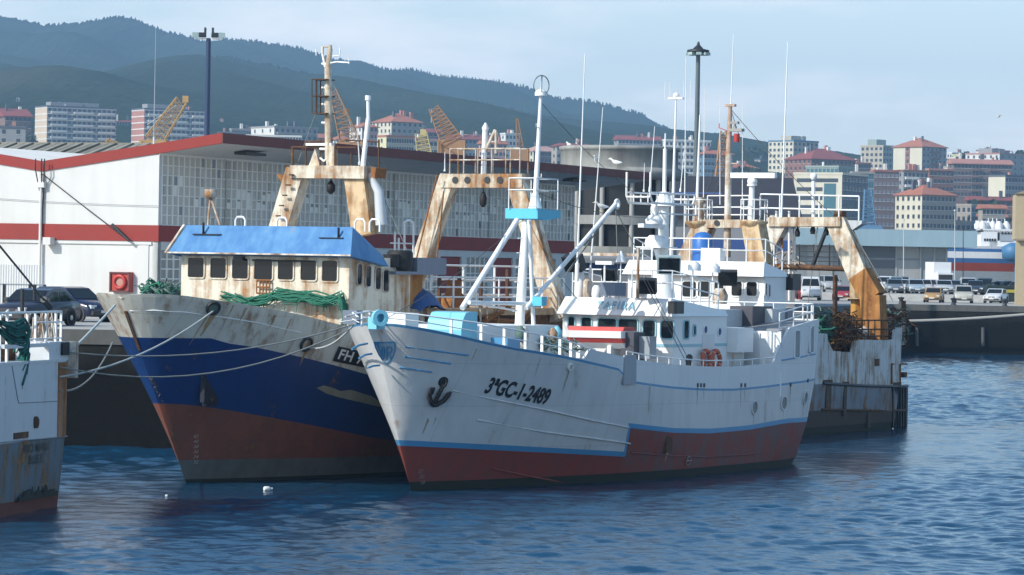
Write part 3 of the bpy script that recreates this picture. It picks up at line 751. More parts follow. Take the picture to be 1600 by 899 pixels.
    b = MB(); b.add([V3((fx - .30 + .375*((c.z + v.y - zv)/k) - .07, c.y - v.x*1.0, c.z + v.y)) for v in vs], fs); b.build('ship_name', M['letter_blue'], wh)
    p = TF.px(1066, 481, fx - .5); p.y = -w - .35; m = MB(); m.box(p, (.55, .34, .42)); m.build('side_light', M['dark'], P)
    # boxes on the after side of the wheelhouse
    hx0, hx1 = xe, TF.py(1165, 530, -2.1).x
    m = MB(); m.bb((hx0 + .0, -2.05, 2.4), (hx1, 2.05, TF.py(1150, 512, -2.05).z)); m.build('deckhouse', M['white_clean'], P)
    m = MB(); m.bb((hx0 + .2, -2.45, TF.py(1150, 551, -2.4).z), (hx1 - .1, -2.05, TF.py(1150, 513, -2.4).z)); m.build('locker', M['white_clean'], P)
    q0 = TF.px(1175, 520, xp - .02); m = MB(); m.bb((xp - .06, -2.5, 3.6), (xp, -.2, q0.z)); m.build('hatch_panel', M['tafira_bulwark'], P)
    m = MB(); m.tube([(hx0 + .4, -2.2, 2.6), (hx0 + .4, -2.2, TF.py(1146, 552, -2.2).z)], .05, 6); m.build('drain_pipe', M['white_rusty'], P)
    # grey containers and dark screens on the after deck
    def slab(px0, py0, px1, py1, y0, dep, name, mat):
        a, c = TF.py(px0, py0, y0), TF.py(px1, py1, y0); m = MB(); m.bb((a.x, y0, c.z), (c.x, y0 + dep, a.z)); return m.build(name, M[mat], P)
    slab(1134, 484, 1170, 512, -1.2, 1.6, 'gear_locker', 'grey_lt'); slab(1176, 479, 1207, 512, -1.6, .9, 'net_bin', 'dark_grey'); slab(1207, 483, 1232, 512, -1.9, 1.6, 'winch_house', 'grey_lt'); slab(1231, 483, 1241, 511, -2.0, 1.8, 'winch_cover', 'slate')
    r_ = [H.pt(x, 5.1, -1, -.25) for x in (xp + .3, 22.6, 23.6, 24.4, 25.0)] 
    zr = pl(blk, xp + 1) + .0
    rr = [V3((p.x, p.y, pl(sh, p.x) - .06)) for p in r_] 
    rail(P, rr + [V3((p.x, -p.y, p.z)) for p in rr[::-1]], .62, M['white_clean'], .028, (1.0, .5), 1.1, 'stern_rail')
    # ---- roof of the wheelhouse: rails, radar mast, lamps
    z = zt
    rail(P, [(xe - .3, w - .2, zv + .18), (fx + .3, w - .2, z), (fx + .3, -w + .2, z), (xe - .3, -w + .2, zv + .18)], .95, M['white_clean'], .024, (1.0, .55), .75, 'roof_rail')
    mx = fx + 2.2
    def pm(x, y, yy=0): return TF.py(x, y, yy)
    mb = pm(1035, 470); mt = pm(1034, 388); mx = mb.x
    m = MB(); m.lathe([(.46, 0), (.40, .4), (.36, pm(1035, 420).z - z)], (mx, 0, z), 14); m.lathe([(.20, 0), (.17, pm(1033, 300).z - pm(1035, 425).z)], (mx, 0, pm(1035, 425).z), 12)
    m.tube([(mx, 0, pm(1033, 300).z), V3((mx, 0, pm(1031, 232).z))], .075, 8); m.tube([(mx, 0, pm(1031, 232).z), V3((mx, 0, pm(1032, 208).z))], .03, 6)
    m.lathe([(.40, 0), (.12, .5)], (mx, 0, pm(1033, 322).z), 12)
    mast = m.build('radar_mast', M['white_clean'], P)
    m = MB(); a = pm(1000, 352, 0); m.bb((mx - 1.75, -.10, a.z - .08), (mx + .05, .12, a.z + .06)); m.build('radar_scanner', M['white_clean'], mast)
    m = MB(); m.lathe([(.30, 0), (.32, .14), (.22, .28), (.12, .32), (.15, .5), (.11, .68), (.03, .75)], (mx - .75, 0, a.z + .06), 14); m.build('radar_dome', M['white_clean'], mast)
    a = pm(1015, 372); m = MB(); m.lathe([(.36, -.12), (.40, 0), (.36, .18), (.22, .30)], (mx - .6, 0, a.z - .2), 14); m.bb((mx - 1.2, -.5, a.z - .34), (mx + .1, .5, a.z - .30)); m.build('radar_platform', M['white_clean'], mast)
    m = MB(); m.tube([(mx - .6, 0, a.z - .35), (mx - .35, 0, a.z - .7), (mx - .12, 0, a.z - 1.1)], .09, 8); m.build('bracket', M['white_clean'], mast)
    # basket of pipes round the mast head
    c0 = pm(1033, 318); m = MB()
    zb, zc = pm(1033, 319).z, pm(1033, 303).z
    for yy in (-1.15, 1.15):
        m.tube([(mx - 2.0, yy*.4, zc + .7), (mx - 2.0, yy*.4, zb + .25), (mx - 1.8, yy*.4, zb), (mx + 1.3, yy*.4, zb), (mx + 1.5, yy*.4, zb + .25), (mx + 1.5, yy*.4, zc)], .045, 6)
        m.tube([(mx - 1.9, yy*.4, zc), (mx + 1.5, yy*.4, zc)], .03, 5)
        for k in (-1.45, -.9, -.35, .4, .95): m.tube([(mx + k, yy*.4, zb), (mx + k, yy*.4, zc)], .025, 5)
    m.tube([(mx - 2.0, -.46, zb + .2), (mx - 2.0, .46, zb + .2)], .04, 6); m.tube([(mx + 1.5, -.46, zb + .2), (mx + 1.5, .46, zb + .2)], .04, 6)
    for zz in (zb - .35,): m.tube([(mx - 1.55, -.46, zb), (mx - 1.5, -.46, zz), (mx + 1.6, -.46, zz), (mx + 1.6, -.46, zb)], .03, 6)
    m.build('aerial_basket', M['white_clean'], mast)
    whip(mast, TF, (1006, 300), (1007, 255), -.45, .022); whip(mast, TF, (1015, 300), (1023, 198), -.45, .025); whip(mast, TF, (1063, 300), (1069, 235), -.45, .022)
    # big lamp, horn and small gear on the roof
    floodlamp(P, TF.py(1045, 414, -1.0), (-1, -.6, -.2), .62, 'pale_metal'); floodlamp(P, TF.py(1011, 447, -1.3), (-1, -.3, -.3), .5)
    for px_, py_, top_, dr_ in ((1082, 466, 412, .28), (1113, 470, 415, .26)):
        a, t = TF.py(px_, py_, -1.75), TF.py(px_, top_, -1.75); m = MB(); m.tube([(a.x, a.y, z), V3((a.x, a.y, t.z - .2))], .03, 6); m.lathe([(dr_, -.25), (dr_, -.05), (dr_*.5, .08)], (a.x, a.y, t.z), 12); m.build('satellite_dome', M['white_clean'], P)
    a = TF.py(944, 468, -.2); t = TF.py(944, 411, -.2); m = MB(); m.tube([a, V3((a.x, a.y, t.z))], .04, 6); m.box((a.x, a.y, t.z), (.2, .62, .12)); m.build('gps_mast', M['white_clean'], P)
    a = TF.py(969, 468, -.9); t = TF.py(969, 404, -.9); m = MB(); m.tube([a, V3((a.x, a.y, t.z))], .025, 6); m.lathe([(.18, -.12), (.1, .1), (.03, .25)], (a.x, a.y, t.z), 10); m.build('aerial', M['white_clean'], P)
    a = TF.py(996, 470, -1.4); t = TF.py(996, 388, -1.4); m = MB(); m.tube([(a.x, a.y, z), V3((a.x, a.y, t.z))], .055, 8); m.bb((a.x - .05, a.y - .05, t.z - .28), (a.x + .05, a.y + 2.6, t.z - .18)); m.build('lamp_gallows', M['white_rusty'], P)
    for px_, y0_, y1_, yy in ((905, 468, 420, .9), (918, 470, 436, .5), (932, 470, 446, -.2), (958, 470, 447, -.5), (1003, 470, 452, -.9)):
        a, t = TF.py(px_, y0_, yy), TF.py(px_, y1_, yy); m = MB(); m.lathe([(.16, 0), (.18, .1), (.16, t.z - z - .1), (.08, t.z - z)], (a.x, a.y, z), 10); m.build('ventilator', M['white_clean' if px_ != 918 else 'white_rusty'], P)
    a = TF.py(958, 452, -1.0); m = MB(); m.box((a.x, a.y, a.z), (.8, .55, .45)); m.build('raft_canister', M['slate'], P)
    floodlamp(P, TF.py(897, 411, .9), (-1, .2, -.5), .55); floodlamp(P, TF.py(953, 429, 0), (-1, 0, -.3), .4)
    for a, c, y in (((845, 160), (1030, 330), 0), ((838, 300), (1028, 340), .2), ((836, 326), (600, 500), 0), ((826, 345), (905, 470), -.4)):
        m = MB(); m.tube(sag(TF.py(a[0], a[1], y), TF.py(c[0], c[1], y), .25), .011, 4); m.build('stay_wire', M['chain'], P)
    # lifebuoys' rack, stays from the mast to the rail
    for a, c in (((1003, 432), (1072, 566)), ((1008, 432), (1078, 566))):
        m = MB(); m.tube([TF.py(a[0], a[1], -1.5), TF.py(c[0], c[1], -3.0)], .012, 4); m.build('stay_wire', M['chain'], P)
    m = MB(); p = TF.py(1077, 563, -3.1); m.lathe([(.12, -.2), (.12, .12), (.05, .2)], p, 8); m.build('cleat', M['dark'], P)
    # ---- forecastle: winch housing, fairlead, hatch, foremast, derrick
    a = TF.py(694, 487, -.3); bx = a.x; fz = pl(top, bx)
    yl, yr = TF.px(667, 500, bx).y, TF.px(721, 500, bx).y; dz = a.z
    m = MB(); prof = [(bx, fz - .3), (bx, fz + (dz - fz)*.45), (bx + .08, fz + (dz - fz)*.75), (bx + .28, dz - .03), (bx + .5, dz), (bx + 1.0, dz), (bx + 1.0, fz - .3)]
    m.prism([(x_, yr, z_) for x_, z_ in prof], (0, yl - yr, 0)); m.build('winch_housing', M['sky_blue'], P)
    for k, hh in ((-.35, .34), (.30, .26)):
        c_ = V3((bx - .9, (yl + yr)/2 - .5 + k, fz - .05)); m = MB(); m.lathe([(.05, 0), (.045, hh*.7), (.08, hh*.75), (.08, hh)], c_, 8); m.build('bollard', M['dark'], P)
    p = TF.py(592, 497, -.9); m = MB(); m.disc(p, (-.6, -.8, 0), .25, .16, ri=.13, n=18); m.box(p + V3((.1, .14, -.16)), (.5, .3, .35)); m.build('bow_roller', M['sky_blue'], P)
    p = TF.py(551, 496, .35); m = MB(); m.box(p, (.35, .5, .42)); m.build('bow_locker', M['slate'], P)
    p = TF.py(622, 499, .5); m = MB(); m.box((p.x, p.y, p.z - .1), (.8, 1.0, .6)); m.build('deck_box', M['white_clean'], P)
    a, c = TF.py(741, 512, -.7), TF.py(878, 520, -.7); m = MB(); m.bb((a.x + .2, -.6, 3.7), (TF.py(872, 520, -.6).x, 2.4, TF.py(820, 509, -.7).z)); m.build('hatch_coaming', M['white_clean'], P)
    m = MB(); m.bb((a.x, -1.9, 3.7), (TF.py(800, 530, -1.6).x, -1.3, TF.py(770, 528, -1.6).z)); m.build('deck_coaming', M['trim_blue'], P)
    f0, f1 = TF.py(808, 546, 0), TF.py(823, 340, 0)
    m = MB(); m.tube([f0 - V3((0, 0, .8)), f0.lerp(f1, .5), f1], .17, 14, r1=.13)
    for i in range(7):
        q = f0.lerp(f1, .18 + .11*i); m.tube([q, q + V3((-.30, .1, 0))], .02, 5)
    fm = m.build('foremast', M['white_clean'], P)
    c = TF.py(833, 333, 0); m = MB(); m.prism([(c.x - .7, -.55, c.z + .13), (c.x - .7, -.55, c.z - .2), (c.x - .3, -.62, c.z - .24), (c.x + .75, -.62, c.z - .14), (c.x + .75, -.62, c.z + .10)], (0, 1.2, 0)); m.build('mast_platform', M['turq'], fm)
    t0, t1, t2 = TF.py(836, 326, 0), TF.py(845, 150, 0), TF.py(847, 118, 0)
    m = MB(); m.lathe([(.24, 0), (.12, .45), (.11, .5)], t0, 10); m.tube([t0, t0.lerp(t1, .5), t1], .105, 8, r1=.055); m.tube([t1, t2], .025, 5)
    m.lathe([(.2, 0), (.2, .14), (.1, .2)], t1, 10)
    for zz, dx in ((.28, .32), (.06, .35), (.72, -.2)): q = t0.lerp(t1, zz); m.tube([q, q + V3((dx, 0, .0)), q + V3((dx, 0, .12))], .018, 5)
    m.build('topmast', M['white_clean'], fm)
    m = MB(); cc = t1.lerp(t2, .5)
    for r_ang in (0, 60, 120): m.torus(cc, (cos(R(r_ang)), sin(R(r_ang)), 0), .29, .012, n=22, m=4)
    for v in m.v[:]: pass
    m.v = [(x, y, cc.z + (zz - cc.z)*1.15) for x, y, zz in m.v]; m.build('loop_aerial', M['dark'], fm)
    q = c; zt2 = c.z + .12
    m = MB(); rb_ = [(q.x - .75, -.5, zt2), (q.x + .75, -.5, zt2), (q.x + .75, .5, zt2), (q.x - .75, .5, zt2), (q.x - .75, -.5, zt2)]
    for hh in (.62, 1.0): m.tube([V3(p) + V3((0, 0, hh)) for p in rb_], .02, 5)
    for p in rb_[:4]: m.tube([p, V3(p) + V3((0, 0, 1.0))], .022, 5)
    m.build('platform_rail', M['white_clean'], fm)
    m = MB(); m.tube([TF.py(808, 344, 0), TF.py(722, 482, 0)], .09, 8); m.build('fore_strut', M['white_clean'], fm)
    m = MB(); m.tube([TF.py(827, 344, -.35), TF.py(835, 545, -.35)], .07, 8); m.build('side_strut', M['white_clean'], fm)
    m = MB(); m.tube([TF.py(733, 473, -.2), TF.py(836, 475, -.2)], .065, 8); m.tube([TF.py(740, 474, -.2), TF.py(808, 486, -.2)], .03, 6); m.build('spreader', M['white_clean'], fm)
    d0, d1 = TF.py(822, 482, -.35), TF.py(962, 319, -.35)
    m = MB(); m.tube([d0, d0.lerp(d1, .5), d1], .075, 8); m.torus(d1 + V3((.1, 0, 0)), (0, 1, 0), .14, .05); dk = m.build('derrick_boom', M['white_clean'], P)
    for a, c in (((962, 320), (967, 472)), ((958, 325), (884, 432)), ((960, 325), (1000, 400)), ((955, 330), (868, 450))):
        m = MB(); m.tube([TF.py(a[0], a[1], -.35), TF.py(c[0], c[1], -.35)], .018, 4); m.build('derrick_wire', M['rope_dk'], dk)
    whip(P, TF, (901, 440), (914, 84), .6, .045, r1=.015); whip(P, TF, (921, 440), (942, 168), .6, .03, r1=.012)
    # net drum gear at the foot of the mast
    rg = random.Random(4)
    for i in range(9):
        x_, y_ = rg.uniform(800, 880), rg.uniform(520, 545); p = TF.py(x_, y_, -1.6 + rg.uniform(0, 1)); m = MB(); m.lathe([(.05, -.25), (.16, -.1), (.17, .1), (.06, .25)], p, 9); m.build('gear_float', M[['white_rusty', 'net_grey', 'sky_blue'][i % 3]], P)
    m = MB()
    for i in range(60):
        p = TF.py(rg.uniform(855, 900), rg.uniform(530, 550), -2.0); m.tube([p, p + V3((rg.uniform(-.3, .3), rg.uniform(-.3, .3), rg.uniform(-.15, .15)))], .02, 4)
    m.build('cordage', M['net_grey'], P)
    p = TF.py(843, 471, -.6); m = MB(); m.box(p, (.35, .35, .3)); m.build('junction_box', M['turq'], P)
M['anchor_dark'] = paint('anchor_iron', (.028, .024, .024), .7, .2)
M['shield_grey'] = paint('shield_ground', (.32, .40, .47), .4, 0, dirt=.15); M['letter_dim'] = plain('faint_lettering', (.30, .22, .20), .6)
M['porthole_grey'] = glass('porthole_glass', (.16, .18, .18), .15); M['hatch_grey'] = plain('shutter_grey', (.25, .28, .30), .5); M['gate_grey'] = plain('gate_grey', (.30, .33, .37), .5)
M['trim_pale'] = paint('pale_blue_frames', (.30, .52, .60), .4, 0, dirt=.1); M['pale_metal'] = plain('lamp_casing', (.35, .45, .45), .4)
M['dark_grey'] = paint('dark_grey_plating', (.07, .07, .085), .55, .15); M['slate'] = paint('slate_paint', (.15, .18, .24), .5, 0)
build_tafira()
# the workboat stowed on its deck
def workboat():
    fx = 12.2
    a, c = TF.px(889, 520, fx), TF.px(985, 525, fx); L = (a.y - c.y)
    org = TF.px(937, 537, fx); root = empty('workboat', TF.M @ org, TF.a)
    tag(root, 'upturned red and white workboat lying across the white ship\'s deck before its wheelhouse', 'boat')
    h = L/2; z1, z0 = TF.px(930, 514, fx).z - org.z, TF.px(930, 546, fx).z - org.z
    def band(zl, zh, wl, wh, name, mat, yl=-1.0, yh=1.0):
        m = MB(); P_ = []
        for zz, ww in ((zl, wl), (zh, wh)):
            P_.append([(ww*k*.5, y*h, zz + .05*abs(y)) for k, y in ((-1, -.96), (-1, .7), (-.6, .92), (0, 1.0), (.6, .92), (1, .7), (1, -.96))])
        V = P_[0] + P_[1]; n = 7; m.add(V, [(i, (i + 1) % n, n + (i + 1) % n, n + i) for i in range(n)] + [tuple(range(n))[::-1], tuple(range(n, 2*n))]); return m.build(name, M[mat], root)
    Z = lambda k: z0 + (z1 - z0)*k
    band(Z(.0), Z(.28), .55, .95, 'keel', 'white_clean'); band(Z(.28), Z(.52), .95, 1.2, 'lower_strake', 'red_boat'); band(Z(.52), Z(.86), 1.24, 1.3, 'gunwale', 'white_clean'); band(Z(.86), Z(1.05), 1.0, .8, 'cover', 'red_boat')
    m = MB(); m.box((.1, -h*1.02, Z(.2)), (.8, .5, .95)); m.build('outboard_bracket', M['dark_grey'], root)
    m = MB(); m.box((.35, -h*1.25, Z(.15)), (.5, .75, .75)); m.build('winch_box', M['grey'], tafira).location = org
    for y in (-h*.5, h*.5):
        m = MB(); m.box((0, y, Z(-.15)), (.9, .15, .5)); m.build('cradle', M['white_clean'], root)
workboat()
def lifebuoy(p, nr, lab, fr, r=.30):
    root = empty('lifebuoy', fr.M @ p, fr.a); tag(root, lab, 'lifebuoy', 'lifebuoys on the white ship')
    m = MB(); m.torus((0, 0, 0), nr, r, .085, n=24); rg = m.build('ring', M['orange'], root)
    q = V3(nr).to_track_quat('Z', 'Y').to_matrix()
    for k in range(4): m = MB(); a = k*pi/2 + pi/4; m.torus(q @ V3((r*cos(a), r*sin(a), 0)), q @ V3((-sin(a), cos(a), 0)), .09, .012, n=10, m=4); m.build('strap', M['letter_white'], rg)
lifebuoy(TF.py(1104, 562, -2.32), (0, -1, .1), 'orange lifebuoy on the white ship\'s side, the one nearer its bow', TF)
lifebuoy(TF.py(1119, 562, -2.32), (0, -1, .1), 'orange lifebuoy on the white ship\'s side, the one farther from its bow', TF)
# ================================================================== the blue ship behind it
BF = Frame((-10.1, 110.3, 0), ANG)
BH = Hull(BF, 5.7, 3.6, [(-1.2, 24.0), (0, 25.2), (1.5, 25.7), (3, 25.9), (5.3, 25.6)], [(-1.2, 3.2), (0, 3.5), (1.5, 3.7), (5.2, 3.8)],
          (.30, 2.0, 1.8), (.6, 1.7, 1.1), (.14, 2.5, 2.4, 0), (.25, 2.2, 2.0, 0), rake=1.0)
blue = empty('trawler', BF.o, BF.a)
tag(blue, 'rusty trawler with a deep blue hull and a bright blue wheelhouse visor', 'fishing ship')
def legbeam(par, p0, p1, w, d, mat, name='leg', w1=None, d1=None):
    m = MB(); m.beam(p0, p1, d, w, 0, (1, 0, 0), d1, w1); return m.build(name, M[mat], par)
def build_blue():
    H, P = BH, blue
    rg = random.Random(11)
    c1 = H.curve([(300, 719), (360, 718), (420, 717), (520, 715), (600, 713)]); c2 = H.curve([(262, 631), (300, 633), (350, 640), (400, 648.5), (500, 667), (600, 688)])
    c3 = H.curve([(222, 525), (245, 523), (300, 529), (350, 536), (400, 543), (500, 565), (590, 590)])
    sh = H.curve([(200, 461), (230, 459), (280, 461), (335, 469), (400, 478), (470, 492), (532, 508), (600, 524), (700, 546)])
    k = c1[0][1]; c1 = [(-9, k)] + c1; c2 = [(-9, c2[0][1] + .03)] + c2; c3 = [(-9, c3[0][1] - .08), (-1.2, c3[0][1] - .05)] + c3
    sh = [(-9, sh[0][1] - .05)] + sh
    us = H.us_with(40); rows = [-1.2, .12, c1, c2, c3, [(x, z - .10) for x, z in sh], sh]
    hull_mesh(H, us, rows, lambda i, j: j if j < 5 else 4, [M['weed'], M['blue_boot'], M['blue_red'], M['blue_hull'], M['blue_white'], M['gun']], P, lambda x: .12, gun=.12)
    m = MB(); m.tube([H.hit(x, y, .01) for x, y in ((203, 486), (240, 485), (290, 488), (350, 496), (400, 504), (470, 520))], .018, 5); m.build('weld_line', M['white_clean'], P)
    m = MB(); m.beam(V3((H.s0(5.4) + .0, 0, 5.4)), V3((H.s0(4.2) + .02, 0, 4.2)), .10, .08, up=(1, 0, 0)); m.build('stem_bar', M['rust_dark'], P)
    def flat(pix, mat, name, off=.02):
        m = MB(); pts = [H.hit(a, c, off) for a, c in pix]; c = sum(pts, V3())/len(pts); c = V3((c.x, -H.y(c.x, c.z) - off, c.z)); n = len(pts)
        m.add(pts + [c], [(i, (i + 1) % n, n) for i in range(n)]); return m.build(name, M[mat], P)
    flat([(494, 606), (505, 602), (520, 606), (530, 611), (548, 609), (580, 619), (594, 628), (594, 636), (565, 629), (530, 621), (510, 615)], 'scar', 'bare_patch')
    pl_ = flat([(529, 541), (551, 546), (574, 552), (578, 576), (548, 570), (519, 564)], 'letter_black', 'name_board')
    vs, fs = text_mesh('FH 704', .40, .1, .01, 1.05); a, c = H.hit(524, 552), H.hit(580, 566); w = max(v.x for v in vs) - min(v.x for v in vs)
    decal(H, [V3((v.x*(c.x - a.x)/w, v.y*1.1, 0)) for v in vs], fs, (a.x + c.x)/2 + .1, (a.z + c.z)/2 - .02, (c.z - a.z)/(c.x - a.x), 0, M['letter_white'], pl_, 'lettering', off=.05)
    for x, y, r in ((333, 481, .20), (478, 538, .21)):
        p = H.hit(x, y); n = H.nrm(p.x, p.z); m = MB(); m.torus(p + n*.03, n, r, .05, n=20); f = m.build('fairlead', M['dark'], P); m = MB(); m.disc(p, n, r*.9, .02); m.build('backing', M['white_rusty' if x > 400 else 'net_grey'], f)
    rust_runs(H, P, ((334, 490, .20, .7), (326, 489, .06, 1.0), (478, 547, .12, .5), (385, 481, .08, .5), (430, 493, .10, .4), (455, 498, .05, .7), (365, 477, .04, .8)), 'run')
    # anchor pocket, weed marks, chain on the stem
    p = H.hit(328, 606); n = H.nrm(p.x, p.z); m = MB()
    for dx, dz, sx, sz in ((0, .0, .75, .9), (.0, .42, .95, .18), (.05, -.45, .6, .22)): m.box(p + V3((dx, .03, dz)), (sx, .16, sz))
    m.build('anchor_pocket', M['pocket'], P)  # near-black boxes in place of a hollow
    p = H.hit(322, 622); m = MB(); m.tube([p + V3((-.2, -.12, .1)), p + V3((0, -.2, -.1)), p + V3((.25, -.12, .12))], .06, 6); m.tube([p + V3((0, -.18, -.1)), p + V3((.02, -.14, .7))], .05, 6); m.build('anchor', M['rust_dark'], P)
    m = MB()
    for i in range(9):
        z = 3.3 - i*.13; q = V3((H.s0(z) - .10 + .05*i, -.12, z)); m.torus(q, (0, 1, .8*(-1)**i), .07, .02, n=10, m=5)
    m.build('stem_chain', M['chain'], P)
    for i in range(6):
        p = H.hit(306, 682 + i*8); vs, fs = text_mesh('%d' % (42 - 2*i), .15); decal(H, vs, fs, p.x, p.z, 0, 0, M['letter_dim2'], P, 'draft_mark')
    # ---- wheelhouse
    fx, w = 4.25, 3.24; xe = BF.py(641, 440, -w).x
    zv = BF.px(420, 400, fx - .2).z; zt = BF.px(420, 353, fx + .2).z
    wh = MB(); wh.bb((fx, -w, 4.2), (xe, w, zv)); wh = wh.build('wheelhouse', M['wh_cream'], P)
    # visor: a blue skirt that leans in, running down aft along the port side
    a0, a1 = BF.px(268.5, 395, fx - .45), BF.px(548, 401, fx - .45); b0, b1 = BF.px(288.5, 350, fx + .15), BF.px(551, 357, fx + .15)
    yo = max(a0.y, -a1.y); yi = max(b0.y, -b1.y)
    e0, e1 = BF.py(609.5, 397, -yo + .1), BF.py(609.5, 417, -yo)
    zl, zh = (a0.z + a1.z)/2, (b0.z + b1.z)/2; xm = BF.py(576, 367, -yo + .15)
    m = MB(); 
    for sd in (-1, 1):
        m.add([V3((fx - .45, sd*yo, zl)), V3((e1.x, sd*(yo - .05), e1.z)), V3((e1.x, sd*(yo - .35), e0.z)), V3((xm.x, sd*(yo - .45), xm.z)), V3((fx + .15, sd*yi, zh))], [(0, 1, 2, 3, 4)])
    m.add([V3((fx - .45, -yo, zl)), V3((fx - .45, yo, zl)), V3((fx + .15, yi, zh)), V3((fx + .15, -yi, zh))], [(0, 1, 2, 3)])
    m.add([V3((fx + .15, -yi, zh)), V3((fx + .15, yi, zh)), V3((xm.x, yo - .45, xm.z)), V3((xm.x, -yo + .45, xm.z))], [(0, 1, 2, 3)])
    m.add([V3((xm.x, -yo + .45, xm.z)), V3((xm.x, yo - .45, xm.z)), V3((e1.x, yo - .35, e0.z)), V3((e1.x, -yo + .35, e0.z))], [(0, 1, 2, 3)])
    m.add([V3((fx - .45, -yo, zl)), V3((fx - .45, yo, zl)), V3((e1.x, yo - .05, e1.z)), V3((e1.x, -yo + .05, e1.z))], [(3, 2, 1, 0)])
    vz = m.build('visor', M['visor_blue'], wh)
    m = MB(); m.beam(V3((fx - .46, yo, zl)), V3((fx + .14, yi, zh)), .14, .06); m.beam(V3((fx - .46, yo, zl + .02)), V3((fx - .46, -yo, zl + .02)), .04, .05); m.build('visor_edge', M['white_rusty'], vz)
    q = BF.px(303, 362, fx - .02); m = MB(); m.bb((fx - .12, q.y - 1.1, q.z - .10), (fx - .04, q.y, q.z - .07)); m.bb((fx - .12, q.y - .42, q.z - .1), (fx - .02, q.y - .39, q.z + .3)); m.build('hatch_edge', M['letter_black'], vz)
    q = BF.px(530, 368, fx - .02); m = MB(); m.bb((fx - .14, q.y - .2, q.z - .10), (fx - .06, q.y + .7, q.z - .07)); m.bb((fx - .14, q.y - .03, q.z - .1), (fx - .04, q.y, q.z + .25)); m.build('hatch_edge', M['letter_black'], vz)
    rt, up = V3((0, -1, 0)), V3((0, 0, 1))
    pixwins(wh, BF, 'x', fx - .005, [(294.5, 403, 319, 433.5), (329.5, 403.5, 353.5, 434.5), (363.5, 404, 388, 435.5), (398, 405, 426, 437), (435, 407, 458.5, 437), (470.5, 407, 494.5, 438), (504, 407.5, 527.5, 439.5)], rt, up, M['wh_cream'], M['glass'], .06, .045)
    pixwins(wh, BF, 'y', -w - .005, [(557.5, 413, 564.5, 444.5), (571, 416, 579, 448), (586, 418.5, 594, 452), (598, 422, 606.5, 455)], V3((1, 0, 0)), up, M['white_rusty'], M['glass'], .08, .045)
    a, c = BF.px(404, 438, fx), BF.px(424, 458, fx); m = MB(); yb, yr_ = a.y, c.y
    for zz in (a.z, a.z - .22, a.z - .42): m.tube([(fx - .1, yb, zz), (fx - .1, yr_, zz)], .03, 5)
    for i in range(5): y_ = yb + (yr_ - yb)*i/4; m.tube([(fx - .1, y_, a.z), (fx - .1, y_, a.z - .42)], .025, 5)
    m.build('hatch_grille', M['rust'], wh)
    m = MB(); m.tube([(fx - .1, -2.0, zv - .15), (fx - .1, .4, zv - .15)], .03, 5); m.box((fx - .12, .9, zv - .1), (.16, .35, .14)); m.build('wiper_rail', M['dark'], wh)
    # house below and behind: casing on the port side, its after part under a black tank
    c0 = BF.py(663, 430, -w + .4)
    m = MB(); m.bb((xe, -w + .35, 4.2), (c0.x, w - .4, BF.py(650, 418, -w + .3).z)); m.build('casing', M['white_rusty'], P)
    tk = BF.py(625, 407, -w + .1); m = MB(); m.lathe([(.40, -.34), (.43, -.25), (.43, .26), (.36, .33)], tk, 14); m.lathe([(.26, -.2), (.27, .22)], tk + V3((-.55, 0, -.03)), 10); m.build('water_tank', M['black'], P)
    m = MB(); m.bb((tk.x - .9, -w - .3, tk.z - .46), (c0.x + .25, -w + .8, tk.z - .36)); m.bb((tk.x + .45, -w - .3, tk.z - .36), (c0.x + .25, -w + .1, tk.z + .1)); m.build('bridge_wing', M['slate'], P)
    sp = BF.py(640, 448, -w + .1); m = MB(); m.prism([sp + V3((-.25, 0, .55)), sp + V3((.9, 0, .55)), sp + V3((.75, 0, -.45)), sp + V3((.15, 0, -.7)), sp + V3((-.3, 0, -.45))], (0, .5, 0)); m.build('buttress', M['orange_rust'], P)
    # ---- first gantry over the wheelhouse roof
    gx = 7.95
    def G(px_, py_, x=gx): return BF.px(px_, py_, x)
    g1 = MB(); g1.beam(G(462, 269), G(578, 270), .75, .42, 0, (0, 0, 1)); g1 = g1.build('gantry', M['cream_rusty'], P)
    legbeam(g1, G(439, 362), G(467, 266), .55, .70, 'cream_rusty'); legbeam(g1, G(571, 368), G(557, 266), .50, .75, 'orange_rust2')
    for i in range(5):
        q = G(446 + 5.2*i, 338 - 16*i); m = MB(); m.box(q + V3((-.45, 0, 0)), (.08, .16, .05)); m.build('step', M['rust_dark'], g1)
    m = MB(); m.beam(G(588, 270), G(595, 271), .7, .34); m.build('beam_end', M['rust'], g1)
    m = MB(); m.tube([G(578, 272), G(592, 300), G(596, 352)], .13, 8, r1=.2); m.build('exhaust', M['grey_lt'], g1)
    p = G(517, 293); m = MB(); m.tube([p + V3((0, 0, .65)), p + V3((0, 0, .2))], .02, 5); m.lathe([(.05, .22), (.16, .05), (.15, -.12), (.05, -.22)], p, 10); m.build('block', M['black'], g1)
    m = MB(); m.prism([G(432, 272), G(449, 275), G(449, 290), G(438, 284)], (.1, 0, 0)); m.build('plate', M['rust'], g1)
    rl = MB()
    for a, c in (((456, 230), (557, 231)), ((478, 222), (520, 219)),): rl.tube([G(*a), G(*c)], .035, 6)
    rl.tube([G(540, 219), G(592, 222)], .03, 6)
    for x_, y0_, y1_ in ((457, 230, 262), (478, 222, 260), (500, 226, 262), (524, 226, 262), (549, 258, 240), (592, 218, 266)): rl.tube([G(x_, y0_), G(x_, y1_)], .05 if x_ < 460 else .035, 6)
    rl.build('gantry_rail', M['rust_dark'], g1)
    m = MB(); m.prism([G(482, 260), G(492, 232), G(500, 260)], (.3, 0, 0)); m.beam(G(519, 262), G(519, 228), .3, .25); m.build('mast_step', M['cream_rusty'], g1)
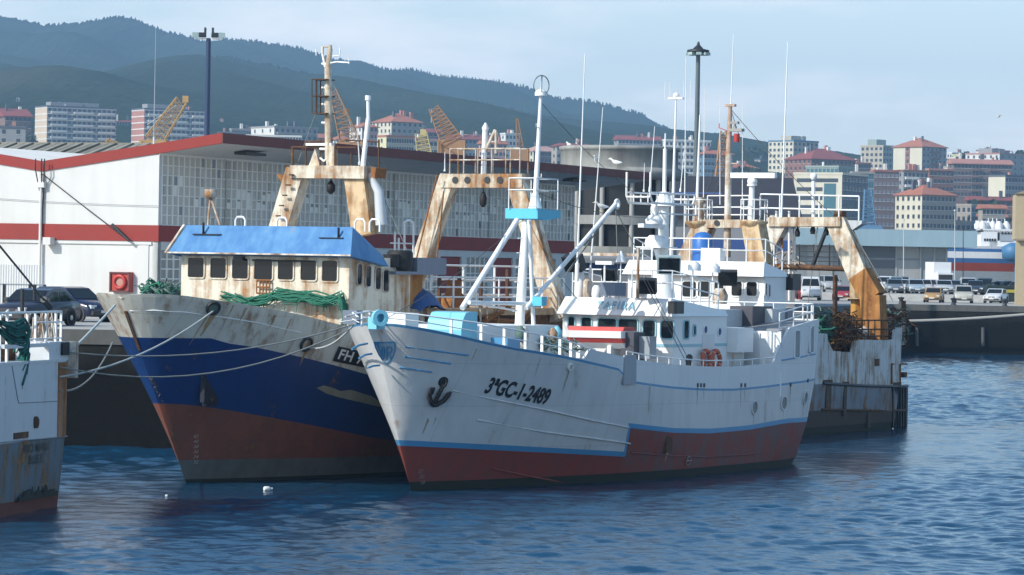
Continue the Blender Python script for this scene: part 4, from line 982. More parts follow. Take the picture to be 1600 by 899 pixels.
    m = MB(); m.tube([G(500, 233), G(513, 233)], .05, 6); m.tube([G(500, 247), (G(506, 252)), G(514, 247)], .04, 6); m.bb(G(480, 228) - V3((.1, 0, 0)), G(520, 224) + V3((.12, 0, 0))); m.build('radar_scanner', M['white_clean'], g1)
    # lattice mast
    a, c, t = G(514, 250), G(512.5, 105), G(516, 76)
    m = MB(); m.tube([a, c], .14, 8, r1=.12); m.tube([c, t], .09, 8); m.tube([G(504, 72), G(504, 85)], .05, 6); m.tube([G(504, 73), G(516, 74)], .025, 5); m.lathe([(.06, 0), (.06, .12)], t, 8)
    mast = m.build('lattice_mast', M['cream_rusty'], P)
    m = MB()
    for y_ in (124, 150, 177): m.bb(G(494, y_) + V3((-.3, 0, -.04)), G(516, y_ + 1) + V3((.3, 0, .02)))
    for x_ in (495, 501): m.tube([G(x_, 124), G(x_, 177)], .022, 5)
    for p_ in ((495, 124), (501, 124)): m.tube([G(*p_) + V3((-.3, 0, 0)), G(p_[0], 177) + V3((-.3, 0, 0))], .02, 5)
    m.build('mast_cage', M['rust_dark'], mast)
    m = MB()
    for y_ in (100, 137, 163, 192): m.tube([G(503, y_), G(513, y_ + .5)], .045, 6)
    m.build('mast_rung', M['white_clean'], mast)
    m = MB(); m.tube([G(516, 99), G(526, 97), G(543, 98), G(546, 99)], .03, 6); m.tube([G(545, 98), G(544, 84)], .012, 4); m.tube([G(494, 76), G(494, 87)], .02, 5); m.tube([G(531, 75), G(531, 87), G(520, 88)], .022, 5); m.tube([G(504, 85), G(508, 105)], .045, 6); m.build('mast_aerial', M['white_clean'], mast)
    m = MB(); m.tube([G(575, 152), G(575.5, 186)], .06, 8); m.tube([G(575.5, 186), G(567, 262)], .085, 8); m.lathe([(.1, 0), (.1, .16)], G(575, 157), 8); m.build('signal_pole', M['white_clean'], g1)
    whip(g1, BF, (562, 258), (558, 200), 0, .03)
    for x_ in (375, 440, 562, 585):
        m = MB(); q = BF.px(x_, 352 + (x_ - 300)*.02, fx + .5); m.tube([q + V3((0, .18, -.1)), q + V3((0, .18, .2)), q + V3((0, .10, .3)), q + V3((0, -.12, .3)), q + V3((0, -.2, .2)), q + V3((0, -.2, -.1))], .035, 6); m.build('roof_handrail', M['white_clean'], wh)
    q, t = BF.px(333, 352, fx + 1), BF.px(329, 308, fx + 1); m = MB()
    for dy_, dx_ in ((-.28, 0), (.2, 0), (0, .4)): m.tube([q + V3((dx_, dy_, 0)), t], .05, 6)
    m.lathe([(.14, 0), (.22, .08), (.22, .26), (.2, .3)], t - V3((0, 0, .05)), 10); m.build('searchlight_tripod', M['white_rusty'], wh)
    m = MB()
    for x_, y0_, y1_ in ((617, 362, 398), (623, 372, 398), (632, 346, 395), (646, 348, 398)): m.tube([BF.py(x_, y0_, -2), BF.py(x_, y1_, -2)], .04, 6)
    m.tube([BF.py(632, 347, -2), BF.py(639, 344, -2), BF.py(646, 349, -2)], .04, 6); m.tube([BF.py(610, 380, -2), BF.py(646, 381, -2)], .025, 5); m.build('ladder_rail', M['white_clean'], P)
    # ---- stern gantry
    gx2 = 18.65
    def G2(px_, py_, x=gx2): return BF.px(px_, py_, x)
    g2 = MB(); p0, p1 = G2(694, 283), G2(822, 283); g2.beam(p0, p1, .6, .5); g2 = g2.build('gantry', M['cream_rusty'], P)
    legbeam(g2, G2(634, 482), G2(704, 276), .50, .62, 'cream_rusty'); legbeam(g2, G2(874, 500), G2(806, 276), .52, .66, 'cream_rusty')
    for x_ in (718, 737, 768, 788):
        m = MB(); m.disc(G2(x_, 282) + V3((-.31, 0, 0)), (-1, 0, 0), .125, .015); m.build('beam_hole', M['dark'], g2)
    m = MB(); m.tube([G2(755, 292), G2(755, 306)], .02, 5); m.lathe([(.05, .3), (.14, .1), (.13, -.15), (.05, -.25)], G2(755, 313), 9); m.build('block', M['black'], g2)
    m = MB(); m.tube([G2(660, 420) + V3((-.6, 0, 0)), G2(696, 274) + V3((-.6, 0, 0))], .03, 5); m.tube([G2(690, 440) + V3((-.5, 0, 0)), G2(704, 300) + V3((-.5, 0, 0))], .03, 5); m.build('gantry_pipe', M['rust'], g2)
    rail(g2, [p0 + V3((-.3, -.4, .25)), p1 + V3((-.3, .1, .25))], .9, M['white_rusty'], .028, (1.0, .55), .55, 'gantry_rail'); rail(g2, [p0 + V3((.3, -.4, .25)), p1 + V3((.3, .1, .25))], .9, M['white_rusty'], .028, (1.0,), .8, 'gantry_rail')
    m = MB(); m.tube([G2(755.5, 272), G2(758, 203)], .10, 8); m.lathe([(.10, 0), (.14, .1), (.03, .3)], G2(758.5, 205), 8); m.build('light_mast', M['white_clean'], g2)
    m = MB(); m.tube([G2(757, 240), G2(774, 203)], .06, 6); m.tube([G2(775, 240), G2(775, 203)], .06, 6); m.tube([G2(766, 222), G2(775, 222)], .03, 5); m.build('net_davit', M['white_rusty'], g2)
    whip(g2, BF, (695, 268), (695, 238), -2.3, .025)
    # after house with a rusted deck edge, rails and piping
    y0 = -2.9; a, c = BF.py(664, 482, y0), BF.py(880, 486, y0)
    m = MB(); m.bb((a.x, y0, 4.0), (c.x, 2.9, a.z - .22)); m.build('after_house', M['rust_dark'], P)
    m = MB(); m.bb((a.x - .1, y0 - .15, a.z - .24), (c.x + .1, 3.0, a.z)); m.build('boat_deck', M['deck_rust'], P)
    # pale net draped against the fence of the boat deck, rails in front
    rail(P, [(a.x + .3, y0, a.z), (c.x, y0, a.z)], 1.05, M['white_clean'], .03, (1.0, .68, .36), 1.5, 'deck_rail', .035)
    rail(P, [(a.x + .9, y0 + 1.6, a.z), (c.x, y0 + 1.6, a.z)], 1.45, M['white_clean'], .035, (1.0, .66, .3), 2.4, 'deck_rail', .045)
    for x_ in (686, 717, 751, 792):
        q = BF.py(x_, 470, y0 + .8); m = MB(); m.beam(V3((q.x, q.y, a.z)), V3((q.x, q.y, a.z + 1.35)), .10, .10); m.build('post', M['rust_dark'], P)
    q = BF.py(709, 468, y0 + .8); m = MB(); m.lathe([(.55, 0), (.5, .3), (.28, .5), (.24, .85), (.3, .95)], (q.x, q.y, a.z), 12); m.build('vent_cowl', M['rust'], P)
    m = MB()
    for i in range(14):
        p = BF.py(rg.uniform(742, 815), rg.uniform(494, 512), y0 - .2); q = p + V3((rg.uniform(.6, 1.8), rg.uniform(-.1, .1), rg.uniform(-.25, .45))); m.tube([p, q], rg.uniform(.03, .06), 6)
    m.build('deck_pipes', M['rust'], P)
    for x_ in (751, 761, 779): 
        p = BF.py(x_, 479, y0 - .22); m = MB(); m.tube([p, p - V3((0, 0, .75))], .04, 6); m.build('stanchion', M['cream_rusty'], P)
    m = MB(); p = BF.py(830, 500, -1.5); m.box(p, (1.3, .6, .7)); m.build('winch', M['dark_grey'], P)
    # the stays
    for a_, c_ in (((514, 120), (430, 352)), ((520, 130), (640, 400))):
        m = MB(); m.tube([BF.px(a_[0], a_[1], gx), BF.px(c_[0], c_[1], gx + .3)], .014, 4); m.build('stay_wire', M['rope_dk'], P)
M['scar'] = paint('chipped_primer', (.30, .29, .22), .7, .15, dirt=.6); M['pocket'] = paint('pocket_black_steel', (.006, .010, .024), .6, .1); M['letter_dim2'] = plain('faded_white_marks', (.50, .40, .34), .6)
M['wh_cream'] = paint('rust_run_white_paint', (.66, .61, .50), .5, .49, .55, .5, scale=.9, rustcol=(.24, .10, .03)); M['orange_rust2'] = paint('cream_and_rust_paint', (.60, .44, .26), .6, .62, .5, .6); M['deck_rust'] = paint('rusted_deck_edge', (.52, .36, .22), .7, .55, .3, .6)
build_blue()
def net_on_blue():
    fx = 4.25; rg = random.Random(3)
    root = MB(); pts = [(352, 459), (372, 464), (392, 470), (408, 468), (425, 462), (433, 459), (450, 462), (470, 463), (480, 460), (495, 464), (512, 467), (525, 466), (535, 464), (540, 472), (543, 484), (542, 498), (538, 506)]
    P3 = [BF.px(x, y, fx - .28) for x, y in pts]
    for j in range(60):
        ph = rg.uniform(0, 6); am = rg.uniform(.02, .16); o = rg.uniform(-.10, .10); d = rg.uniform(-.28, .06)
        line = [p + V3((d + rg.uniform(-.04, .04), 0, o + am*sin(i*1.1 + ph) - abs(d)*.25)) for i, p in enumerate(P3)]
        k0 = rg.randint(0, 6); k1 = rg.randint(10, len(line)); root.tube(line[k0:k1], rg.uniform(.012, .03), 4, cap=False)
    for i in range(70):
        k = rg.randint(0, len(P3) - 2); p = P3[k].lerp(P3[k + 1], rg.random()); L = rg.uniform(.15, .5); root.tube([p, p + V3((rg.uniform(-.1, .05), rg.uniform(-.1, .1), -L))], .012, 4, cap=False)
    w = MB(); 
    for v in root.v: pass
    o = root.build('fishing_net', M['net']); o.matrix_world = BF.M.copy(); tag(o, 'green fishing net draped along the bulwark under the blue ship\'s wheelhouse windows', 'net')
net_on_blue()
# ================================================================== the rusty ship astern of it
ZF = Frame((.9, 136.5, 0), ANG)
ZH = Hull(ZF, 4.0, 2.0, [(-1.2, 27.6), (0, 28.0), (5, 28.3)], [(-1.2, 3.4), (0, 3.75), (1.5, 3.95), (5, 4.0)],
          (.3, 2.0, 1.9), (.5, 1.8, 1.2), (.07, 2.2, 2.0, .82), (.07, 2.2, 2.0, .80))
rusty = empty('stern_trawler', ZF.o, ZF.a)
tag(rusty, 'weathered white trawler with a rust stained stern, lying beyond the nearest white ship', 'fishing ship')
def build_rusty():
    H, P = ZH, rusty; rg = random.Random(21)
    print('stern px', [tuple(round(q, 2) for q in H.hit(x, 600)) for x in (1280, 1350, 1400, 1415)])
    c1 = H.curve([(1290, 641), (1350, 642), (1400, 642)]); c2 = H.curve([(1290, 600), (1350, 603.5), (1400, 604)])
    sh = H.curve([(1285, 521), (1293, 522), (1294.5, 548), (1331, 551), (1334, 533), (1350, 531), (1396, 532)]); z4 = sh[-1][1] + .45
    L = sh[-1][0]; sh = [(0, sh[0][1])] + sh + [(L + .05, z4), (L + .5, z4 + .1), (40, z4 + .2)]
    xs = [p[0] for p in sh[1:-1]]
    us = sorted(set(H.us_with(36, [x + d for x in xs for d in (-.02, .02)], 3)))
    wd = sorted(set([round(u, 4) for u in us if 0 <= u <= 1]))
    hull_mesh(H, wd, [-1.2, .35, c1, c2, [(x, z - .08) for x, z in sh], sh], lambda i, j: [0, 1, 2, 3, 3][j], [M['weed'], M['stern_brown'], M['stern_grey'], M['stern_white'], M['rust_dark']], P, lambda x: .7)
    def strip(pix, r, mat, name, off=.03):
        m = MB(); m.tube([H.hit(x, y, off) for x, y in pix], r, 6); return m.build(name, M[mat], P)
    strip([(1285, 599), (1350, 603), (1400, 604), (1417, 603)], .07, 'dark', 'rubbing_strake'); strip([(1283, 640), (1350, 641.5), (1400, 641.5), (1416, 641)], .06, 'rust_dark', 'rubbing_strake')
    for x in range(1394, 1421, 4):
        try:
            a, c = H.hit(min(x, 1416), 606, .02), H.hit(min(x, 1415), 668, .02); m = MB(); m.beam(a, c, .10, .10, up=(1, 0, 0)); m.build('fender_bar', M['dark' if x % 8 else 'grey'], P)
        except Exception: pass
    for x0, y0, x1, y1 in ((1286, 594, 1300, 600), (1316, 597, 1326, 602), (1396, 598, 1404, 603), (1367, 561, 1373, 572), (1411, 582, 1416, 590)):
        a, c = H.hit(x0, y0), H.hit(x1, y1); m = MB(); m.bb((a.x, a.y - .03, c.z), (c.x, a.y + .1, a.z)); m.build('freeing_port', M['rust_dark'], P)
    for x, y0, y1, w_ in ((1295, 602, 640, .55), (1321, 603, 650, .30), (1358, 640, 668, .25)):
        a, c = H.hit(x, y0), H.hit(x, y1); m = MB(); m.bb((a.x - w_/2, a.y - .012, c.z), (a.x + w_/2, a.y + .05, a.z)); m.build('rust_stain', M['stern_brown'], P)
    a, c = H.hit(1392, 569), H.hit(1416, 600); m = MB(); 
    for p_, q_ in (((1392, 569), (1420, 569)), ((1392, 569), (1392, 600)), ((1405, 569), (1405, 600))): m.tube([H.hit(min(p_[0], 1416), p_[1], .05), H.hit(min(q_[0], 1416), q_[1], .05)], .04, 5)
    m.build('boarding_frame', M['rust'], P)
    # ---- wheelhouse
    fx, w = 14.1, 3.2; zt = ZF.px(1150, 409, fx).z; zv = ZF.px(1150, 431, fx).z; xe = ZF.py(1228, 450, -w).x
    wh = wheelhouse(P, fx, xe, w, 3.0, zv, zt, .35, [M['white_clean'], M['white_clean']], side_over=.12, taper=.1, zta=zv + .18)
    rt, up = V3((0, -1, 0)), V3((0, 0, 1))
    pixwins(wh, ZF, 'x', fx - .005, [(1067, 440, 1088, 464), (1091, 440, 1109.5, 464), (1116.5, 441, 1131, 464), (1143.5, 440.5, 1159.5, 462.5), (1167, 441, 1183, 462.5)], rt, up, M['white_clean'], M['glass'], .09, .05)
    pixwins(wh, ZF, 'y', -w - .005, [(1195, 443, 1197.5, 462), (1200.5, 445, 1203, 464)], V3((1, 0, 0)), up, M['white_clean'], M['glass'], .08, .05)
    rail(P, [(xe - .2, w - .1, zv + .2), (fx + .3, w - .1, zt), (fx + .3, -w + .1, zt), (xe - .2, -w + .1, zv + .2)], .95, M['white_clean'], .03, (1.0, .5), .9, 'roof_rail')
    m = MB(); m.bb((xe, -2.6, 3.0), (xe + 5, 2.6, zv - 1.6)); m.build('deckhouse', M['white_rusty'], P)
    m = MB(); p = ZF.py(1237, 441, -w); m.box(p, (.8, .5, .7)); m.build('vent_box', M['dark'], P)
    p = ZF.px(1098, 390, fx + 1.5); m = MB(); m.lathe([(.42, -.75), (.45, -.6), (.45, .45), (.3, .68), (.08, .75)], p, 12); m.build('gas_bottle', M['gas_blue'], P)
    p = ZF.px(1114, 399, fx + .4); m = MB(); m.box(p, (.5, .9, .6)); m.build('lamp_box', M['white_clean'], P)
    p = ZF.px(1077, 433, fx - 3); 
    floodlamp(P, ZF.py(1137, 434, -2.0), (-1, -.5, -.3), .62)
    for x_, y_ in ((1125, 462),): q = ZF.px(x_, y_, fx - 1.2); m = MB(); m.lathe([(.3, -.35), (.35, 0), (.2, .3)], q, 10); m.build('capstan', M['white_rusty'], P)
    # ---- gantry with two platform heads
    gx = 17.2
    G = lambda a, c, x=gx: ZF.px(a, c, x)
    g = MB(); g.beam(G(1098, 350), G(1190, 350), .7, .35); g = g.build('gantry', M['cream_rusty'], P)
    legbeam(g, G(1074, 412), G(1102, 352), .75, .8, 'cream_rusty'); legbeam(g, G(1189, 414), G(1178, 352), .85, .8, 'orange_rust2')
    for x_ in (1092, 1178):
        p = G(x_, 347); m = MB(); m.lathe([(.2, -.5), (.55, -.12), (.62, -.05), (.62, .03)], p, 14); m.build('platform', M['orange_rust2'], g)
        m = MB()
        for hh in (.55, .95):
            m.tube([p + V3((.58*cos(2*pi*k/14), .58*sin(2*pi*k/14), hh)) for k in range(15)], .025, 5)
        for k in range(7): q = p + V3((.58*cos(2*pi*k/7), .58*sin(2*pi*k/7), 0)); m.tube([q, q + V3((0, 0, .95))], .025, 5)
        m.build('platform_rail', M['white_clean'], g)
    for x_ in (1092,): p = G(x_, 345); m = MB(); m.lathe([(.22, 0), (.2, .7), (.3, .8), (.25, 1.0)], p, 10); m.build('winch_motor', M['white_rusty'], g)
    rail(g, [G(1105, 346), G(1170, 346)], 1.1, M['white_clean'], .03, (1.0, .55, .25), .8, 'gantry_rail')
    m = MB(); m.disc(G(1126, 349) + V3((-.38, 0, 0)), (-1, 0, 0), .13, .02); m.build('beam_hole', M['dark'], g)
    a, c, t = G(1136, 402), G(1138.5, 240), G(1141, 165)
    m = MB(); m.tube([a, c], .17, 8, r1=.14); m.build('main_mast', M['white_rusty'], P); mast = bpy.data.objects[m and 'main_mast']
    m = MB(); m.tube([c, t], .13, 8, r1=.09); m.box(t + V3((0, 0, .0)), (.2, .5, .1)); m.tube([G(1135, 256), G(1152, 256)], .04, 6); m.build('upper_mast', M['rust_mast'], mast)
    m = MB(); m.bb(G(1142, 204) + V3((-.15, 0, -.05)), G(1161, 203) + V3((.15, 0, .05))); m.bb(G(1143, 192) + V3((-.1, 0, -.05)), G(1154, 192) + V3((.1, 0, .05))); m.prism([G(1143, 204), G(1148, 194), G(1150, 204)], (.1, 0, 0)); m.build('radar_scanner', M['concrete'], mast)
    m = MB(); m.tube([G(1124, 193), G(1124, 201)], .03, 5); m.tube([G(1124, 200), G(1137, 205)], .02, 5); m.lathe([(.12, 0), (.14, .35)], G(1151, 222), 8); m.build('navigation_lamp', M['red'], mast)
    p0, p1 = G(1143, 274), G(1212, 274); m = MB(); m.bb(p0 + V3((-.12, 0, -.12)), p1 + V3((.12, 0, .10))); m.build('radar_bar', M['white_clean'], mast)
    m = MB(); m.tube([G(1174, 345), G(1175, 291)], .13, 8); m.ball(G(1175.5, 284), .22); m.lathe([(.22, 0), (.22, .08)], G(1175, 291), 10); m.build('satellite_dome', M['white_clean'], g)
    for pb, pt_, r_ in (((1049, 400), (1056.5, 152), .10), ((1069, 400), (1072, 90), .035), ((1136, 330), (1146, 55), .04), ((1221, 340), (1231, 66), .05), ((1125, 320), (1125, 152), .022), ((1160, 320), (1160, 160), .022), ((1099, 330), (1101, 140), .025), ((1086, 400), (1094, 180), .10)):
        a, c = G(*pb), G(*pt_); m = MB(); m.tube([a, a.lerp(c, .5), c], r_, 6, r1=r_*.4); o = m.build('whip_antenna', M['white_clean'], P)
    m = MB(); t = G(1056.5, 154); m.bb(t + V3((-.1, -.35, -.04)), t + V3((.1, .35, .04))); m.ball(t + V3((0, 0, .12)), .14)
    for d in (-.7, -.35, .3, .55): m.tube([t + V3((0, d, -.05)), t + V3((0, d, .75))], .014, 4)
    m.build('aerial_cluster', M['white_clean'], P)
    m = MB(); m.bb(G(1055, 299) + V3((0, 0, -.1)), G(1128, 303) + V3((.15, 0, .05))); m.build('awning_rail', M['tarp_blue'], P)
    # ---- stern gantry
    sx = 25.9
    S = lambda a, c, x=sx: ZF.px(a, c, x)
    g = MB(); g.beam(S(1205, 347), S(1318, 347), .8, .42); g = g.build('stern_gantry', M['cream_rusty'], P)
    legbeam(g, S(1184, 412), S(1220, 344), .55, .9, 'white_rusty'); 
    m = MB(); m.beam(S(1308, 346), S(1345, 432), .9, .55, 0, (1, 0, 0), .95, .75); m.build('leg', M['cream_rusty'], g)
    m = MB(); m.beam(S(1344, 428), S(1366, 466), .95, .75, 0, (1, 0, 0), .95, .8); m.beam(S(1364, 462), S(1367, 545), .95, .8, 0, (1, 0, 0)); m.build('leg', M['orange_rust'], g)
    m = MB(); m.prism([S(1316, 344), S(1347, 345), S(1346, 350), S(1331, 360)], (.5, 0, 0)); m.build('outrigger', M['grey_lt'], g)
    rail(g, [S(1192, 341) + V3((-.3, 0, 0)), S(1346, 345) + V3((-.3, 0, 0))], 1.08, M['white_clean'], .04, (1.0, .42), 1.05, 'gantry_rail')
    m = MB(); m.tube([S(1271, 342), S(1271, 283)], .09, 8); m.lathe([(.1, 0), (.16, .1), (.15, .25), (.02, .3)], S(1271, 281), 10); m.build('light_mast', M['white_clean'], g)
    m = MB(); m.prism([S(1301, 342), S(1304, 330), S(1315, 330), S(1317, 342)], (.5, 0, 0)); m.build('block_housing', M['rust_dark'], g)
    for x_, y_ in ((1246, 366), (1291, 364), (1270, 362)):
        m = MB(); t = S(x_, y_); m.tube([S(x_, 350), t], .04, 5); m.lathe([(.06, .25), (.13, .05), (.10, -.12)], t, 9); m.build('hanging_block', M['black'], g)
    m = MB(); m.tube([S(1294, 352), S(1268, 420)], .10, 8); m.build('boom', M['dark'], g)
    m = MB(); m.tube([S(1200, 416), S(1320, 420)], .13, 8); m.build('cross_boom', M['rust_dark'], g)
    m = MB(); 
    for x_ in (1249, 1272, 1296, 1311): m.tube([S(x_, 382), S(x_, 420)], .03, 5)
    for y_ in (384, 393, 401, 408): m.tube([S(1249, y_), S(1335, y_ + 1)], .022, 5)
    m.build('net_frame', M['dark'], g)
    for a, c in (((1278, 350), (1262, 480)), ((1272, 350), (1284, 470)), ((1240, 352), (1236, 470)), ((1330, 358), (1395, 470)), ((1250, 352), (1222, 415))):
        m = MB(); m.tube([S(*a), S(*c)], .022, 4); m.build('hoist_wire', M['rope_dk'], g)
    for x_, y0_, y1_, mt in ((1213, 330, 470, 'white_clean'), (1222, 372, 460, 'rust'), (1233, 330, 470, 'white_clean'), (1205, 352, 460, 'white_clean')):
        m = MB(); m.tube([S(x_, y0_), S(x_, y1_)], .06, 6); m.build('deck_post', M[mt], P)
    m = MB()
    for i in range(30):
        p = S(rg.uniform(1198, 1250), rg.uniform(385, 430)); m.tube([p, p + V3((rg.uniform(-.6, .6), rg.uniform(-.6, .6), rg.uniform(-.5, .5)))], .035, 5)
    m.build('deck_pipes', M['white_rusty'], P)
    for a, c in (((1141, 170), (1300, 335)), ((1139, 240), (1100, 335)), ((1140, 200), (1062, 400)), ((1141, 168), (1200, 338))):
        m = MB(); m.tube(sag(ZF.px(*a, 17.2), ZF.px(*c, 17.2), .15), .016, 4); m.build('stay_wire', M['chain'], P)
    # ---- funnel and rusted gear at the stern
    fx_ = ZF.py(1339, 500, -2.2); z1 = ZF.py(1339, 437, -2.2).z; z0 = 3.6; zm = ZF.py(1339, 466, -2.2).z
    m = MB(); m.lathe([(.30, 0), (.30, zm - z0)], (fx_.x, fx_.y, z0), 14); m.build('funnel', M['funnel_y'], P); fn = bpy.data.objects['funnel']
    m = MB(); m.lathe([(.32, 0), (.36, .1), (.36, z1 - zm)], (fx_.x, fx_.y, zm), 14); m.disc((fx_.x, fx_.y, zm - .04), (0, 0, 1), .62, .05); m.build('funnel_top', M['funnel_r'], fn)
    m = MB(); p = ZF.py(1360, 488, -2.9)
    for r_ in (.22, .12): m.tube([p + V3((-r_, 0, -.7)), p + V3((-r_, 0, .2)), p + V3((-r_*.7, 0, .2 + r_*.7)), p + V3((0, 0, .2 + r_)), p + V3((r_*.7, 0, .2 + r_*.7)), p + V3((r_, 0, .2)), p + V3((r_, 0, -.7))], .035, 6)
    m.build('pipe_loop', M['white_rusty'], P)
    m = MB(); p = ZF.py(1368, 519, -3.2); m.ball(p, .42); m.ball(p + V3((-.9, .2, -.05)), .3); m.build('net_float', M['white_rusty'], P)
    rail(P, [H.pt(x, 3.9, -1, -.15) for x in (21.2, 23, 24.4)] + [H.pt(26.6, 3.9, -1, -.15)], 1.0, M['rust_dark'], .035, (1.0, .6, .3), .7, 'stern_rail')
    p0_ = H.hit(1417, 512); m = MB(); m.beam(V3((p0_.x, p0_.y + .3, p0_.z - .8)), V3((p0_.x, p0_.y + .3, p0_.z + .25)), .35, .3); m.build('quarter_post', M['white_rusty'], P)
    for x_, y0_, y1_ in ((1305, 430, 500), (1383, 505, 530), (1412, 470, 505)):
        a, c = ZF.py(x_, y1_, -2.6), ZF.py(x_, y0_, -2.6); m = MB(); m.beam(a - V3((0, 0, .6)), c, .16, .16); m.build('gallows_post', M['rust_dark'], P)
M['stern_white'] = paint('streaked_white_plating', (.56, .57, .56), .5, .34, .75, .75, scale=1.6, rustcol=(.17, .09, .04)); M['stern_grey'] = paint('scuffed_grey_plating', (.20, .22, .25), .6, .30, .7, .9, scale=1.8); M['stern_brown'] = paint('weedy_brown_plating', (.065, .048, .038), .7, .2, .6, .7)
M['rust_mast'] = paint('rust_red_mast', (.50, .40, .34), .6, .72); M['gas_blue'] = paint('blue_bottle', (.03, .14, .42), .4, 0); M['funnel_y'] = paint('ochre_funnel', (.58, .29, .05), .55, .35, .5, .5); M['funnel_r'] = paint('rusted_cream_funnel', (.52, .42, .26), .6, .55, .4, .6)
build_rusty()
def heap(name, fr, boxes, mat, label, cat, n=260, y0=-3.0, dep=1.6, seed=2, r=(.015, .05)):
    rg = random.Random(seed); m = MB()
    for (xa, ya, xb, yb) in boxes:
        for i in range(n//len(boxes)):
            y = y0 + dep*rg.random(); p = fr.py(rg.uniform(xa, xb), yb - (yb - ya)*rg.random()**1.4, y)
            pts = [p]
            for k in range(4): pts.append(pts[-1] + V3((rg.uniform(-.25, .25), rg.uniform(-.25, .25), rg.uniform(-.22, .16))))
            m.tube(pts, rg.uniform(*r), 4, rg.randint(0, len(mat) - 1), cap=False)
    o = m.build(name, [M[k] for k in mat]); o.matrix_world = fr.M.copy(); return tag(o, label, cat)
heap('net_heap', ZF, [(1292, 492, 1335, 545)], ['net_brown', 'rust', 'rust_dark', 'orange_rust'], 'heap of rusty brown nets spilling over the stern bulwark of the weathered white ship', 'net', 520, -3.4, 1.9, 5)
heap('net_heap', ZF, [(1378, 484, 1412, 530)], ['net_grey', 'net_brown', 'rust_dark'], 'tangle of grey green nets and gear at the last corner of the weathered ship\'s stern', 'net', 300, -3.2, 1.6, 6)
heap('net_heap', ZF, [(1278, 486, 1296, 522)], ['net_grey', 'net'], 'small grey green net bundle between the white ship\'s stern and the rusty nets', 'net', 160, -3.3, 1.5, 7)
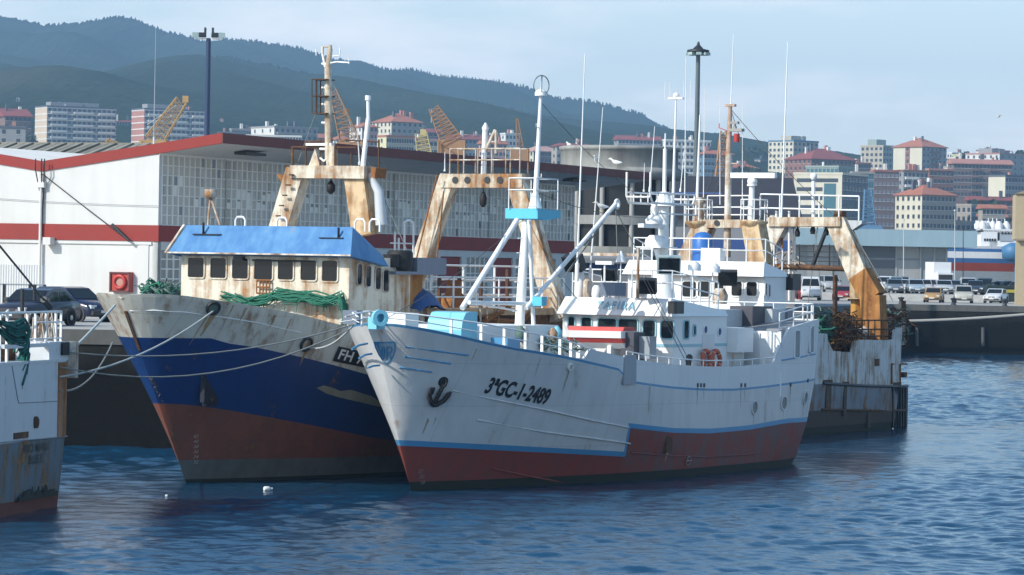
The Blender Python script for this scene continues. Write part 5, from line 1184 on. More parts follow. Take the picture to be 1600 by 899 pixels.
# ================================================================== the ship whose stern shows at the left
RO = Vector((-12.43, 99.2, 0)); RA = math.atan2(.2085, -.978); RF = Frame(RO, RA)
stern = empty('coastal_ship', RO, RA); tag(stern, 'white ship with a grey lower hull, only its stern corner showing at the left edge', 'fishing ship')
def build_stern():
    P = stern; B_ = 8.2; L = 24
    def plan(k, z):                                          # outline from the far corner round the transom, z narrows it a little
        t = .25*max(0, (1.6 - z))*.35; o = []
        o += [(t + .35 - .35*cos(R(90*i/5)), .35 + t - .35*sin(R(90*i/5))) for i in range(5, -1, -1)]
        o += [(t, B_ - .35 - t)] + [(t + .35 - .35*cos(R(90*i/5)), B_ - .35 - t + .35*sin(R(90*i/5))) for i in range(1, 6)]
        o += [(L*.6, B_ - t), (L*.85, B_*.8), (L, B_*.5), (L*.85, B_*.2), (L*.6, t)]
        return [V3((x, y, z)) for x, y in o]
    zs = [-1, RF.px(60, 778, 0).z + .0, RF.px(60, 687, 0).z, RF.px(60, 566, 0).z]
    print('rio z', zs)
    Ls = [plan(0, z) for z in zs]; n = len(Ls[0]); m = MB()
    for j in range(3):
        V = Ls[j] + Ls[j + 1]; m.add(V, [(i, (i + 1) % n, n + (i + 1) % n, n + i) for i in range(n)], j)
    m.add(Ls[-1], [tuple(range(n))], 3); m.build('hull', [M['stern_red'], M['rio_grey'], M['rio_white'], M['gun']], P)
    zt = zs[3]
    # rusty corner of the transom
    m = MB(); a, c = RF.px(85, 566, 0), RF.px(107, 690, 0)
    m.prism([(x*1.0 - .02*(1), y, zs[2] - .0) for x, y in ((.42, -.012), (.18, .03), (.03, .16), (-.012, .42), (-.012, .95), (.03, .95), (.4, .1))], (0, 0, zt - zs[2] - .05)); m.build('corner_plate', M['rio_rust'], P)
    # bulwark block, opening and cap
    z2 = RF.px(100, 534, 0).z; y1 = RF.px(78, 550, 0).y
    m = MB(); m.bb((.02, .05, zt), (1.0, y1, z2)); m.build('bulwark_block', M['rio_white'], P)
    q = RF.px(102, 545, -.02); m = MB(); m.box(q, (.06, .55, .36)); m.build('hawse_opening', M['black'], P)
    m = MB(); m.beam(V3((-.05, -.1, zt - .5)), V3((-.05, -.1, z2)), .3, .25); m.build('fender_post', M['white_rusty'], P)
    m = MB(); m.bb((.02, y1, z2 - .12), (.2, 5.2, z2 - .02)); m.build('top_rail', M['rio_white'], P)
    m = MB(); m.bb((-.03, 0.3, zt - .03), (.1, B_ - .3, zt + .05)); m.build('gunwale', M['rio_white'], P)
    m = MB(); m.bb((1.2, .8, zt), (1.4, 6.4, z2 - .15)); m.build('inner_bulkhead', M['rust_dark'], P)
    # rails with flags of net
    zr = RF.px(60, 488, .2).z
    m = MB(); ys = [RF.px(x, 520, .2).y for x in (95, 87, 72, 55, 42, 11, 0)]
    m.tube([(.2, ys[0], zr), (.2, ys[-1] + 2.5, zr)], .035, 6); m.tube([(.2, ys[0], z2 + .55), (.2, ys[3], z2 + .55)], .025, 5); m.tube([(.2, ys[0], z2 + .1), (.2, ys[4], z2 + .1)], .025, 5); m.tube([(.2, ys[5], zt + .5), (.2, ys[6] + 2, zt + .5)], .03, 5)
    for i, y in enumerate(ys): m.beam(V3((.2, y, (z2 - .1) if i < 5 else zt)), V3((.2, y, zr)), .09 if i in (1, 2, 5) else .05, .06)
    m.build('stern_rail', M['white_clean'], P)
    rg = random.Random(8); m = MB()
    for i in range(24):
        y = rg.uniform(ys[1], ys[4]); m.tube([(.25, y, zr - rg.uniform(0, .2)), (.3 + rg.uniform(-.2, .2), y + rg.uniform(-.2, .2), z2 + rg.uniform(.0, .4))], rg.uniform(.012, .03), 4)
    m.build('cordage', M['white_rusty'], P)
    m = MB(); a, c = RF.px(0, 385, .6), RF.px(68, 468, .6); m.tube([a + (a - c)*.6, c], .03, 6); m.tube([c, RF.px(78, 480, .6)], .10, 8); m.build('derrick_wire', M['dark'], P)
    m = MB(); m.tube([RF.px(35, 452, 1), RF.px(34, 560, 1)], .06, 6); m.tube([RF.px(54, 445, 1), RF.px(54, 470, 1)], .05, 6); m.build('post', M['dark'], P)
    m = MB(); m.tube([RF.px(0, 497, .25), RF.px(13, 485, .25)], .03, 5); m.build('rail_brace', M['white_clean'], P)
    m = MB(); m.add([V3((-.01, 0, 0))], []); 
    # weld lines, scupper, opening, lettering
    def lines(pix, w_=.012):
        m = MB(); m.tube([RF.px(a_, c_, -.012) for a_, c_ in pix], w_, 4); m.build('weld_line', M['grey'], P)
    lines([(19, 572), (28, 625), (30, 630), (90, 627)]); lines([(0, 692), (105, 682)], .02)
    q = RF.px(55, 660, -.01); m = MB(); m.lathe([(.09, -.16), (.12, -.05), (.12, .08), (.07, .16)], q, 10); m.build('discharge', M['rust_dark'], P)
    a, c = RF.px(21, 677, 0), RF.px(43, 684, 0); m = MB(); m.bb((-.03, c.y, c.z), (.05, a.y, a.z)); m.build('freeing_port', M['rust_dark'], P)
    for s, x0, x1, y in (('RIO MAU', 38, 76.5, 700), ('BUEU', 47.5, 68, 718)):
        vs, fs = text_mesh(s, .40, 0, .004, 1.0); a, c = RF.px(x0, y, -.02), RF.px(x1, y, -.02); w = max(v.x for v in vs) - min(v.x for v in vs); k = (a.y - c.y)/w; zc = RF.px((x0 + x1)/2, y, -.02).z
        b = MB(); b.add([V3((-.015, (a.y + c.y)/2 - v.x*k, zc + v.y*.85)) for v in vs], fs); b.build('ship_name', M['letter_dull'], P)
    a, c = RF.px(30, 757, 0), RF.px(90, 776, 0); m = MB(); rg = random.Random(2)
    e = [(c.y + (a.y - c.y)*i/50, zs[1] + .05 + .30*rg.random()*sin(pi*i/50)**.5) for i in range(51)]
    m.prism([(-.012, y, z) for y, z in e] + [(-.012, a.y, zs[1] - .02), (-.012, c.y, zs[1] - .02)], (.03, 0, 0))
    m.build('weed_patch', M['weed'], P)
M['rio_white'] = paint('cool_white_plating', (.60, .63, .65), .45, .16, .6, .2); M['rio_grey'] = paint('blue_grey_plating', (.13, .17, .20), .55, .33, .75, .8, rustcol=(.10, .06, .02)); M['stern_red'] = paint('dull_red_bottom', (.16, .050, .036), .7, 0, dirt=.6); M['rio_rust'] = paint('rusting_corner', (.40, .20, .11), .7, .62, .6, .6); M['rio_stain'] = paint('brown_run', (.10, .085, .05), .7, .25, .7, .7)
build_stern()
def stern_net():
    rg = random.Random(9); m = MB()
    pts = [(0, 508), (10, 512), (22, 516), (34, 512), (40, 520), (36, 540), (28, 556)]
    base = [RF.px(a, c, .12) for a, c in pts]
    for j in range(90):
        o = V3((rg.uniform(-.1, .1), 0, rg.uniform(-.55, .25))); k = rg.randint(0, 2); e = rg.randint(4, 7)
        m.tube([p + o*(.4 + .2*i) + V3((0, rg.uniform(-.05, .05), rg.uniform(-.05, .05))) for i, p in enumerate(base)][k:e], rg.uniform(.015, .04), 4, cap=False)
    o = m.build('fishing_net', M['net_teal']); o.matrix_world = RF.M.copy(); tag(o, 'teal green net hung over the rail of the ship at the left edge', 'net')
M['net_teal'] = plain('teal_net', (.015, .15, .13), .95, var=.4, scale=10)
stern_net()
# ------------------------------------------------------------------ mooring ropes
def rope(w0, w1, drop, r, lab, mat='rope'):
    m = MB(); m.tube(sag(w0, w1, drop), r, 6); tag(m.build('mooring_rope', M[mat]), lab, 'rope', 'mooring ropes')
W_ = lambda fr, p: fr.M @ p
rope(W_(RF, RF.px(110, 550, -.1)), W_(BF, BF.py(180, 477, -.15)), .02, .04, 'thick pale rope rising steeply to the tip of the blue ship\'s bow')
rope(W_(RF, RF.px(94, 589, -.1)), W_(BF, BH.hit(331, 484, .1)), .35, .028, 'pale rope from the left ship up to the blue ship\'s round fairlead')
rope(W_(RF, RF.px(110, 551, -.1)), W_(TF, TH.hit(548, 507, .1)), .42, .022, 'thin rope crossing the blue bow, upper of the two running to the white ship', 'rope_dk')
rope(W_(RF, RF.px(96, 574, -.1)), W_(TF, TH.hit(545, 513, .1)), .75, .022, 'thin rope crossing the blue bow, lower of the two running to the white ship', 'rope_dk')
rope(W_(RF, RF.px(95, 611, -.1)), at(176, 535, 130), .5, .03, 'slack rope curving from the left ship up to the quay wall', 'rope_dk')
rope(W_(BF, BH.hit(481, 542, .08)), W_(TF, TH.hit(549, 506, .1)), .25, .028, 'short white rope dipping between the blue ship\'s fairlead and the white bow')
# ------------------------------------------------------------------ the fish market hall on the quay
HF = Frame(at(245, 470, 160) * 1.0, math.atan2(.924, .382)); HF = Frame((HF.o.x, HF.o.y, 0), HF.a)
def hz(px, py): return HF.px(px, py, 0)                       # on the end wall (x = 0)
def hfz(px, py, y=0): return HF.py(px, py, y)                 # on the long front (y = 0, facing -y)
def build_hall():
    root = empty('market_hall', (HF.o.x, HF.o.y, QZ), HF.a); tag(root, 'long white quayside hall with oxblood bands, zigzag roof edge and a wall of glazing', 'hall')
    P = root; up = V3((0, 0, 1))
    L = hfz(897, 350).x
    c0 = hz(249, 240); zc = c0.z; vy = hz(66, 262).y; zv = hz(66, 268).z; zl = hz(0, 257).z; yl = hz(0, 257).y
    zb1, zb0 = hz(150, 351).z - QZ, hz(150, 376).z - QZ
    zc -= QZ; zv -= QZ; zl -= QZ
    slope = (zl - zv)/(yl - vy); ym = vy + 6.5; zm = zv + slope*6.5
    # end wall: white above and below the red band
    m = MB(); m.prism([(0, 0, zb1), (0, vy, zb1), (0, ym, zb1), (0, ym, zm), (0, vy, zv), (0, 0, zc)], (.3, 0, 0)); m.build('end_wall', M['hall_white'], P)
    m = MB(); m.bb((0, 0, 0), (.3, ym, zb0)); m.build('end_wall', M['hall_white'], P)
    m = MB(); m.bb((-.05, -.05, zb0), (.3, ym, zb1)); m.build('red_band', M['hall_red'], P)
    m = MB(); m.bb((-.07, .3, zb0 - .16), (-.0, ym, zb0 - .03)); m.build('ledge', M['hall_white'], P)
    m = MB(); m.bb((.3, .35, 0), (L - .02, .6, zb1 + .2)); m.bb((.3, 12, 0), (L, 12.3, zm)); m.bb((L - .3, .3, 0), (L, 12, zc)); m.build('rear_walls', M['concrete'], P)
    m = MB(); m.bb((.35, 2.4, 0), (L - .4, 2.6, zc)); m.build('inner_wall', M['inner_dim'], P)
    # roof: canopy over the front, and the zigzag behind
    tip = HF.px(345, 224, -.1); oy, oz = tip.y, tip.z - QZ; th = hz(100, 247).z - hz(100, 263).z
    rp = [(ym, zm), (vy, zv), (0, zc), (oy, oz)]
    for (a, za), (c, zc_) in zip(rp[:-1], rp[1:]):
        m = MB(); m.prism([(-.06, a, za), (-.06, c, zc_), (-.06, c, zc_ + th), (-.06, a, za + th)], (.16, 0, 0)); m.build('roof_fascia', M['hall_red'], P)
        m = MB(); m.prism([(.11, a, za + .02), (.11, c, zc_ + .02), (.11, c, zc_ + th - .03), (.11, a, za + th - .03)], (L + 4.2, 0, 0)); m.build('roof', M['soffit'], P)
    m = MB(); m.prism([(-.05, oy - .06, oz - .0), (-.05, oy, oz - .0), (-.05, oy, oz + th), (-.05, oy - .06, oz + th)], (L + 4.4, 0, 0)); m.build('roof_fascia', M['fascia_shaded'], P)
    for px_, py_ in ((372, 239), (884, 277)):
        d = ((oy/2)); q = HF.py(px_, py_, oy*.55); z = zc + (oz - zc)*.55
        m = MB(); m.bb((q.x - .1, oy*.70, z - .14), (q.x + 2.0, oy*.50, z - .02)); m.build('soffit_light', M['soffit_dark'], P)
    # upper glazing in bays
    zt = hfz(320, 246).z - QZ - .05; z0 = zb1 + .02; nb = 8; W_ = (L - .35)/nb; rg = random.Random(2)
    m = MB(); m.bb((.0, -.03, zt), (L, .3, zc + .02)); m.build('lintel', M['mullion'], P)
    m = MB(); m.bb((.302, -.05, zb0), (L, .3, zb1)); m.build('red_band', M['hall_red_front'], P)
    cols, rows = 12, 7
    for b in range(nb):
        x0 = .3 + b*W_; fr = MB(); pn = MB(); dx = W_/cols; dz = (zt - z0)/rows
        for i in range(cols + 1): fr.bb((x0 + i*dx - .055, -.02, z0), (x0 + i*dx + .055, .10, zt))
        for j in range(rows + 1): fr.bb((x0, -.0, z0 + j*dz - .022), (x0 + W_, .09, z0 + j*dz + .022))
        f = fr.build('glazing', M['mullion'], P)
        for i in range(cols):
            for j in range(rows):
                k = rg.choice((0, 0, 0, 1, 2)); r = rows - 1 - j
                if r in (3, 4) and rg.random() < (.18 if b < 1 else .5): k = 4
                if r == 2 and rg.random() < .10: k = 4
                if rg.random() < .018: k = 3
                if b == 0 and rg.random() < .12: k = 5
                xa, za = x0 + i*dx + .05, z0 + j*dz + .02
                d = rg.uniform(0, .012)
                if k == 4:
                    h = rg.choice((1, 1, .6, .8)); pn.add([(xa, .04 + d, za), (xa + dx - .1, .04 + d, za), (xa + dx - .1, .04 + d, za + (dz - .04)*h), (xa, .04 + d, za + (dz - .04)*h)], [(0, 1, 2, 3)], 4)
                    if h < 1: pn.add([(xa, .04 + d, za + (dz - .04)*h), (xa + dx - .1, .04 + d, za + (dz - .04)*h), (xa + dx - .1, .04 + d, za + dz - .04), (xa, .04 + d, za + dz - .04)], [(0, 1, 2, 3)], 1)
                else:
                    w = (dx - .1)*rg.uniform(.35, .55); pn.add([(xa, .04 + d, za), (xa + w, .04 + d, za), (xa + w, .04 + d, za + dz - .04), (xa, .04 + d, za + dz - .04)], [(0, 1, 2, 3)], k)
                    pn.add([(xa + w, .04 + d, za), (xa + dx - .1, .04 + d, za), (xa + dx - .1, .04 + d, za + dz - .04), (xa + w, .04 + d, za + dz - .04)], [(0, 1, 2, 3)], {0: 2, 1: 0, 2: 2}.get(k, k))
        pn.build('panes', [M['pane%d' % i] for i in range(6)], f)
    # ground floor: piers, gridded windows, red doors
    m = MB(); x = .3; segs = []
    doors = [(688, 721), (771, 801), (845, 868), (612, 640), (545, 580), (480, 518)]
    wins = [(662, 684), (729, 765), (806, 836), (645, 655), (585, 608), (523, 541), (440, 475)]
    xd = sorted([(hfz(a, 420).x, hfz(c, 420).x, 'd') for a, c in doors] + [(hfz(a, 420).x, hfz(c, 420).x, 'w') for a, c in wins] + [(hfz(246, 420).x + .35, hfz(283, 420).x, 'w'), (hfz(300, 420).x, hfz(345, 420).x, 'w'), (hfz(370, 420).x, hfz(425, 420).x, 'd')])
    ztop = zb0 - .35; prev = 0
    for a, c, k in xd:
        m.bb((prev, 0, 0), (a, .3, zb0 - .002)); prev = c
        m.bb((a, .0, ztop), (c, .3, zb0 - .002))
        if k == 'w': m.bb((a, 0, 0), (c, .3, .9))
    m.bb((prev, 0, 0), (L, .3, zb0 - .002)); m.build('front_wall', M['hall_white'], P)
    for a, c, k in xd:
        if k == 'd':
            d = MB(); d.bb((a + .02, .10, 0), (c - .02, .2, ztop - .02)); dd = d.build('door', M['hall_red'], P); h = MB(); h.bb((c - .3, .06, 1.0), (c - .22, .10, 1.25)); h.build('handle', M['grey'], dd)
        else:
            fr = MB(); n = max(2, round((c - a)/.62)); nz = 5
            for i in range(n + 1): xx = a + (c - a)*i/n; fr.bb((xx - .05, .04, .9), (xx + .05, .16, ztop))
            for j in range(nz + 1): zz = .9 + (ztop - .9)*j/nz; fr.bb((a, .05, zz - .03), (c, .15, zz + .03))
            f = fr.build('window', M['mullion'], P); g = MB(); g.add([(a, .1, .9), (c, .1, .9), (c, .1, ztop), (a, .1, ztop)], [(0, 1, 2, 3)]); g.build('pane', M['pane1'], f)
    # pier at the corner, drainpipe, cables, lamp box
    m = MB(); m.bb((-.04, hz(232, 430).y, 0), (.0, hz(216, 430).y, zb0 - .17)); m.build('pilaster', M['hall_white'], P)
    q = hz(60, 300); m = MB(); m.tube([(-.16, vy - .05, 0), (-.16, vy - .05, zv - .1)], .07, 8); m.bb((-.26, vy - .25, zv - .75), (-.04, vy + .1, zv - .45)); m.build('drainpipe', M['hall_white'], P)
    m = MB(); 
    for d in (-.35, -.2, .12): m.tube([(-.4, vy + d, zv + th + .1), (-.42, vy + d, zv + .1), (-.12, vy + d*.4, zv - .9)], .03, 5)
    m.tube([(-.1, vy - .15, zv - .9), (-.1, vy - .1, zb1)], .035, 5); m.build('cables', M['dark'], P)
    a, c = hz(0, 308), hz(247, 322); m = MB(); m.tube(sag((-.08, a.y + 3, a.z - QZ + .1), (-.08, c.y, c.z - QZ), .08), .014, 4); m.build('cables', M['grey'], P)
    q = hz(81, 377); m = MB(); m.bb((-.5, q.y - .2, q.z - QZ - .17), (-.0, q.y + .2, q.z - QZ + .17)); m.build('lamp_box', M['hall_white'], P)
    # a dark cable laid along the diagonal shadow on the wall, standing in for it
    g_ = hz(207, 377); m = MB(); m.tube([(-.20, vy - .1, zv - .1), (-.34, (vy + g_.y)/2, (zv + g_.z - QZ)/2), (-.30, g_.y, g_.z - QZ)], .03, 5); m.tube([(-.32, g_.y + .9, g_.z - QZ + .75), (-.30, g_.y, g_.z - QZ)], .07, 6); m.build('shadow_cable', M['dark'], P)
    return zb0
M['fascia_shaded'] = paint('shade_painted_red_fascia', (.19, .065, .055), .8, 0, dirt=.4)  # the hall red darkened for the front fascia: shade painted into the colour
M['hall_red_front'] = M['hall_red']; M['soffit_dark'] = plain('dark_lamp_casing', (.05, .05, .05), .6); M['inner_dim'] = plain('dim_interior', (.06, .06, .065), .9)  # the front band uses the same red as the end wall
build_hall()
def hose_cabinet():
    q, c = hz(177, 425), hz(208, 457); p = HF.M @ V3((-.25, (q.y + c.y)/2, (q.z + c.z)/2 - QZ)); p.z = (q.z + c.z)/2
    root = empty('hose_cabinet', p, HF.a); tag(root, 'red fire hose cabinet with a round reel, on the white end wall of the hall', 'hose cabinet')
    w, h = abs(q.y - c.y), abs(q.z - c.z)
    m = MB(); m.bb((-.05, -w/2, -h/2), (.25, w/2, h/2)); cb = m.build('cabinet', M['cab_red'], root)
    m = MB()
    for a, b_ in (((-.12, -w/2, -h/2), (-.05, -w/2 + .07, h/2)), ((-.12, w/2 - .07, -h/2), (-.05, w/2, h/2)), ((-.12, -w/2, h/2 - .07), (-.05, w/2, h/2)), ((-.12, -w/2, -h/2), (-.05, w/2, -h/2 + .07))): m.bb(a, b_)
    m.build('frame', M['cab_frame'], root)
    m = MB(); m.torus((-.10, 0, 0), (1, 0, 0), h*.30, h*.10, n=24); m.build('hose_reel', M['red'], root); m = MB(); m.disc((-.08, 0, 0), (-1, 0, 0), h*.2, .02); m.build('reel_hub', M['cab_hub'], root)
M['cab_red'] = paint('cabinet_red', (.40, .05, .04), .5, 0); M['cab_frame'] = plain('cabinet_frame', (.10, .03, .03), .5); M['cab_hub'] = plain('reel_hub', (.42, .22, .18), .6)
hose_cabinet()
def fence():
    root_p = at(0, 470, 152); root = empty('bar_fence', (root_p.x, root_p.y, QZ), 0.12); tag(root, 'grey upright bar fence at the left end of the white hall', 'fence')
    w = 65/F*152; h = at(30, 414, 152).z - QZ; m = MB()
    for i in range(-30, 18): m.bb((i*.11, -.02, .1), (i*.11 + .045, .02, h))
    m.build('bars', M['grey_lt'], root)
    m = MB(); m.bb((-3.4, -.03, .15), (1.9, .03, .22)); m.bb((-3.4, -.03, h*.62), (1.9, .03, h*.62 + .06)); m.build('cross_rail', M['grey'], root)
    for x in (-3.4, -1.6, .1, 1.2, 1.85): m = MB(); m.bb((x, -.05, 0), (x + .12, .05, h*.64)); m.build('post', M['dark'], root)
fence()
# ------------------------------------------------------------------ neighbours of the hall
def shed_behind():
    p = at(-40, 300, 178); root = empty('shed', (p.x, p.y, QZ), R(-20)); tag(root, 'old shed with a mossy grey corrugated roof rising behind the white hall', 'shed')
    zr = at(60, 226, 184).z - QZ; ze = at(60, 250, 178).z - QZ
    m = MB(); m.bb((-20, 0, 0), (9, 10, ze - .4)); m.build('walls', M['concrete'], root)
    m = MB(); n = 60
    for i in range(n):
        x = -20 + 29*i/n; m.prism([(x, -.5, ze - .5), (x + .30, -.5, ze - .5), (x + .30, 6, zr), (x, 6, zr)], (0, 0, .10 if i % 2 else .05))
    m.prism([(-20, 6, zr), (9, 6, zr), (9, 12, ze), (-20, 12, ze)], (0, 0, .1)); m.build('roof', M['asbestos'], root)
M['asbestos'] = paint('weathered_corrugated_sheet', (.26, .25, .21), .95, 0, dirt=.9, scale=.6, dirtcol=(.12, .12, .10, 1))
shed_behind()
def rotunda():
    Y = 236; c = at(968, 250, Y); r = 92/F*Y; root = empty('round_building', (c.x, c.y, QZ)); tag(root, 'round concrete building with a drum top, at the far end of the hall', 'building')
    z = lambda y: at(960, y, Y).z - QZ
    m = MB(); m.lathe([(r, z(264)), (r, z(237)), (r + .12, z(236)), (r + .12, z(231)), (r - .1, z(230))], (0, 0, 0), 48); m.build('drum', M['concrete_rot'], root)
    m = MB(); m.lathe([(r*.96, z(282)), (r*1.12, z(279)), (r*1.18, z(270)), (r*1.0, z(263))], (0, 0, 0), 48); m.build('canopy', M['concrete_rot'], root)
    for a, b, nm in ((z(352), z(338), 'floor_slab'), (z(400), z(386), 'floor_slab')): m = MB(); m.lathe([(r*1.0, a), (r*1.0, b)], (0, 0, 0), 48); m.build(nm, M['concrete_rot'], root)
    m = MB(); m.lathe([(r*.90, 0), (r*.90, z(282))], (0, 0, 0), 40); m.build('glazed_wall', M['dark_glass'], root)
    for k in range(12): a = 2*pi*k/12 + .2; m = MB(); m.lathe([(.16, 0), (.16, z(281))], (r*.96*cos(a), r*.96*sin(a), 0), 8); m.build('column', M['concrete'], root)
M['dark_glass'] = glass('dark_glazing', (.025, .028, .032), .2)
rotunda()
def simple_hall(name, label, cat, Y, x0, x1, ytop, yeave, dep, rz, wall, roof, px_z=None, bands=()):
    a, b = at(x0, ytop, Y), at(x1, ytop, Y); w = (b - a).xy.length; root = empty(name, (a.x, a.y, QZ), rz); tag(root, label, cat)
    zt, ze = at((x0 + x1)/2, ytop, Y).z - QZ, at((x0 + x1)/2, yeave, Y).z - QZ
    m = MB(); m.bb((0, 0, 0), (w, dep, ze)); m.build('walls', M[wall], root)
    m = MB(); m.prism([(-.4, -.6, ze), (-.4, dep*.5, zt), (-.4, dep + .6, ze), (-.4, dep + .6, ze - .3), (-.4, -.6, ze - .3)], (w + .8, 0, 0)); m.build('roof', M[roof], root)
    for yb0, yb1, mt in bands:
        z0, z1 = at(x0, yb1, Y).z - QZ, at(x0, yb0, Y).z - QZ; m = MB(); m.bb((.3, -.04, z0), (w - .3, 0, z1)); m.build('window_band', M[mt], root)
    return root, w, ze
M['roof_dark'] = paint('dark_roofing', (.035, .035, .045), .8, 0, dirt=.5); M['wall_mid'] = paint('mid_grey_wall', (.22, .23, .25), .8, 0, dirt=.5, scale=.3); M['band_blue'] = plain('blue_sign_band', (.03, .07, .22), .5)
simple_hall('warehouse', 'low dark roofed warehouse behind the white ship\'s masts, right of the round building', 'warehouse', 270, 1003, 1245, 268, 335, 30, -.03, 'wall_mid', 'roof_dark', bands=((372, 388, 'band_blue'),))
simple_hall('office_block', 'low grey block with blue bands half hidden behind the white ship\'s wheelhouse', 'building', 222, 880, 1010, 400, 404, 5, 0, 'wall_mid', 'wall_mid', bands=((411, 420, 'band_blue'),))
def grey_shed():
    Y = 415; a, b = at(1180, 400, Y), at(1482, 400, Y); f = at(1525, 375, Y); root = empty('cargo_shed', (a.x, a.y, QZ), R(3)); tag(root, 'long grey shed with a pale blue roof edge behind the parked cars', 'warehouse')
    w = b.x - a.x; wf = f.x - a.x; z1, z0 = at(1400, 359, Y).z - QZ, at(1400, 384, Y).z - QZ
    m = MB(); m.bb((0, 0, 0), (w, 40, z0)); m.build('walls', M['shed_wall'], root)
    m = MB(); m.bb((-1, -2.0, z0 - .1), (wf, 42, z1)); m.build('roof', M['shed_blue'], root)
    for px0, px1, mt in ((1345, 1400, 'dark_panel'), (1262, 1300, 'shed_lt'), (1403, 1438, 'shed_lt')):
        x0, x1 = at(px0, 400, Y).x - a.x, at(px1, 400, Y).x - a.x; m = MB(); m.bb((x0, -.06, 0), (x1, 0, z0 - .12)); d = m.build('shutter_door', M[mt], root)
        h = MB(); h.bb((x0 + .3, -.10, .9), (x0 + .6, -.06, 1.2)); h.build('handle', M['dark'], d)
    for px_ in (1300, 1345, 1402, 1440, 1462, 1481):
        x0 = at(px_, 400, Y).x - a.x; m = MB(); m.bb((x0 - .12, -.16, 0), (x0 + .12, -.0, z0 - .1)); m.build('column', M['shed_lt'], root)
    m = MB(); zz = at(1400, 405, Y).z - QZ; m.bb((0, -.09, zz - .12), (w, -.0, zz + .12)); m.build('wall_rail', M['wall_mid'], root)
M['shed_wall'] = paint('grey_shed_cladding', (.24, .26, .27), .7, 0, dirt=.5, scale=.3); M['shed_blue'] = paint('pale_blue_roof_edge', (.26, .37, .43), .6, 0, dirt=.3, scale=.3); M['dark_panel'] = plain('dark_shutter', (.10, .11, .125), .6); M['shed_lt'] = paint('light_grey_cladding', (.32, .33, .33), .7, 0, dirt=.4, scale=.3)
grey_shed()
def beige_tower():
    Y = 325; a = at(1585.5, 400, Y); root = empty('control_cabin', (a.x, a.y, QZ), R(-4)); tag(root, 'beige elevated cabin on a column, cut by the right edge', 'cabin')
    z = lambda y: at(1590, y, Y).z - QZ
    m = MB(); m.bb((0, 0, z(374)), (5, 4, z(303))); m.build('cabin', M['beige'], root)
    m = MB(); m.prism([(-.1, -.2, z(303)), (2.5, -.2, z(288)), (5.1, -.2, z(303))], (0, 4.4, 0)); m.build('roof', M['beige_dk'], root)
    m = MB(); m.bb((.15, .4, 0), (.95, 1.4, z(374))); m.bb((3.9, .4, 0), (4.7, 1.4, z(374))); m.build('column', M['beige'], root)
    m = MB(); m.bb((0, -.06, z(376)), (5, 0, z(373))); m.build('sill', M['beige_dk'], root)
M['beige'] = paint('beige_render', (.42, .34, .22), .8, 0, dirt=.2); M['beige_dk'] = paint('dark_beige_trim', (.30, .24, .17), .8, 0)
beige_tower()
# ------------------------------------------------------------------ light masts
def light_mast(Y, xb, yb, xt, yt, r, mat, label, head):
    t = at(xt, yt, Y); zb = QZ if Y < 470 else tz(t.x, Y); root = empty('light_mast', (t.x, t.y, zb)); tag(root, label, 'light mast', 'tall light masts'); h = t.z - zb
    m = MB(); m.tube([(0, 0, 0), (0, 0, h*.5), (0, 0, h)], r, 10, r1=r*.62); m.build('pole', M[mat], root)
    m = MB(); R_ = head[0]; 
    if head[1] == 'ring':
        m.lathe([(R_*.6, -.18), (R_, -.12), (R_, .08), (R_*.5, .18), (.15, .5), (.08, .8)], (0, 0, h), 18); m.build('lamp_ring', M['dark'], root)
        for k in range(8): a = 2*pi*k/8; m = MB(); m.box((R_*.85*cos(a), R_*.85*sin(a), h - .25), (.45, .45, .22), 0, a); m.build('lamp', M['pale_metal'], root)
    else:
        m.bb((-R_, -.1, h - .12), (R_, .1, h)); m.build('cross_arm', M['white_clean'], root)
        for k in (-.95, -.45, .45, .95): m = MB(); m.box((R_*k, -.2, h + .28), (.6, .5, .45), 0, .2); m.build('lamp', M['dark' if abs(k) < .6 else 'pale_metal'], root)
        for k in (-.25, .3): m = MB(); m.bb((k*R_ - .1, -.1, h + .1), (k*R_ + .1, .1, h + 1.0)); m.build('lamp', M['dark'], root)
M['mast_blue'] = plain('navy_mast', (.012, .03, .09), .5); M['mast_grey'] = plain('grey_green_mast', (.10, .13, .14), .5)
light_mast(330, 323, 215, 326, 60, .36, 'mast_blue', 'dark blue light mast with outspread lamps behind the white hall', (1.3, 'arm'))
light_mast(300, 1087, 300, 1091, 80, .30, 'mast_grey', 'grey light mast with a dark ring of lamps behind the white ship', (.95, 'ring'))
def aerial_mast():
    t, b = at(243.5, 45, 175), at(242, 222, 175); root = empty('radio_aerial', (t.x, t.y, QZ)); tag(root, 'slender pale radio aerial standing behind the hall\'s roof valley', 'aerial')
    h = t.z - QZ; m = MB(); m.tube([(0, 0, 0), (0, 0, h*.62)], .06, 6, r1=.05); m.build('pole', M['grey_lt'], root); m = MB(); m.tube([(0, 0, h*.62), (0, 0, h)], .03, 5, r1=.015); m.build('whip', M['grey'], root)
aerial_mast()
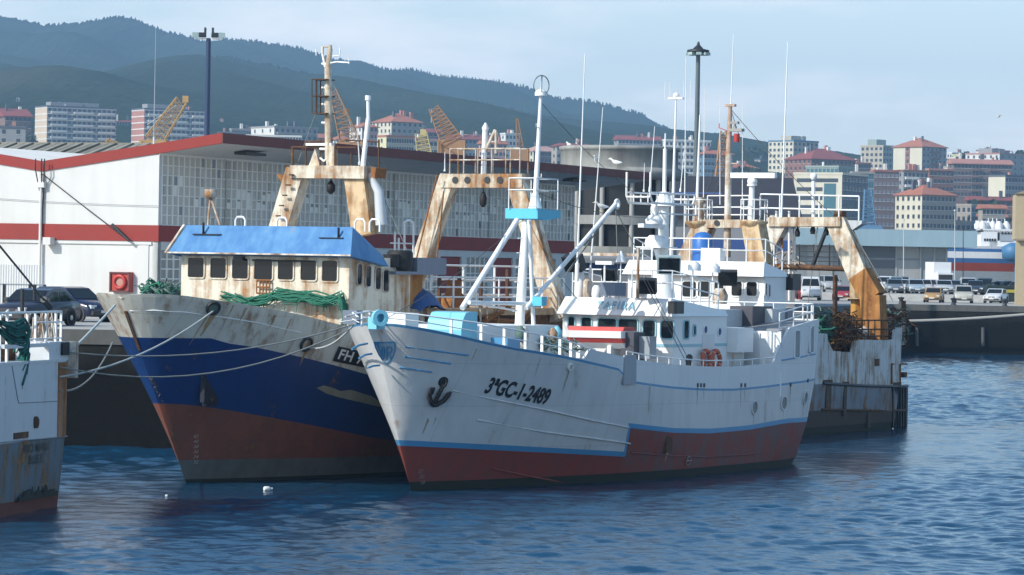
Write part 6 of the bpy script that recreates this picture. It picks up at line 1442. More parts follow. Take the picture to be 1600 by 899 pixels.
# ------------------------------------------------------------------ the town: every block a thing with walls, roof, windows, balconies
def wallpaint(n, c, d=.25): return paint(n, c, .85, 0, dirt=d, scale=.12)
TW = {'cream': wallpaint('cream_town_wall', (.62, .58, .46)), 'buff': wallpaint('buff_town_wall', (.45, .40, .31)), 'brick': wallpaint('brick_town_wall', (.24, .115, .085)), 'brown': wallpaint('brown_town_wall', (.20, .13, .11)),
      'grey': wallpaint('grey_town_wall', (.28, .28, .28)), 'stone': wallpaint('stone_town_wall', (.34, .31, .27)), 'white': wallpaint('white_town_wall', (.66, .65, .62)), 'green': wallpaint('grey_green_town_wall', (.30, .36, .33)),
      'blue': wallpaint('blue_town_wall', (.14, .22, .30)), 'pink': wallpaint('pink_town_wall', (.50, .30, .25)), 'yellow': wallpaint('pale_yellow_town_wall', (.62, .58, .36)), 'terracotta': wallpaint('terracotta_tiles', (.40, .15, .09), .5),
      'maroon': wallpaint('maroon_tiles', (.26, .07, .06), .5), 'slate': wallpaint('slate_roofing', (.10, .11, .13)), 'bluetop': wallpaint('blue_parapet', (.10, .20, .30)), 'stripe': wallpaint('white_stripe', (.70, .68, .64)), 'rose': wallpaint('rose_brick', (.42, .20, .16)), 'sand': wallpaint('sand_panel', (.58, .47, .36))}
TG = glass('town_glass', (.05, .06, .075), .25); TGB = glass('town_blue_glass', (.06, .15, .18), .2)
_win = {}
def win_mesh(w, h, g):
    k = (round(w, 2), round(h, 2), g.name)
    if k not in _win:
        m = MB(); m.bb((-w/2, -.05, 0), (w/2, .05, h)); m.bb((-w/2 - .12, -.12, -.14), (w/2 + .12, .02, 0), 1)
        me_o = m.build('window', [g, TW['stripe']]); _win[k] = me_o.data; bpy.data.objects.remove(me_o)
    return _win[k]
def block(name, label, cat, Y, a, b, c, ytop, phi, wall, roof='flat', roofmat='slate', floors=6, nr=5, nl=2, side=None, win=(1.2, 1.5), glass_=None, balc=None, stripes=None, ybase=None, chim=2, group=None, fh=None, dl=None, bands_col=None, rp=None, wallr=None, hide=0, xtra=None):
    """corner edge at pixel b; the left face runs to a, the right face to c; top of wall at ytop"""
    Y *= 2.1; floors = int(floors*1.7) + 1; nr = int(nr*1.6) if nr > 1 else nr; nl = int(nl*1.7)
    ph = R(phi); p = at(b, ytop, Y); zb = tz(p.x, Y)
    if ybase is not None: zb = at(b, ybase, Y).z
    else: zb -= 1
    H = p.z - zb
    wr = max((c - b)*Y/F/cos(ph), .5); wl = max((b - a)*Y/F/max(sin(ph), .05), .5) if b > a else (dl or 16)
    root = empty(name, (p.x, p.y, zb), ph); tag(root, label, cat, group)
    m = MB(); m.bb((0, 0, 0), (wr, wl, H)); m.build('wall', TW[wall], root)
    if side:  # own colour for the sunlit left face: real cladding, in places painted light
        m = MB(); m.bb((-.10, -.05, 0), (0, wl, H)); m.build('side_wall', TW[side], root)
    if wallr:
        m = MB(); m.bb((0, -.08, 0), (wr, 0, H)); m.build('front_wall', TW[wallr], root)
    fh = fh or 3.0; n = min(floors, max(1, int(H//fh)))
    g = glass_ or TG
    def put(x, y, z, rz, w, h, gg):
        o = bpy.data.objects.new('window', win_mesh(w, h, gg)); COL.objects.link(o); o.parent = root; o.location = (x, y, z); o.rotation_euler = (0, 0, rz)
    cnt = 0; n = min(n, max(1, 98//max(nr + nl, 1)))
    yo = -.10 if wallr else -.02
    for f in range(n):
        z = H - (f + 1)*fh + .9
        for i in range(nr):
            if cnt > 98: break
            put(wr*(i + .5)/nr, yo, z, 0, min(win[0], wr/nr*.72), win[1], g); cnt += 1
        for i in range(nl):
            if cnt > 98: break
            put(-.12 if side else -.02, wl*(i + .5)/nl, z, -pi/2, min(win[0], wl/nl*.72), win[1], g); cnt += 1
        if stripes:
            m = MB(); m.bb((-.18, -.10, H - f*fh - .55), (0 if stripes == 'l' else wr, wl, H - f*fh - .02)); m.build('floor_band', TW['stripe'], root)
        if balc:
            for (k0, k1) in balc:
                m = MB(); m.bb((wr*k0, -1.0, H - (f + 1)*fh), (wr*k1, -.05, H - (f + 1)*fh + 1.0)); m.build('balcony', TW[bands_col or 'white'], root)
    if roof == 'flat':
        m = MB(); m.bb((-.25, -.3, H - .05), (wr + .25, wl + .25, H + .7)); rf = m.build('parapet', TW[roofmat], root)
        if rp: 
            m = MB(); m.bb((wr*rp[0], wl*.3, H + .7), (wr*rp[1], wl*.7, H + .7 + rp[2])); m.build('roof_house', TW[wall], rf)
    else:
        e = .7; hh = min(wr, wl)*(.26 if roof == 'hip' else .30); m = MB()
        V = [(-e, -e, H), (wr + e, -e, H), (wr + e, wl + e, H), (-e, wl + e, H)]
        if wr >= wl: V += [(wl*.5, wl/2, H + hh), (wr - wl*.5, wl/2, H + hh)]; Fs = [(0, 1, 5, 4), (1, 2, 5), (2, 3, 4, 5), (3, 0, 4)]
        else: V += [(wr/2, wr*.5, H + hh), (wr/2, wl - wr*.5, H + hh)]; Fs = [(0, 1, 4), (1, 2, 5, 4), (2, 3, 5), (3, 0, 4, 5)]
        if roof == 'gable':
            V = V[:4] + [(-e, wl/2, H + hh), (wr + e, wl/2, H + hh)]; Fs = [(0, 1, 5, 4), (1, 2, 5), (2, 3, 4, 5), (3, 0, 4)]
        m.add(V, Fs + [(3, 2, 1, 0)]); m.prism([(-e, -e, H - .3), (wr + e, -e, H - .3), (wr + e, wl + e, H - .3), (-e, wl + e, H - .3)], (0, 0, .28)); rf = m.build('roof', TW[roofmat], root)
    rg = random.Random(int(a*7 + c))
    for i in range(chim):
        m = MB(); x, y = wr*rg.uniform(.15, .85), wl*rg.uniform(.3, .7); s = rg.uniform(.7, 1.5); m.bb((x - s/2, y - s/2, H), (x + s/2, y + s/2, H + rg.uniform(1.5, 3.4) + (0 if roof == 'flat' else min(wr, wl)*.2))); m.build('chimney', TW[rg.choice(('stripe', 'rose', 'slate'))], rf)
    return root
def town():
    B = block
    # left, above the white hall
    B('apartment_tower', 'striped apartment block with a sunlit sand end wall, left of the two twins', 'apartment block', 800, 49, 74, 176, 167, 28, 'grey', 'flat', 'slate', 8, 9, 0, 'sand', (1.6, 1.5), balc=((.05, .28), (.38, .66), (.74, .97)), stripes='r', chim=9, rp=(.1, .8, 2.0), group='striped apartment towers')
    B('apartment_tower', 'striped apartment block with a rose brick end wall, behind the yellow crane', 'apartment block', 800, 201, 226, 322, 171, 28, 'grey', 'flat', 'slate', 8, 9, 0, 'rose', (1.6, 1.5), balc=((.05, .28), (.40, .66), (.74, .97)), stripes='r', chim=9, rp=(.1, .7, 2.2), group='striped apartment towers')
    B('block_of_flats', 'low flats with a green tinted front between the two striped blocks', 'building', 860, 176, 178, 203, 190, 15, 'green', 'gable', 'maroon', 4, 4, 0, glass_=TGB, chim=3)
    B('grey_warehouse', 'windowless pale grey building at the far left, under dark roofs', 'building', 560, -30, -28, 39, 199, 6, 'grey', 'flat', 'slate', 1, 2, 0, chim=2)
    B('brown_house', 'brown house with a stepped maroon roof left of the sand striped block', 'house', 720, -20, 8, 47, 181, 25, 'brown', 'gable', 'maroon', 3, 4, 1, chim=2)
    B('pink_roof_house', 'pink roofed house at the far left, highest of its row', 'house', 900, 4, 14, 40, 166, 25, 'pink', 'hip', 'terracotta', 2, 3, 1, chim=2)
    B('low_house', 'low pale houses in front of the hill, right of the navy light mast', 'house', 900, 332, 338, 366, 196, 25, 'pink', 'gable', 'terracotta', 2, 4, 1, chim=4)
    B('low_block', 'dark low block just right of the navy light mast', 'building', 760, 340, 342, 385, 208, 12, 'slate', 'flat', 'slate', 2, 6, 0, chim=1)
    # centre left
    B('villa', 'white and grey modern house with a broad flat roof above the hall', 'house', 720, 388, 429, 494, 199, 32, 'grey', 'flat', 'grey', 3, 5, 2, 'white', balc=((.05, .9),), bands_col='grey', chim=5)
    B('colonnade_house', 'long low white building with a row of pillars, in front of the villa', 'building', 640, 384, 386, 470, 213, 8, 'white', 'flat', 'white', 2, 12, 0, win=(1.6, 2.0), chim=0)
    B('terracotta_block', 'large block with a spreading terracotta roof behind the lattice mast', 'building', 780, 580, 612, 660, 190, 35, 'stone', 'hip', 'terracotta', 4, 4, 3, 'cream', chim=5)
    B('white_house', 'white house with a pale gable left of the large terracotta block', 'house', 740, 545, 566, 590, 198, 32, 'pink', 'hip', 'terracotta', 3, 3, 2, 'white', chim=2)
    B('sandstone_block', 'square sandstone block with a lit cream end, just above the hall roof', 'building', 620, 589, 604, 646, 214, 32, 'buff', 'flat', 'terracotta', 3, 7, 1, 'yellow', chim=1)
    B('sandstone_row', 'grey sandstone row house between the two lattice cranes', 'building', 640, 640, 646, 702, 219, 25, 'buff', 'flat', 'pink', 3, 6, 1, chim=1)
    B('maroon_roof_row', 'row of maroon roofed houses right of the rust red crane', 'house', 800, 698, 708, 762, 217, 25, 'grey', 'gable', 'maroon', 3, 6, 1, chim=3)
    B('white_tower', 'narrow white tower block beside the thin distant crane', 'apartment block', 820, 782, 790, 812, 210, 30, 'white', 'flat', 'white', 6, 3, 1, chim=2)
    B('pink_roof_block', 'block with a bright pink hipped roof left of the round building', 'building', 760, 815, 834, 878, 236, 33, 'brown', 'hip', 'pink', 3, 5, 2, 'cream', chim=2)
    B('dome_block', 'grey block with dark upright fins rising behind the round building', 'building', 900, 960, 966, 1034, 218, 15, 'grey', 'gable', 'maroon', 3, 8, 1, chim=6)
    B('white_balcony_tower', 'white tower block with stacked balconies behind the masts', 'apartment block', 760, 1036, 1039, 1112, 220, 18, 'white', 'flat', 'white', 9, 7, 0, balc=((.0, .3), (.4, .7)), chim=3)
    B('cyan_block', 'pale blue block with a terracotta roof right of the grey light mast', 'building', 700, 1092, 1100, 1146, 240, 20, 'blue', 'hip', 'terracotta', 5, 5, 1, chim=2)
    # small fry that close the gaps along the foot of the hill
    B('low_house', 'pale low house with a rose roof between the villa and the lattice mast', 'house', 800, 470, 482, 512, 215, 30, 'pink', 'gable', 'terracotta', 2, 3, 1, 'cream', chim=2)
    B('low_house', 'cream house peeping out just right of the lattice mast', 'house', 760, 512, 526, 552, 218, 30, 'cream', 'hip', 'terracotta', 2, 3, 2, 'white', chim=1)
    B('low_block', 'grey flat roofed block right of the navy mast, above the roof tip', 'building', 820, 358, 362, 396, 203, 20, 'grey', 'flat', 'stone', 2, 5, 1, chim=3)
    B('low_house', 'maroon roofed house behind the short yellow crane', 'house', 850, 640, 650, 690, 206, 28, 'brown', 'gable', 'maroon', 2, 4, 1, chim=3)
    B('low_block', 'white long block with a rose edge between the red crane and the white tower', 'building', 880, 724, 730, 790, 212, 22, 'white', 'flat', 'rose', 2, 7, 1, chim=4)
    B('low_house', 'rose roofed row squeezed left of the narrow white tower', 'house', 700, 748, 754, 792, 224, 22, 'pink', 'gable', 'terracotta', 2, 4, 1, chim=2)
    B('low_block', 'brown block under the dome block\'s left end', 'building', 720, 862, 870, 930, 228, 25, 'stone', 'hip', 'maroon', 3, 6, 1, chim=2)
    B('low_block', 'stone block low between the grey light mast and the blue topped tower', 'building', 760, 1128, 1140, 1186, 262, 25, 'stone', 'hip', 'terracotta', 4, 5, 1, 'cream', chim=3)
    B('low_block', 'tall thin grey block left of the blue topped tower', 'apartment block', 900, 1180, 1188, 1208, 250, 30, 'grey', 'flat', 'slate', 6, 3, 1, 'stone', chim=2)
    B('low_block', 'grey green block on the skyline left of the pale yellow one', 'building', 940, 1478, 1484, 1502, 250, 30, 'green', 'flat', 'slate', 4, 3, 1, chim=1)
    B('low_block', 'dark block filling the gap between the brown mansard and the grey tower', 'building', 840, 1330, 1338, 1362, 256, 25, 'brown', 'flat', 'terracotta', 5, 4, 1, chim=3)
    B('slab_block', 'pinkish slab of flats low behind the second trawler\'s radar', 'apartment block', 800, 1174, 1184, 1216, 276, 28, 'pink', 'flat', 'terracotta', 6, 5, 1, 'white', balc=((.5, .9),), chim=2)
    B('slab_block', 'ochre grey block between the brown brick house and the long terrace, with a flat roof', 'apartment block', 760, 1476, 1484, 1510, 262, 28, 'buff', 'flat', 'stone', 6, 5, 1, 'cream', balc=((.1, .5),), chim=3)
    B('slab_block', 'tall slate and white block on the skyline just right of the red roofed tower', 'apartment block', 960, 1478, 1488, 1512, 240, 30, 'slate', 'flat', 'white', 6, 4, 2, 'white', chim=2)
    B('slab_block', 'long grey slab on the skyline between the white terrace block and the edge', 'apartment block', 960, 1528, 1534, 1580, 236, 20, 'stone', 'flat', 'maroon', 5, 8, 1, 'white', chim=5)
    # right
    B('blue_top_tower', 'tall pale tower with a blue overhanging parapet', 'apartment block', 860, 1204, 1240, 1282, 221, 42, 'buff', 'flat', 'bluetop', 13, 4, 4, 'cream', (1.5, 1.5), chim=6, rp=(.2, .8, 2.4))
    B('mansard_block', 'big brown block with a broad maroon mansard roof', 'apartment block', 760, 1231, 1268, 1342, 248, 33, 'brown', 'hip', 'maroon', 8, 7, 4, 'brick', balc=((.1, .45), (.55, .9)), bands_col='brown', chim=5)
    B('office_building', 'cream office block with long dark window bands, its shaded side to the right', 'office building', 560, 1244, 1316, 1365, 273, 62, 'slate', 'flat', 'cream', 8, 5, 0, 'cream', (1.4, 1.5), chim=0)  # right face in slate: the cream block's shade painted in
    B('roof_terrace_block', 'block with a green glazed roof terrace right behind the cream office', 'building', 600, 1262, 1310, 1345, 262, 60, 'green', 'flat', 'green', 1, 4, 5, win=(1.5, 1.6), glass_=TGB, chim=1)
    B('glass_front_block', 'blue grey block with tall upright fins beside the cream office', 'office building', 590, 1330, 1332, 1366, 271, 12, 'blue', 'flat', 'stone', 8, 5, 0, win=(.7, 2.2), glass_=TGB, chim=1)
    B('dark_brick_block', 'dark brick apartment block with pale windows right of the fins', 'apartment block', 620, 1362, 1366, 1406, 268, 15, 'brown', 'flat', 'terracotta', 9, 4, 0, win=(1.1, 1.2), glass_=glass('pale_blinds', (.25, .25, .28), .4), chim=2)
    B('grey_slab', 'grey tower with concave pale strips on the skyline', 'apartment block', 880, 1348, 1380, 1401, 229, 48, 'green', 'flat', 'buff', 8, 3, 3, 'buff', (1.6, 1.6), rp=(.0, .8, 3), chim=1)
    B('red_roof_tower', 'tower with a red pyramid roof and two cream panels on its lit side', 'apartment block', 820, 1401, 1441, 1484, 229, 42, 'grey', 'hip', 'terracotta', 8, 4, 1, 'cream', balc=((.35, .7),), bands_col='brick', chim=2)
    B('stone_block', 'pale stone block with a terracotta roof low in front of the town', 'building', 560, 1405, 1441, 1499, 304, 35, 'stone', 'hip', 'terracotta', 7, 6, 3, 'cream', (1.1, 1.4), chim=7)
    B('stepped_house', 'grey house with white balconies stacked above the pale stone block', 'building', 640, 1404, 1412, 1452, 268, 22, 'grey', 'flat', 'brick', 4, 4, 1, balc=((.05, .6),), chim=4)
    B('brick_house', 'dark brick house with a white parapet below the red roofed tower', 'building', 660, 1448, 1452, 1492, 266, 20, 'brick', 'flat', 'rose', 5, 4, 0, chim=2)
    B('long_terrace', 'long grey brown block with a rose roof running to the right edge', 'apartment block', 720, 1484, 1490, 1585, 255, 14, 'brown', 'gable', 'rose', 6, 10, 1, balc=((.3, .45), (.6, .75)), bands_col='brown', chim=4)
    B('yellow_block', 'pale yellow block on the skyline above the long terrace', 'building', 900, 1491, 1500, 1530, 243, 30, 'yellow', 'flat', 'yellow', 3, 3, 1, chim=2)
    B('white_terrace_block', 'white block with a rose parapet on the skyline at the right', 'building', 880, 1515, 1562, 1608, 241, 45, 'grey', 'flat', 'rose', 4, 3, 4, 'white', chim=2, rp=(.1, .6, 2.5))
    B('blank_gable_house', 'grey house with a big blank cream gable end near the right edge', 'building', 640, 1549, 1571, 1620, 276, 35, 'grey', 'flat', 'slate', 4, 6, 0, 'cream', chim=1)
    B('red_roof_row', 'long red tiled roof low at the right, in front of the cream gable', 'house', 600, 1512, 1516, 1590, 312, 12, 'brick', 'gable', 'maroon', 1, 6, 0, chim=2)
    B('white_gable_house', 'white gabled shed with a small red roof beside the docked ship', 'house', 560, 1531, 1535, 1572, 325, 12, 'stone', 'gable', 'terracotta', 3, 4, 0, chim=0)
    B('curved_tower', 'slim pale building with rounded shadow, between the stone block and the blue houses', 'building', 570, 1498, 1518, 1526, 322, 40, 'blue', 'flat', 'stone', 5, 2, 2, 'stone', chim=0)
    B('blue_house', 'bluish house behind the masts of the docked ship', 'house', 575, 1518, 1521, 1574, 338, 12, 'blue', 'gable', 'terracotta', 3, 6, 0, chim=2)
    # details that single out the big fronts: bands of the office, panels of the red roofed tower
    o = next(x for x in bpy.data.objects if x.name.startswith('office_building')); Y = 560*2.1; H = at(1316, 273, Y).z - o.location.z; wl = (1316 - 1244)*Y/F/sin(R(62))
    for f in range(10):
        z = H - 2.6 - f*3.0
        m = MB(); m.bb((-.16, wl*.62 if f else wl*.08, z), (-.09, wl*.94, z + 1.3)); m.build('window_band', TG, o)
        if f: m = MB(); m.bb((-.16, wl*.40, z), (-.09, wl*.56, z + 1.3)); m.build('window_band', TG, o)
    m = MB(); m.bb((-.17, wl*.12, H - 30), (-.09, wl*.37, H - 3.0)); m.build('glazed_bay', TGB, o)
    o = next(x for x in bpy.data.objects if x.name.startswith('red_roof_tower')); wl = 40*820*2.1/F/sin(R(42)); H = at(1441, 229, 820*2.1).z - o.location.z
    m = MB(); m.bb((-.16, wl*.42, 0), (-.09, wl*.58, H - .3)); m.build('stair_strip', TW['brick'], o)
    # trees among the houses
    rg = random.Random(6); lf = [plain('town_leaf_' + n, c, .9, var=.3) for n, c in (('a', (.030, .055, .022)), ('b', (.05, .075, .03)), ('c', (.018, .035, .016)))]
    bark = plain('bark', (.06, .045, .035), .9)
    def tree(px_, ytop, Y, w, label, conic=False):
        Y *= 2.1; w *= 2.1; t = at(px_, ytop, Y); zb = tz(t.x, Y); h = t.z - zb; root = empty('tree', (t.x, t.y, zb)); tag(root, label, 'tree', 'trees among the houses')
        m = MB(); m.tube([(0, 0, 0), (0, .1, h*.5), (.1, 0, h*.9)], .35, 6, r1=.08)
        for k in range(5): a = k*1.3; m.tube([(0, 0, h*(.35 + .1*k)), (w*.3*cos(a), w*.3*sin(a), h*(.5 + .1*k))], .12, 5, r1=.04)
        m.build('trunk', bark, root); m = MB()
        for i in range(650):
            k = rg.random()**.7; z = h*(.25 + .75*k); rr = w*.5*((1 - k)**.8 if conic else (sin(pi*min(.98, .12 + .85*k)))**.6); a = rg.uniform(0, 2*pi); q = rr*rg.random()**.5
            c = V3((q*cos(a)*(1 + .25*sin(3*a)), q*sin(a), z)); s = rg.uniform(.5, 1.5); d1, d2 = V3((rg.gauss(0, 1), rg.gauss(0, 1), rg.gauss(0, 1))).normalized()*s, V3((rg.gauss(0, 1), rg.gauss(0, 1), rg.gauss(0, .6))).normalized()*s
            m.add([c - d1, c + d2, c + d1, c - d2], [(0, 1, 2, 3)], rg.randint(0, 2))
        m.build('crown', lf, root)
    for a in ((1083, 207, 1000, 9, 'pointed dark tree on the ridge left of the second mast', True), (1178, 232, 950, 16, 'broad tree crown low on the skyline right of the tall radio masts'), (1165, 262, 720, 14, 'dark tree clump above the dark warehouse roof'),
              (1508, 240, 900, 8, 'small round tree beside the pale yellow block'), (1522, 316, 590, 7, 'dark tree left of the white gabled shed'), (1552, 316, 585, 6, 'small tree in front of the red tiled roof'), (45, 214, 700, 7, 'green tree squeezed beside the sand striped block'), (1592, 236, 930, 12, 'tree on the skyline at the right edge')):
        tree(*a)
town()
# ------------------------------------------------------------------ lattice cranes
def lattice(m, p0, p1, w0, w1, n, r, side=(0, 1, 0)):
    p0, p1 = V3(p0), V3(p1); d = (p1 - p0).normalized(); s = V3(side); u = d.cross(s).normalized(); s = u.cross(d)
    C = lambda k, i: p0.lerp(p1, k) + (s*(1 if i in (0, 1) else -1) + u*(1 if i in (0, 3) else -1))*(w0 + (w1 - w0)*k)*.5
    for i in range(4): m.tube([C(0, i), C(1, i)], r, 4)
    for j in range(n):
        for i in range(4): m.tube([C(j/n, i), C((j + 1)/n, (i + 1) % 4)], r*.5, 4); m.tube([C(j/n, i), C(j/n, (i + 1) % 4)], r*.6, 4)
def crane(name, label, Y, jib, mat, w0=1.6, w1=.7, tower=None, wire=None, cab=None, n=10):
    a, b = at(*jib[0], Y), at(*jib[1], Y); root = empty(name, (a.x, a.y, QZ if Y < 470 else tz(a.x, Y))); tag(root, label, 'crane', 'lattice cranes'); o = V3((a.x, a.y, root.location.z))
    m = MB(); lattice(m, a - o, b - o, w0, w1, n, .075); m.build('jib', mat, root)
    h = a.z - o.z; m = MB(); lattice(m, (0, 0, 0), (0, 0, h), w0*1.3, w0*1.2, 8, .12); m.build('tower', mat, root)
    m = MB(); m.bb((-1.6, -1.2, h - 2.2), (1.6, 1.2, h + .2)); m.build('cab', mat, root)
    if cab:
        c = at(*cab, Y) - o; m = MB(); m.bb(c - V3((.35, .3, .5)), c + V3((.35, .3, .3))); m.build('head', mat, root)
    if wire:
        for p in wire: m = MB(); m.tube([at(*p[0], Y) - o, at(*p[1], Y) - o], .04, 4); m.build('hoist_wire', M['grey_lt'], root)
CR = {'y': paint('crane_ochre', (.42, .26, .10), .6, .3), 'r': paint('crane_rust_red', (.34, .19, .10), .6, .35), 'p': paint('crane_pale_yellow', (.48, .40, .20), .6, .25)}
crane('lattice_crane', 'ochre lattice crane leaning right in front of the rose striped block', 420, ((240, 222), (284, 157)), CR['y'], 2.2, 1.3, wire=(((230, 195), (275, 165)), ((246, 222), (290, 175))), cab=(290, 154))
crane('lattice_crane', 'ochre crane cab peeping over the hall roof left of the rose striped block', 430, ((174, 226), (177, 219)), CR['y'], 1.4, 1.0, n=2)
crane('lattice_crane', 'rust red lattice crane leaning against the blue ship\'s lattice mast', 420, ((548, 225), (520, 140)), CR['r'], 2.4, .8, wire=(((540, 170), (555, 222)),), cab=(541, 174))
crane('lattice_crane', 'rust red lattice crane with a dark hook wire right of the terracotta block', 420, ((706, 222), (677, 168)), CR['r'], 2.6, 1.1, wire=(((674, 170), (674, 192)),))
crane('lattice_crane', 'short pale yellow lattice crane between the sandstone houses', 430, ((664, 245), (658, 208)), CR['p'], 1.8, 1.4, cab=(661, 206), n=6)
crane('lattice_crane', 'thin distant dark crane beside the narrow white tower', 600, ((813, 235), (808, 185)), CR['r'], 1.2, .3, n=8)
crane('lattice_crane', 'blue quay crane standing between the second trawler\'s gantry and the dark brick block', 450, ((1358, 355), (1356, 296)), paint('crane_blue', (.10, .20, .32), .6, 0), 1.6, .8)
crane('lattice_crane', 'brownish lattice mast crane behind the second trawler\'s rust red mast', 330, ((1128, 300), (1130, 205)), CR['r'], 1.5, .5)
# ------------------------------------------------------------------ the docked ship far right
def docked():
    Y = 480; o = at(1470, 445, Y); o.z = QZ; root = empty('docked_ship', o, R(4)); tag(root, 'white ship with a blue stripe and red bottom, standing far off at the right', 'ship')
    s = Y/F; L = 190*s; z = lambda y: at(1530, y, Y).z - QZ
    def plan(k, grow): return [(-18, -3.4 - grow), (L*.7, -3.4 - grow), (L, 0), (L*.7, 3.4 + grow), (-18, 3.4 + grow)]
    lev = [(z(437), 'dk_grey', -.8), (z(424), 'dk_red', -.5), (z(411), 'dk_blue', 0), (z(404), 'dk_white', .1), (z(394), 'dk_blue', .2), (z(389), 'dk_white', .2), (z(385), None, .3)]
    for (z0, mt, g), (z1, _, g1) in zip(lev[:-1], lev[1:]):
        m = MB(); a, b = plan(0, g), plan(0, g1); V = [(x, y, z0) for x, y in a] + [(x, y, z1) for x, y in b]; n = 5
        m.add(V, [(i, (i + 1) % n, n + (i + 1) % n, n + i) for i in range(n)] + [tuple(range(n))[::-1], tuple(range(n, 2*n))]); m.build('hull_band', M[mt], root)
    X = lambda px_: (px_ - 1470)*s
    for x0, x1, y0, y1, mt in ((1526, 1552, 385, 363, 'dk_white'), (1556, 1578, 378, 364, 'dk_grey'), (1540, 1600, 385, 376, 'dk_white'), (1530, 1580, 363, 358, 'dk_white'), (1520, 1583, 362, 360.5, 'dark')):
        m = MB(); m.bb((X(x0), -2.6, z(y0)), (X(x1), 2.6, z(y1))); m.build('deckhouse' if mt != 'dark' else 'deck_edge', M[mt], root)
    m = MB(); m.prism([(X(1574), -.6, z(384)), (X(1581), -.6, z(366)), (X(1586), -.6, z(366)), (X(1582), -.6, z(384))], (0, 1.2, 0)); m.build('davit', M['dk_white'], root)
    for x_ in range(1558, 1578, 5): m = MB(); m.bb((X(x_), -2.68, z(365.5)), (X(x_ + 3), -2.6, z(362.5))); m.build('window', M['glass'], root)
    for x_ in range(1531, 1549, 4): m = MB(); m.bb((X(x_), -2.68, z(377)), (X(x_ + 2.5), -2.6, z(373))); m.build('window', M['glass'], root)
    rg = random.Random(7); 
    for i in range(9): x_ = 1524 + i*6.5; m = MB(); hgt = rg.uniform(340, 354); m.lathe([(.5, 0), (.55, .6), (.2, 1.1)], (X(x_), rg.uniform(-2, 2), z(358)), 8); m.build('radome', M['dk_white'], root); m = MB(); m.tube([(X(x_), 0, z(358)), (X(x_), 0, z(hgt))], .08, 5); m.build('pole', M['dk_white'], root)
    m = MB(); m.tube([(X(1577), -6, 0), (X(1577), -6, z(404))], .5, 8); m.lathe([(.4, 0), (1.6, .5), (1.7, 2.0), (.5, 2.6)], (X(1570), -6, z(409)), 12); m.lathe([(.4, 0), (1.3, .5), (1.3, 1.8), (.5, 2.2)], (X(1583), -6, z(408)), 12); o2 = m.build('dock_crane', M['dk_crane'])
    o2.location = root.location; o2.rotation_euler = root.rotation_euler; tag(o2, 'rounded blue crane head on a post before the docked ship', 'crane')
M['dk_red'] = paint('far_red_bottom', (.40, .07, .045), .6, 0, dirt=.4, scale=.2); M['dk_blue'] = paint('far_blue_band', (.03, .12, .30), .5, 0, dirt=.2); M['dk_white'] = paint('far_white_paint', (.70, .71, .72), .5, 0, dirt=.2); M['dk_grey'] = paint('far_grey_paint', (.32, .36, .40), .5, 0); M['dk_crane'] = paint('far_crane_blue', (.05, .16, .30), .5, 0)
docked()
# ------------------------------------------------------------------ parked cars
CARG = glass('car_glass', (.012, .016, .02), .08); TYRE = plain('tyre_rubber', (.012, .012, .013), .85); RIM = plain('wheel_cover', (.42, .43, .45), .35, .6); LAMP = plain('headlamp', (.55, .57, .58), .15); TAIL = plain('tail_lamp', (.30, .015, .01), .3); PLATE = plain('number_plate', (.62, .62, .60), .5); BUMP = plain('dark_bumper', (.03, .03, .033), .6)
CM = bpy.data.materials.new('car_paint')
def car_mat(name, col):
    k = N(name); f = k.noise(k.coord(), 2.5, 4); c = c4(col)
    k.l(k.mix(k.math('MULTIPLY', f, .22), c, (c[0]*.6, c[1]*.6, c[2]*.6, 1)), k.b.inputs['Base Color']); k.b.inputs['Roughness'].default_value = .32; k.b.inputs['Coat Weight'].default_value = .5; k.b.inputs['Coat Roughness'].default_value = .1; return k.m
# side profiles: (x, z) from the nose, lower body, then the greenhouse
KIND = {'hatch': dict(L=3.9, W=1.66, lower=[(0, .30), (.0, .62), (.12, .74), (.85, .90), (1.0, .93), (3.72, .96), (3.86, .85), (3.9, .40), (3.8, .25), (.1, .22)], house=[(.95, .91), (1.65, 1.40), (2.0, 1.46), (3.15, 1.44), (3.45, 1.30), (3.75, .95)], wx=(.72, 3.18), r=.30),
        'sedan': dict(L=4.4, W=1.72, lower=[(0, .32), (.02, .62), (.15, .75), (1.1, .90), (1.25, .93), (3.5, .97), (4.25, .95), (4.38, .8), (4.4, .4), (4.3, .25), (.1, .22)], house=[(1.2, .92), (1.95, 1.38), (2.3, 1.44), (3.0, 1.43), (3.35, 1.36), (3.85, .97)], wx=(.82, 3.50), r=.31),
        'mpv': dict(L=4.2, W=1.74, lower=[(0, .35), (.0, .78), (.12, .92), (.75, 1.05), (.85, 1.07), (4.05, 1.10), (4.18, 1.0), (4.2, .42), (4.1, .27), (.1, .24)], house=[(.8, 1.06), (1.45, 1.62), (1.8, 1.72), (3.7, 1.72), (3.95, 1.55), (4.1, 1.09)], wx=(.78, 3.35), r=.32),
        'van': dict(L=5.2, W=1.98, lower=[(0, .40), (.0, .95), (.15, 1.12), (.65, 1.28), (.75, 1.32), (5.1, 1.34), (5.2, 1.2), (5.2, .45), (5.1, .32), (.1, .28)], house=[(.7, 1.3), (1.30, 2.10), (1.6, 2.28), (4.9, 2.30), (5.12, 2.15), (5.15, 1.33)], wx=(.95, 4.15), r=.34)}
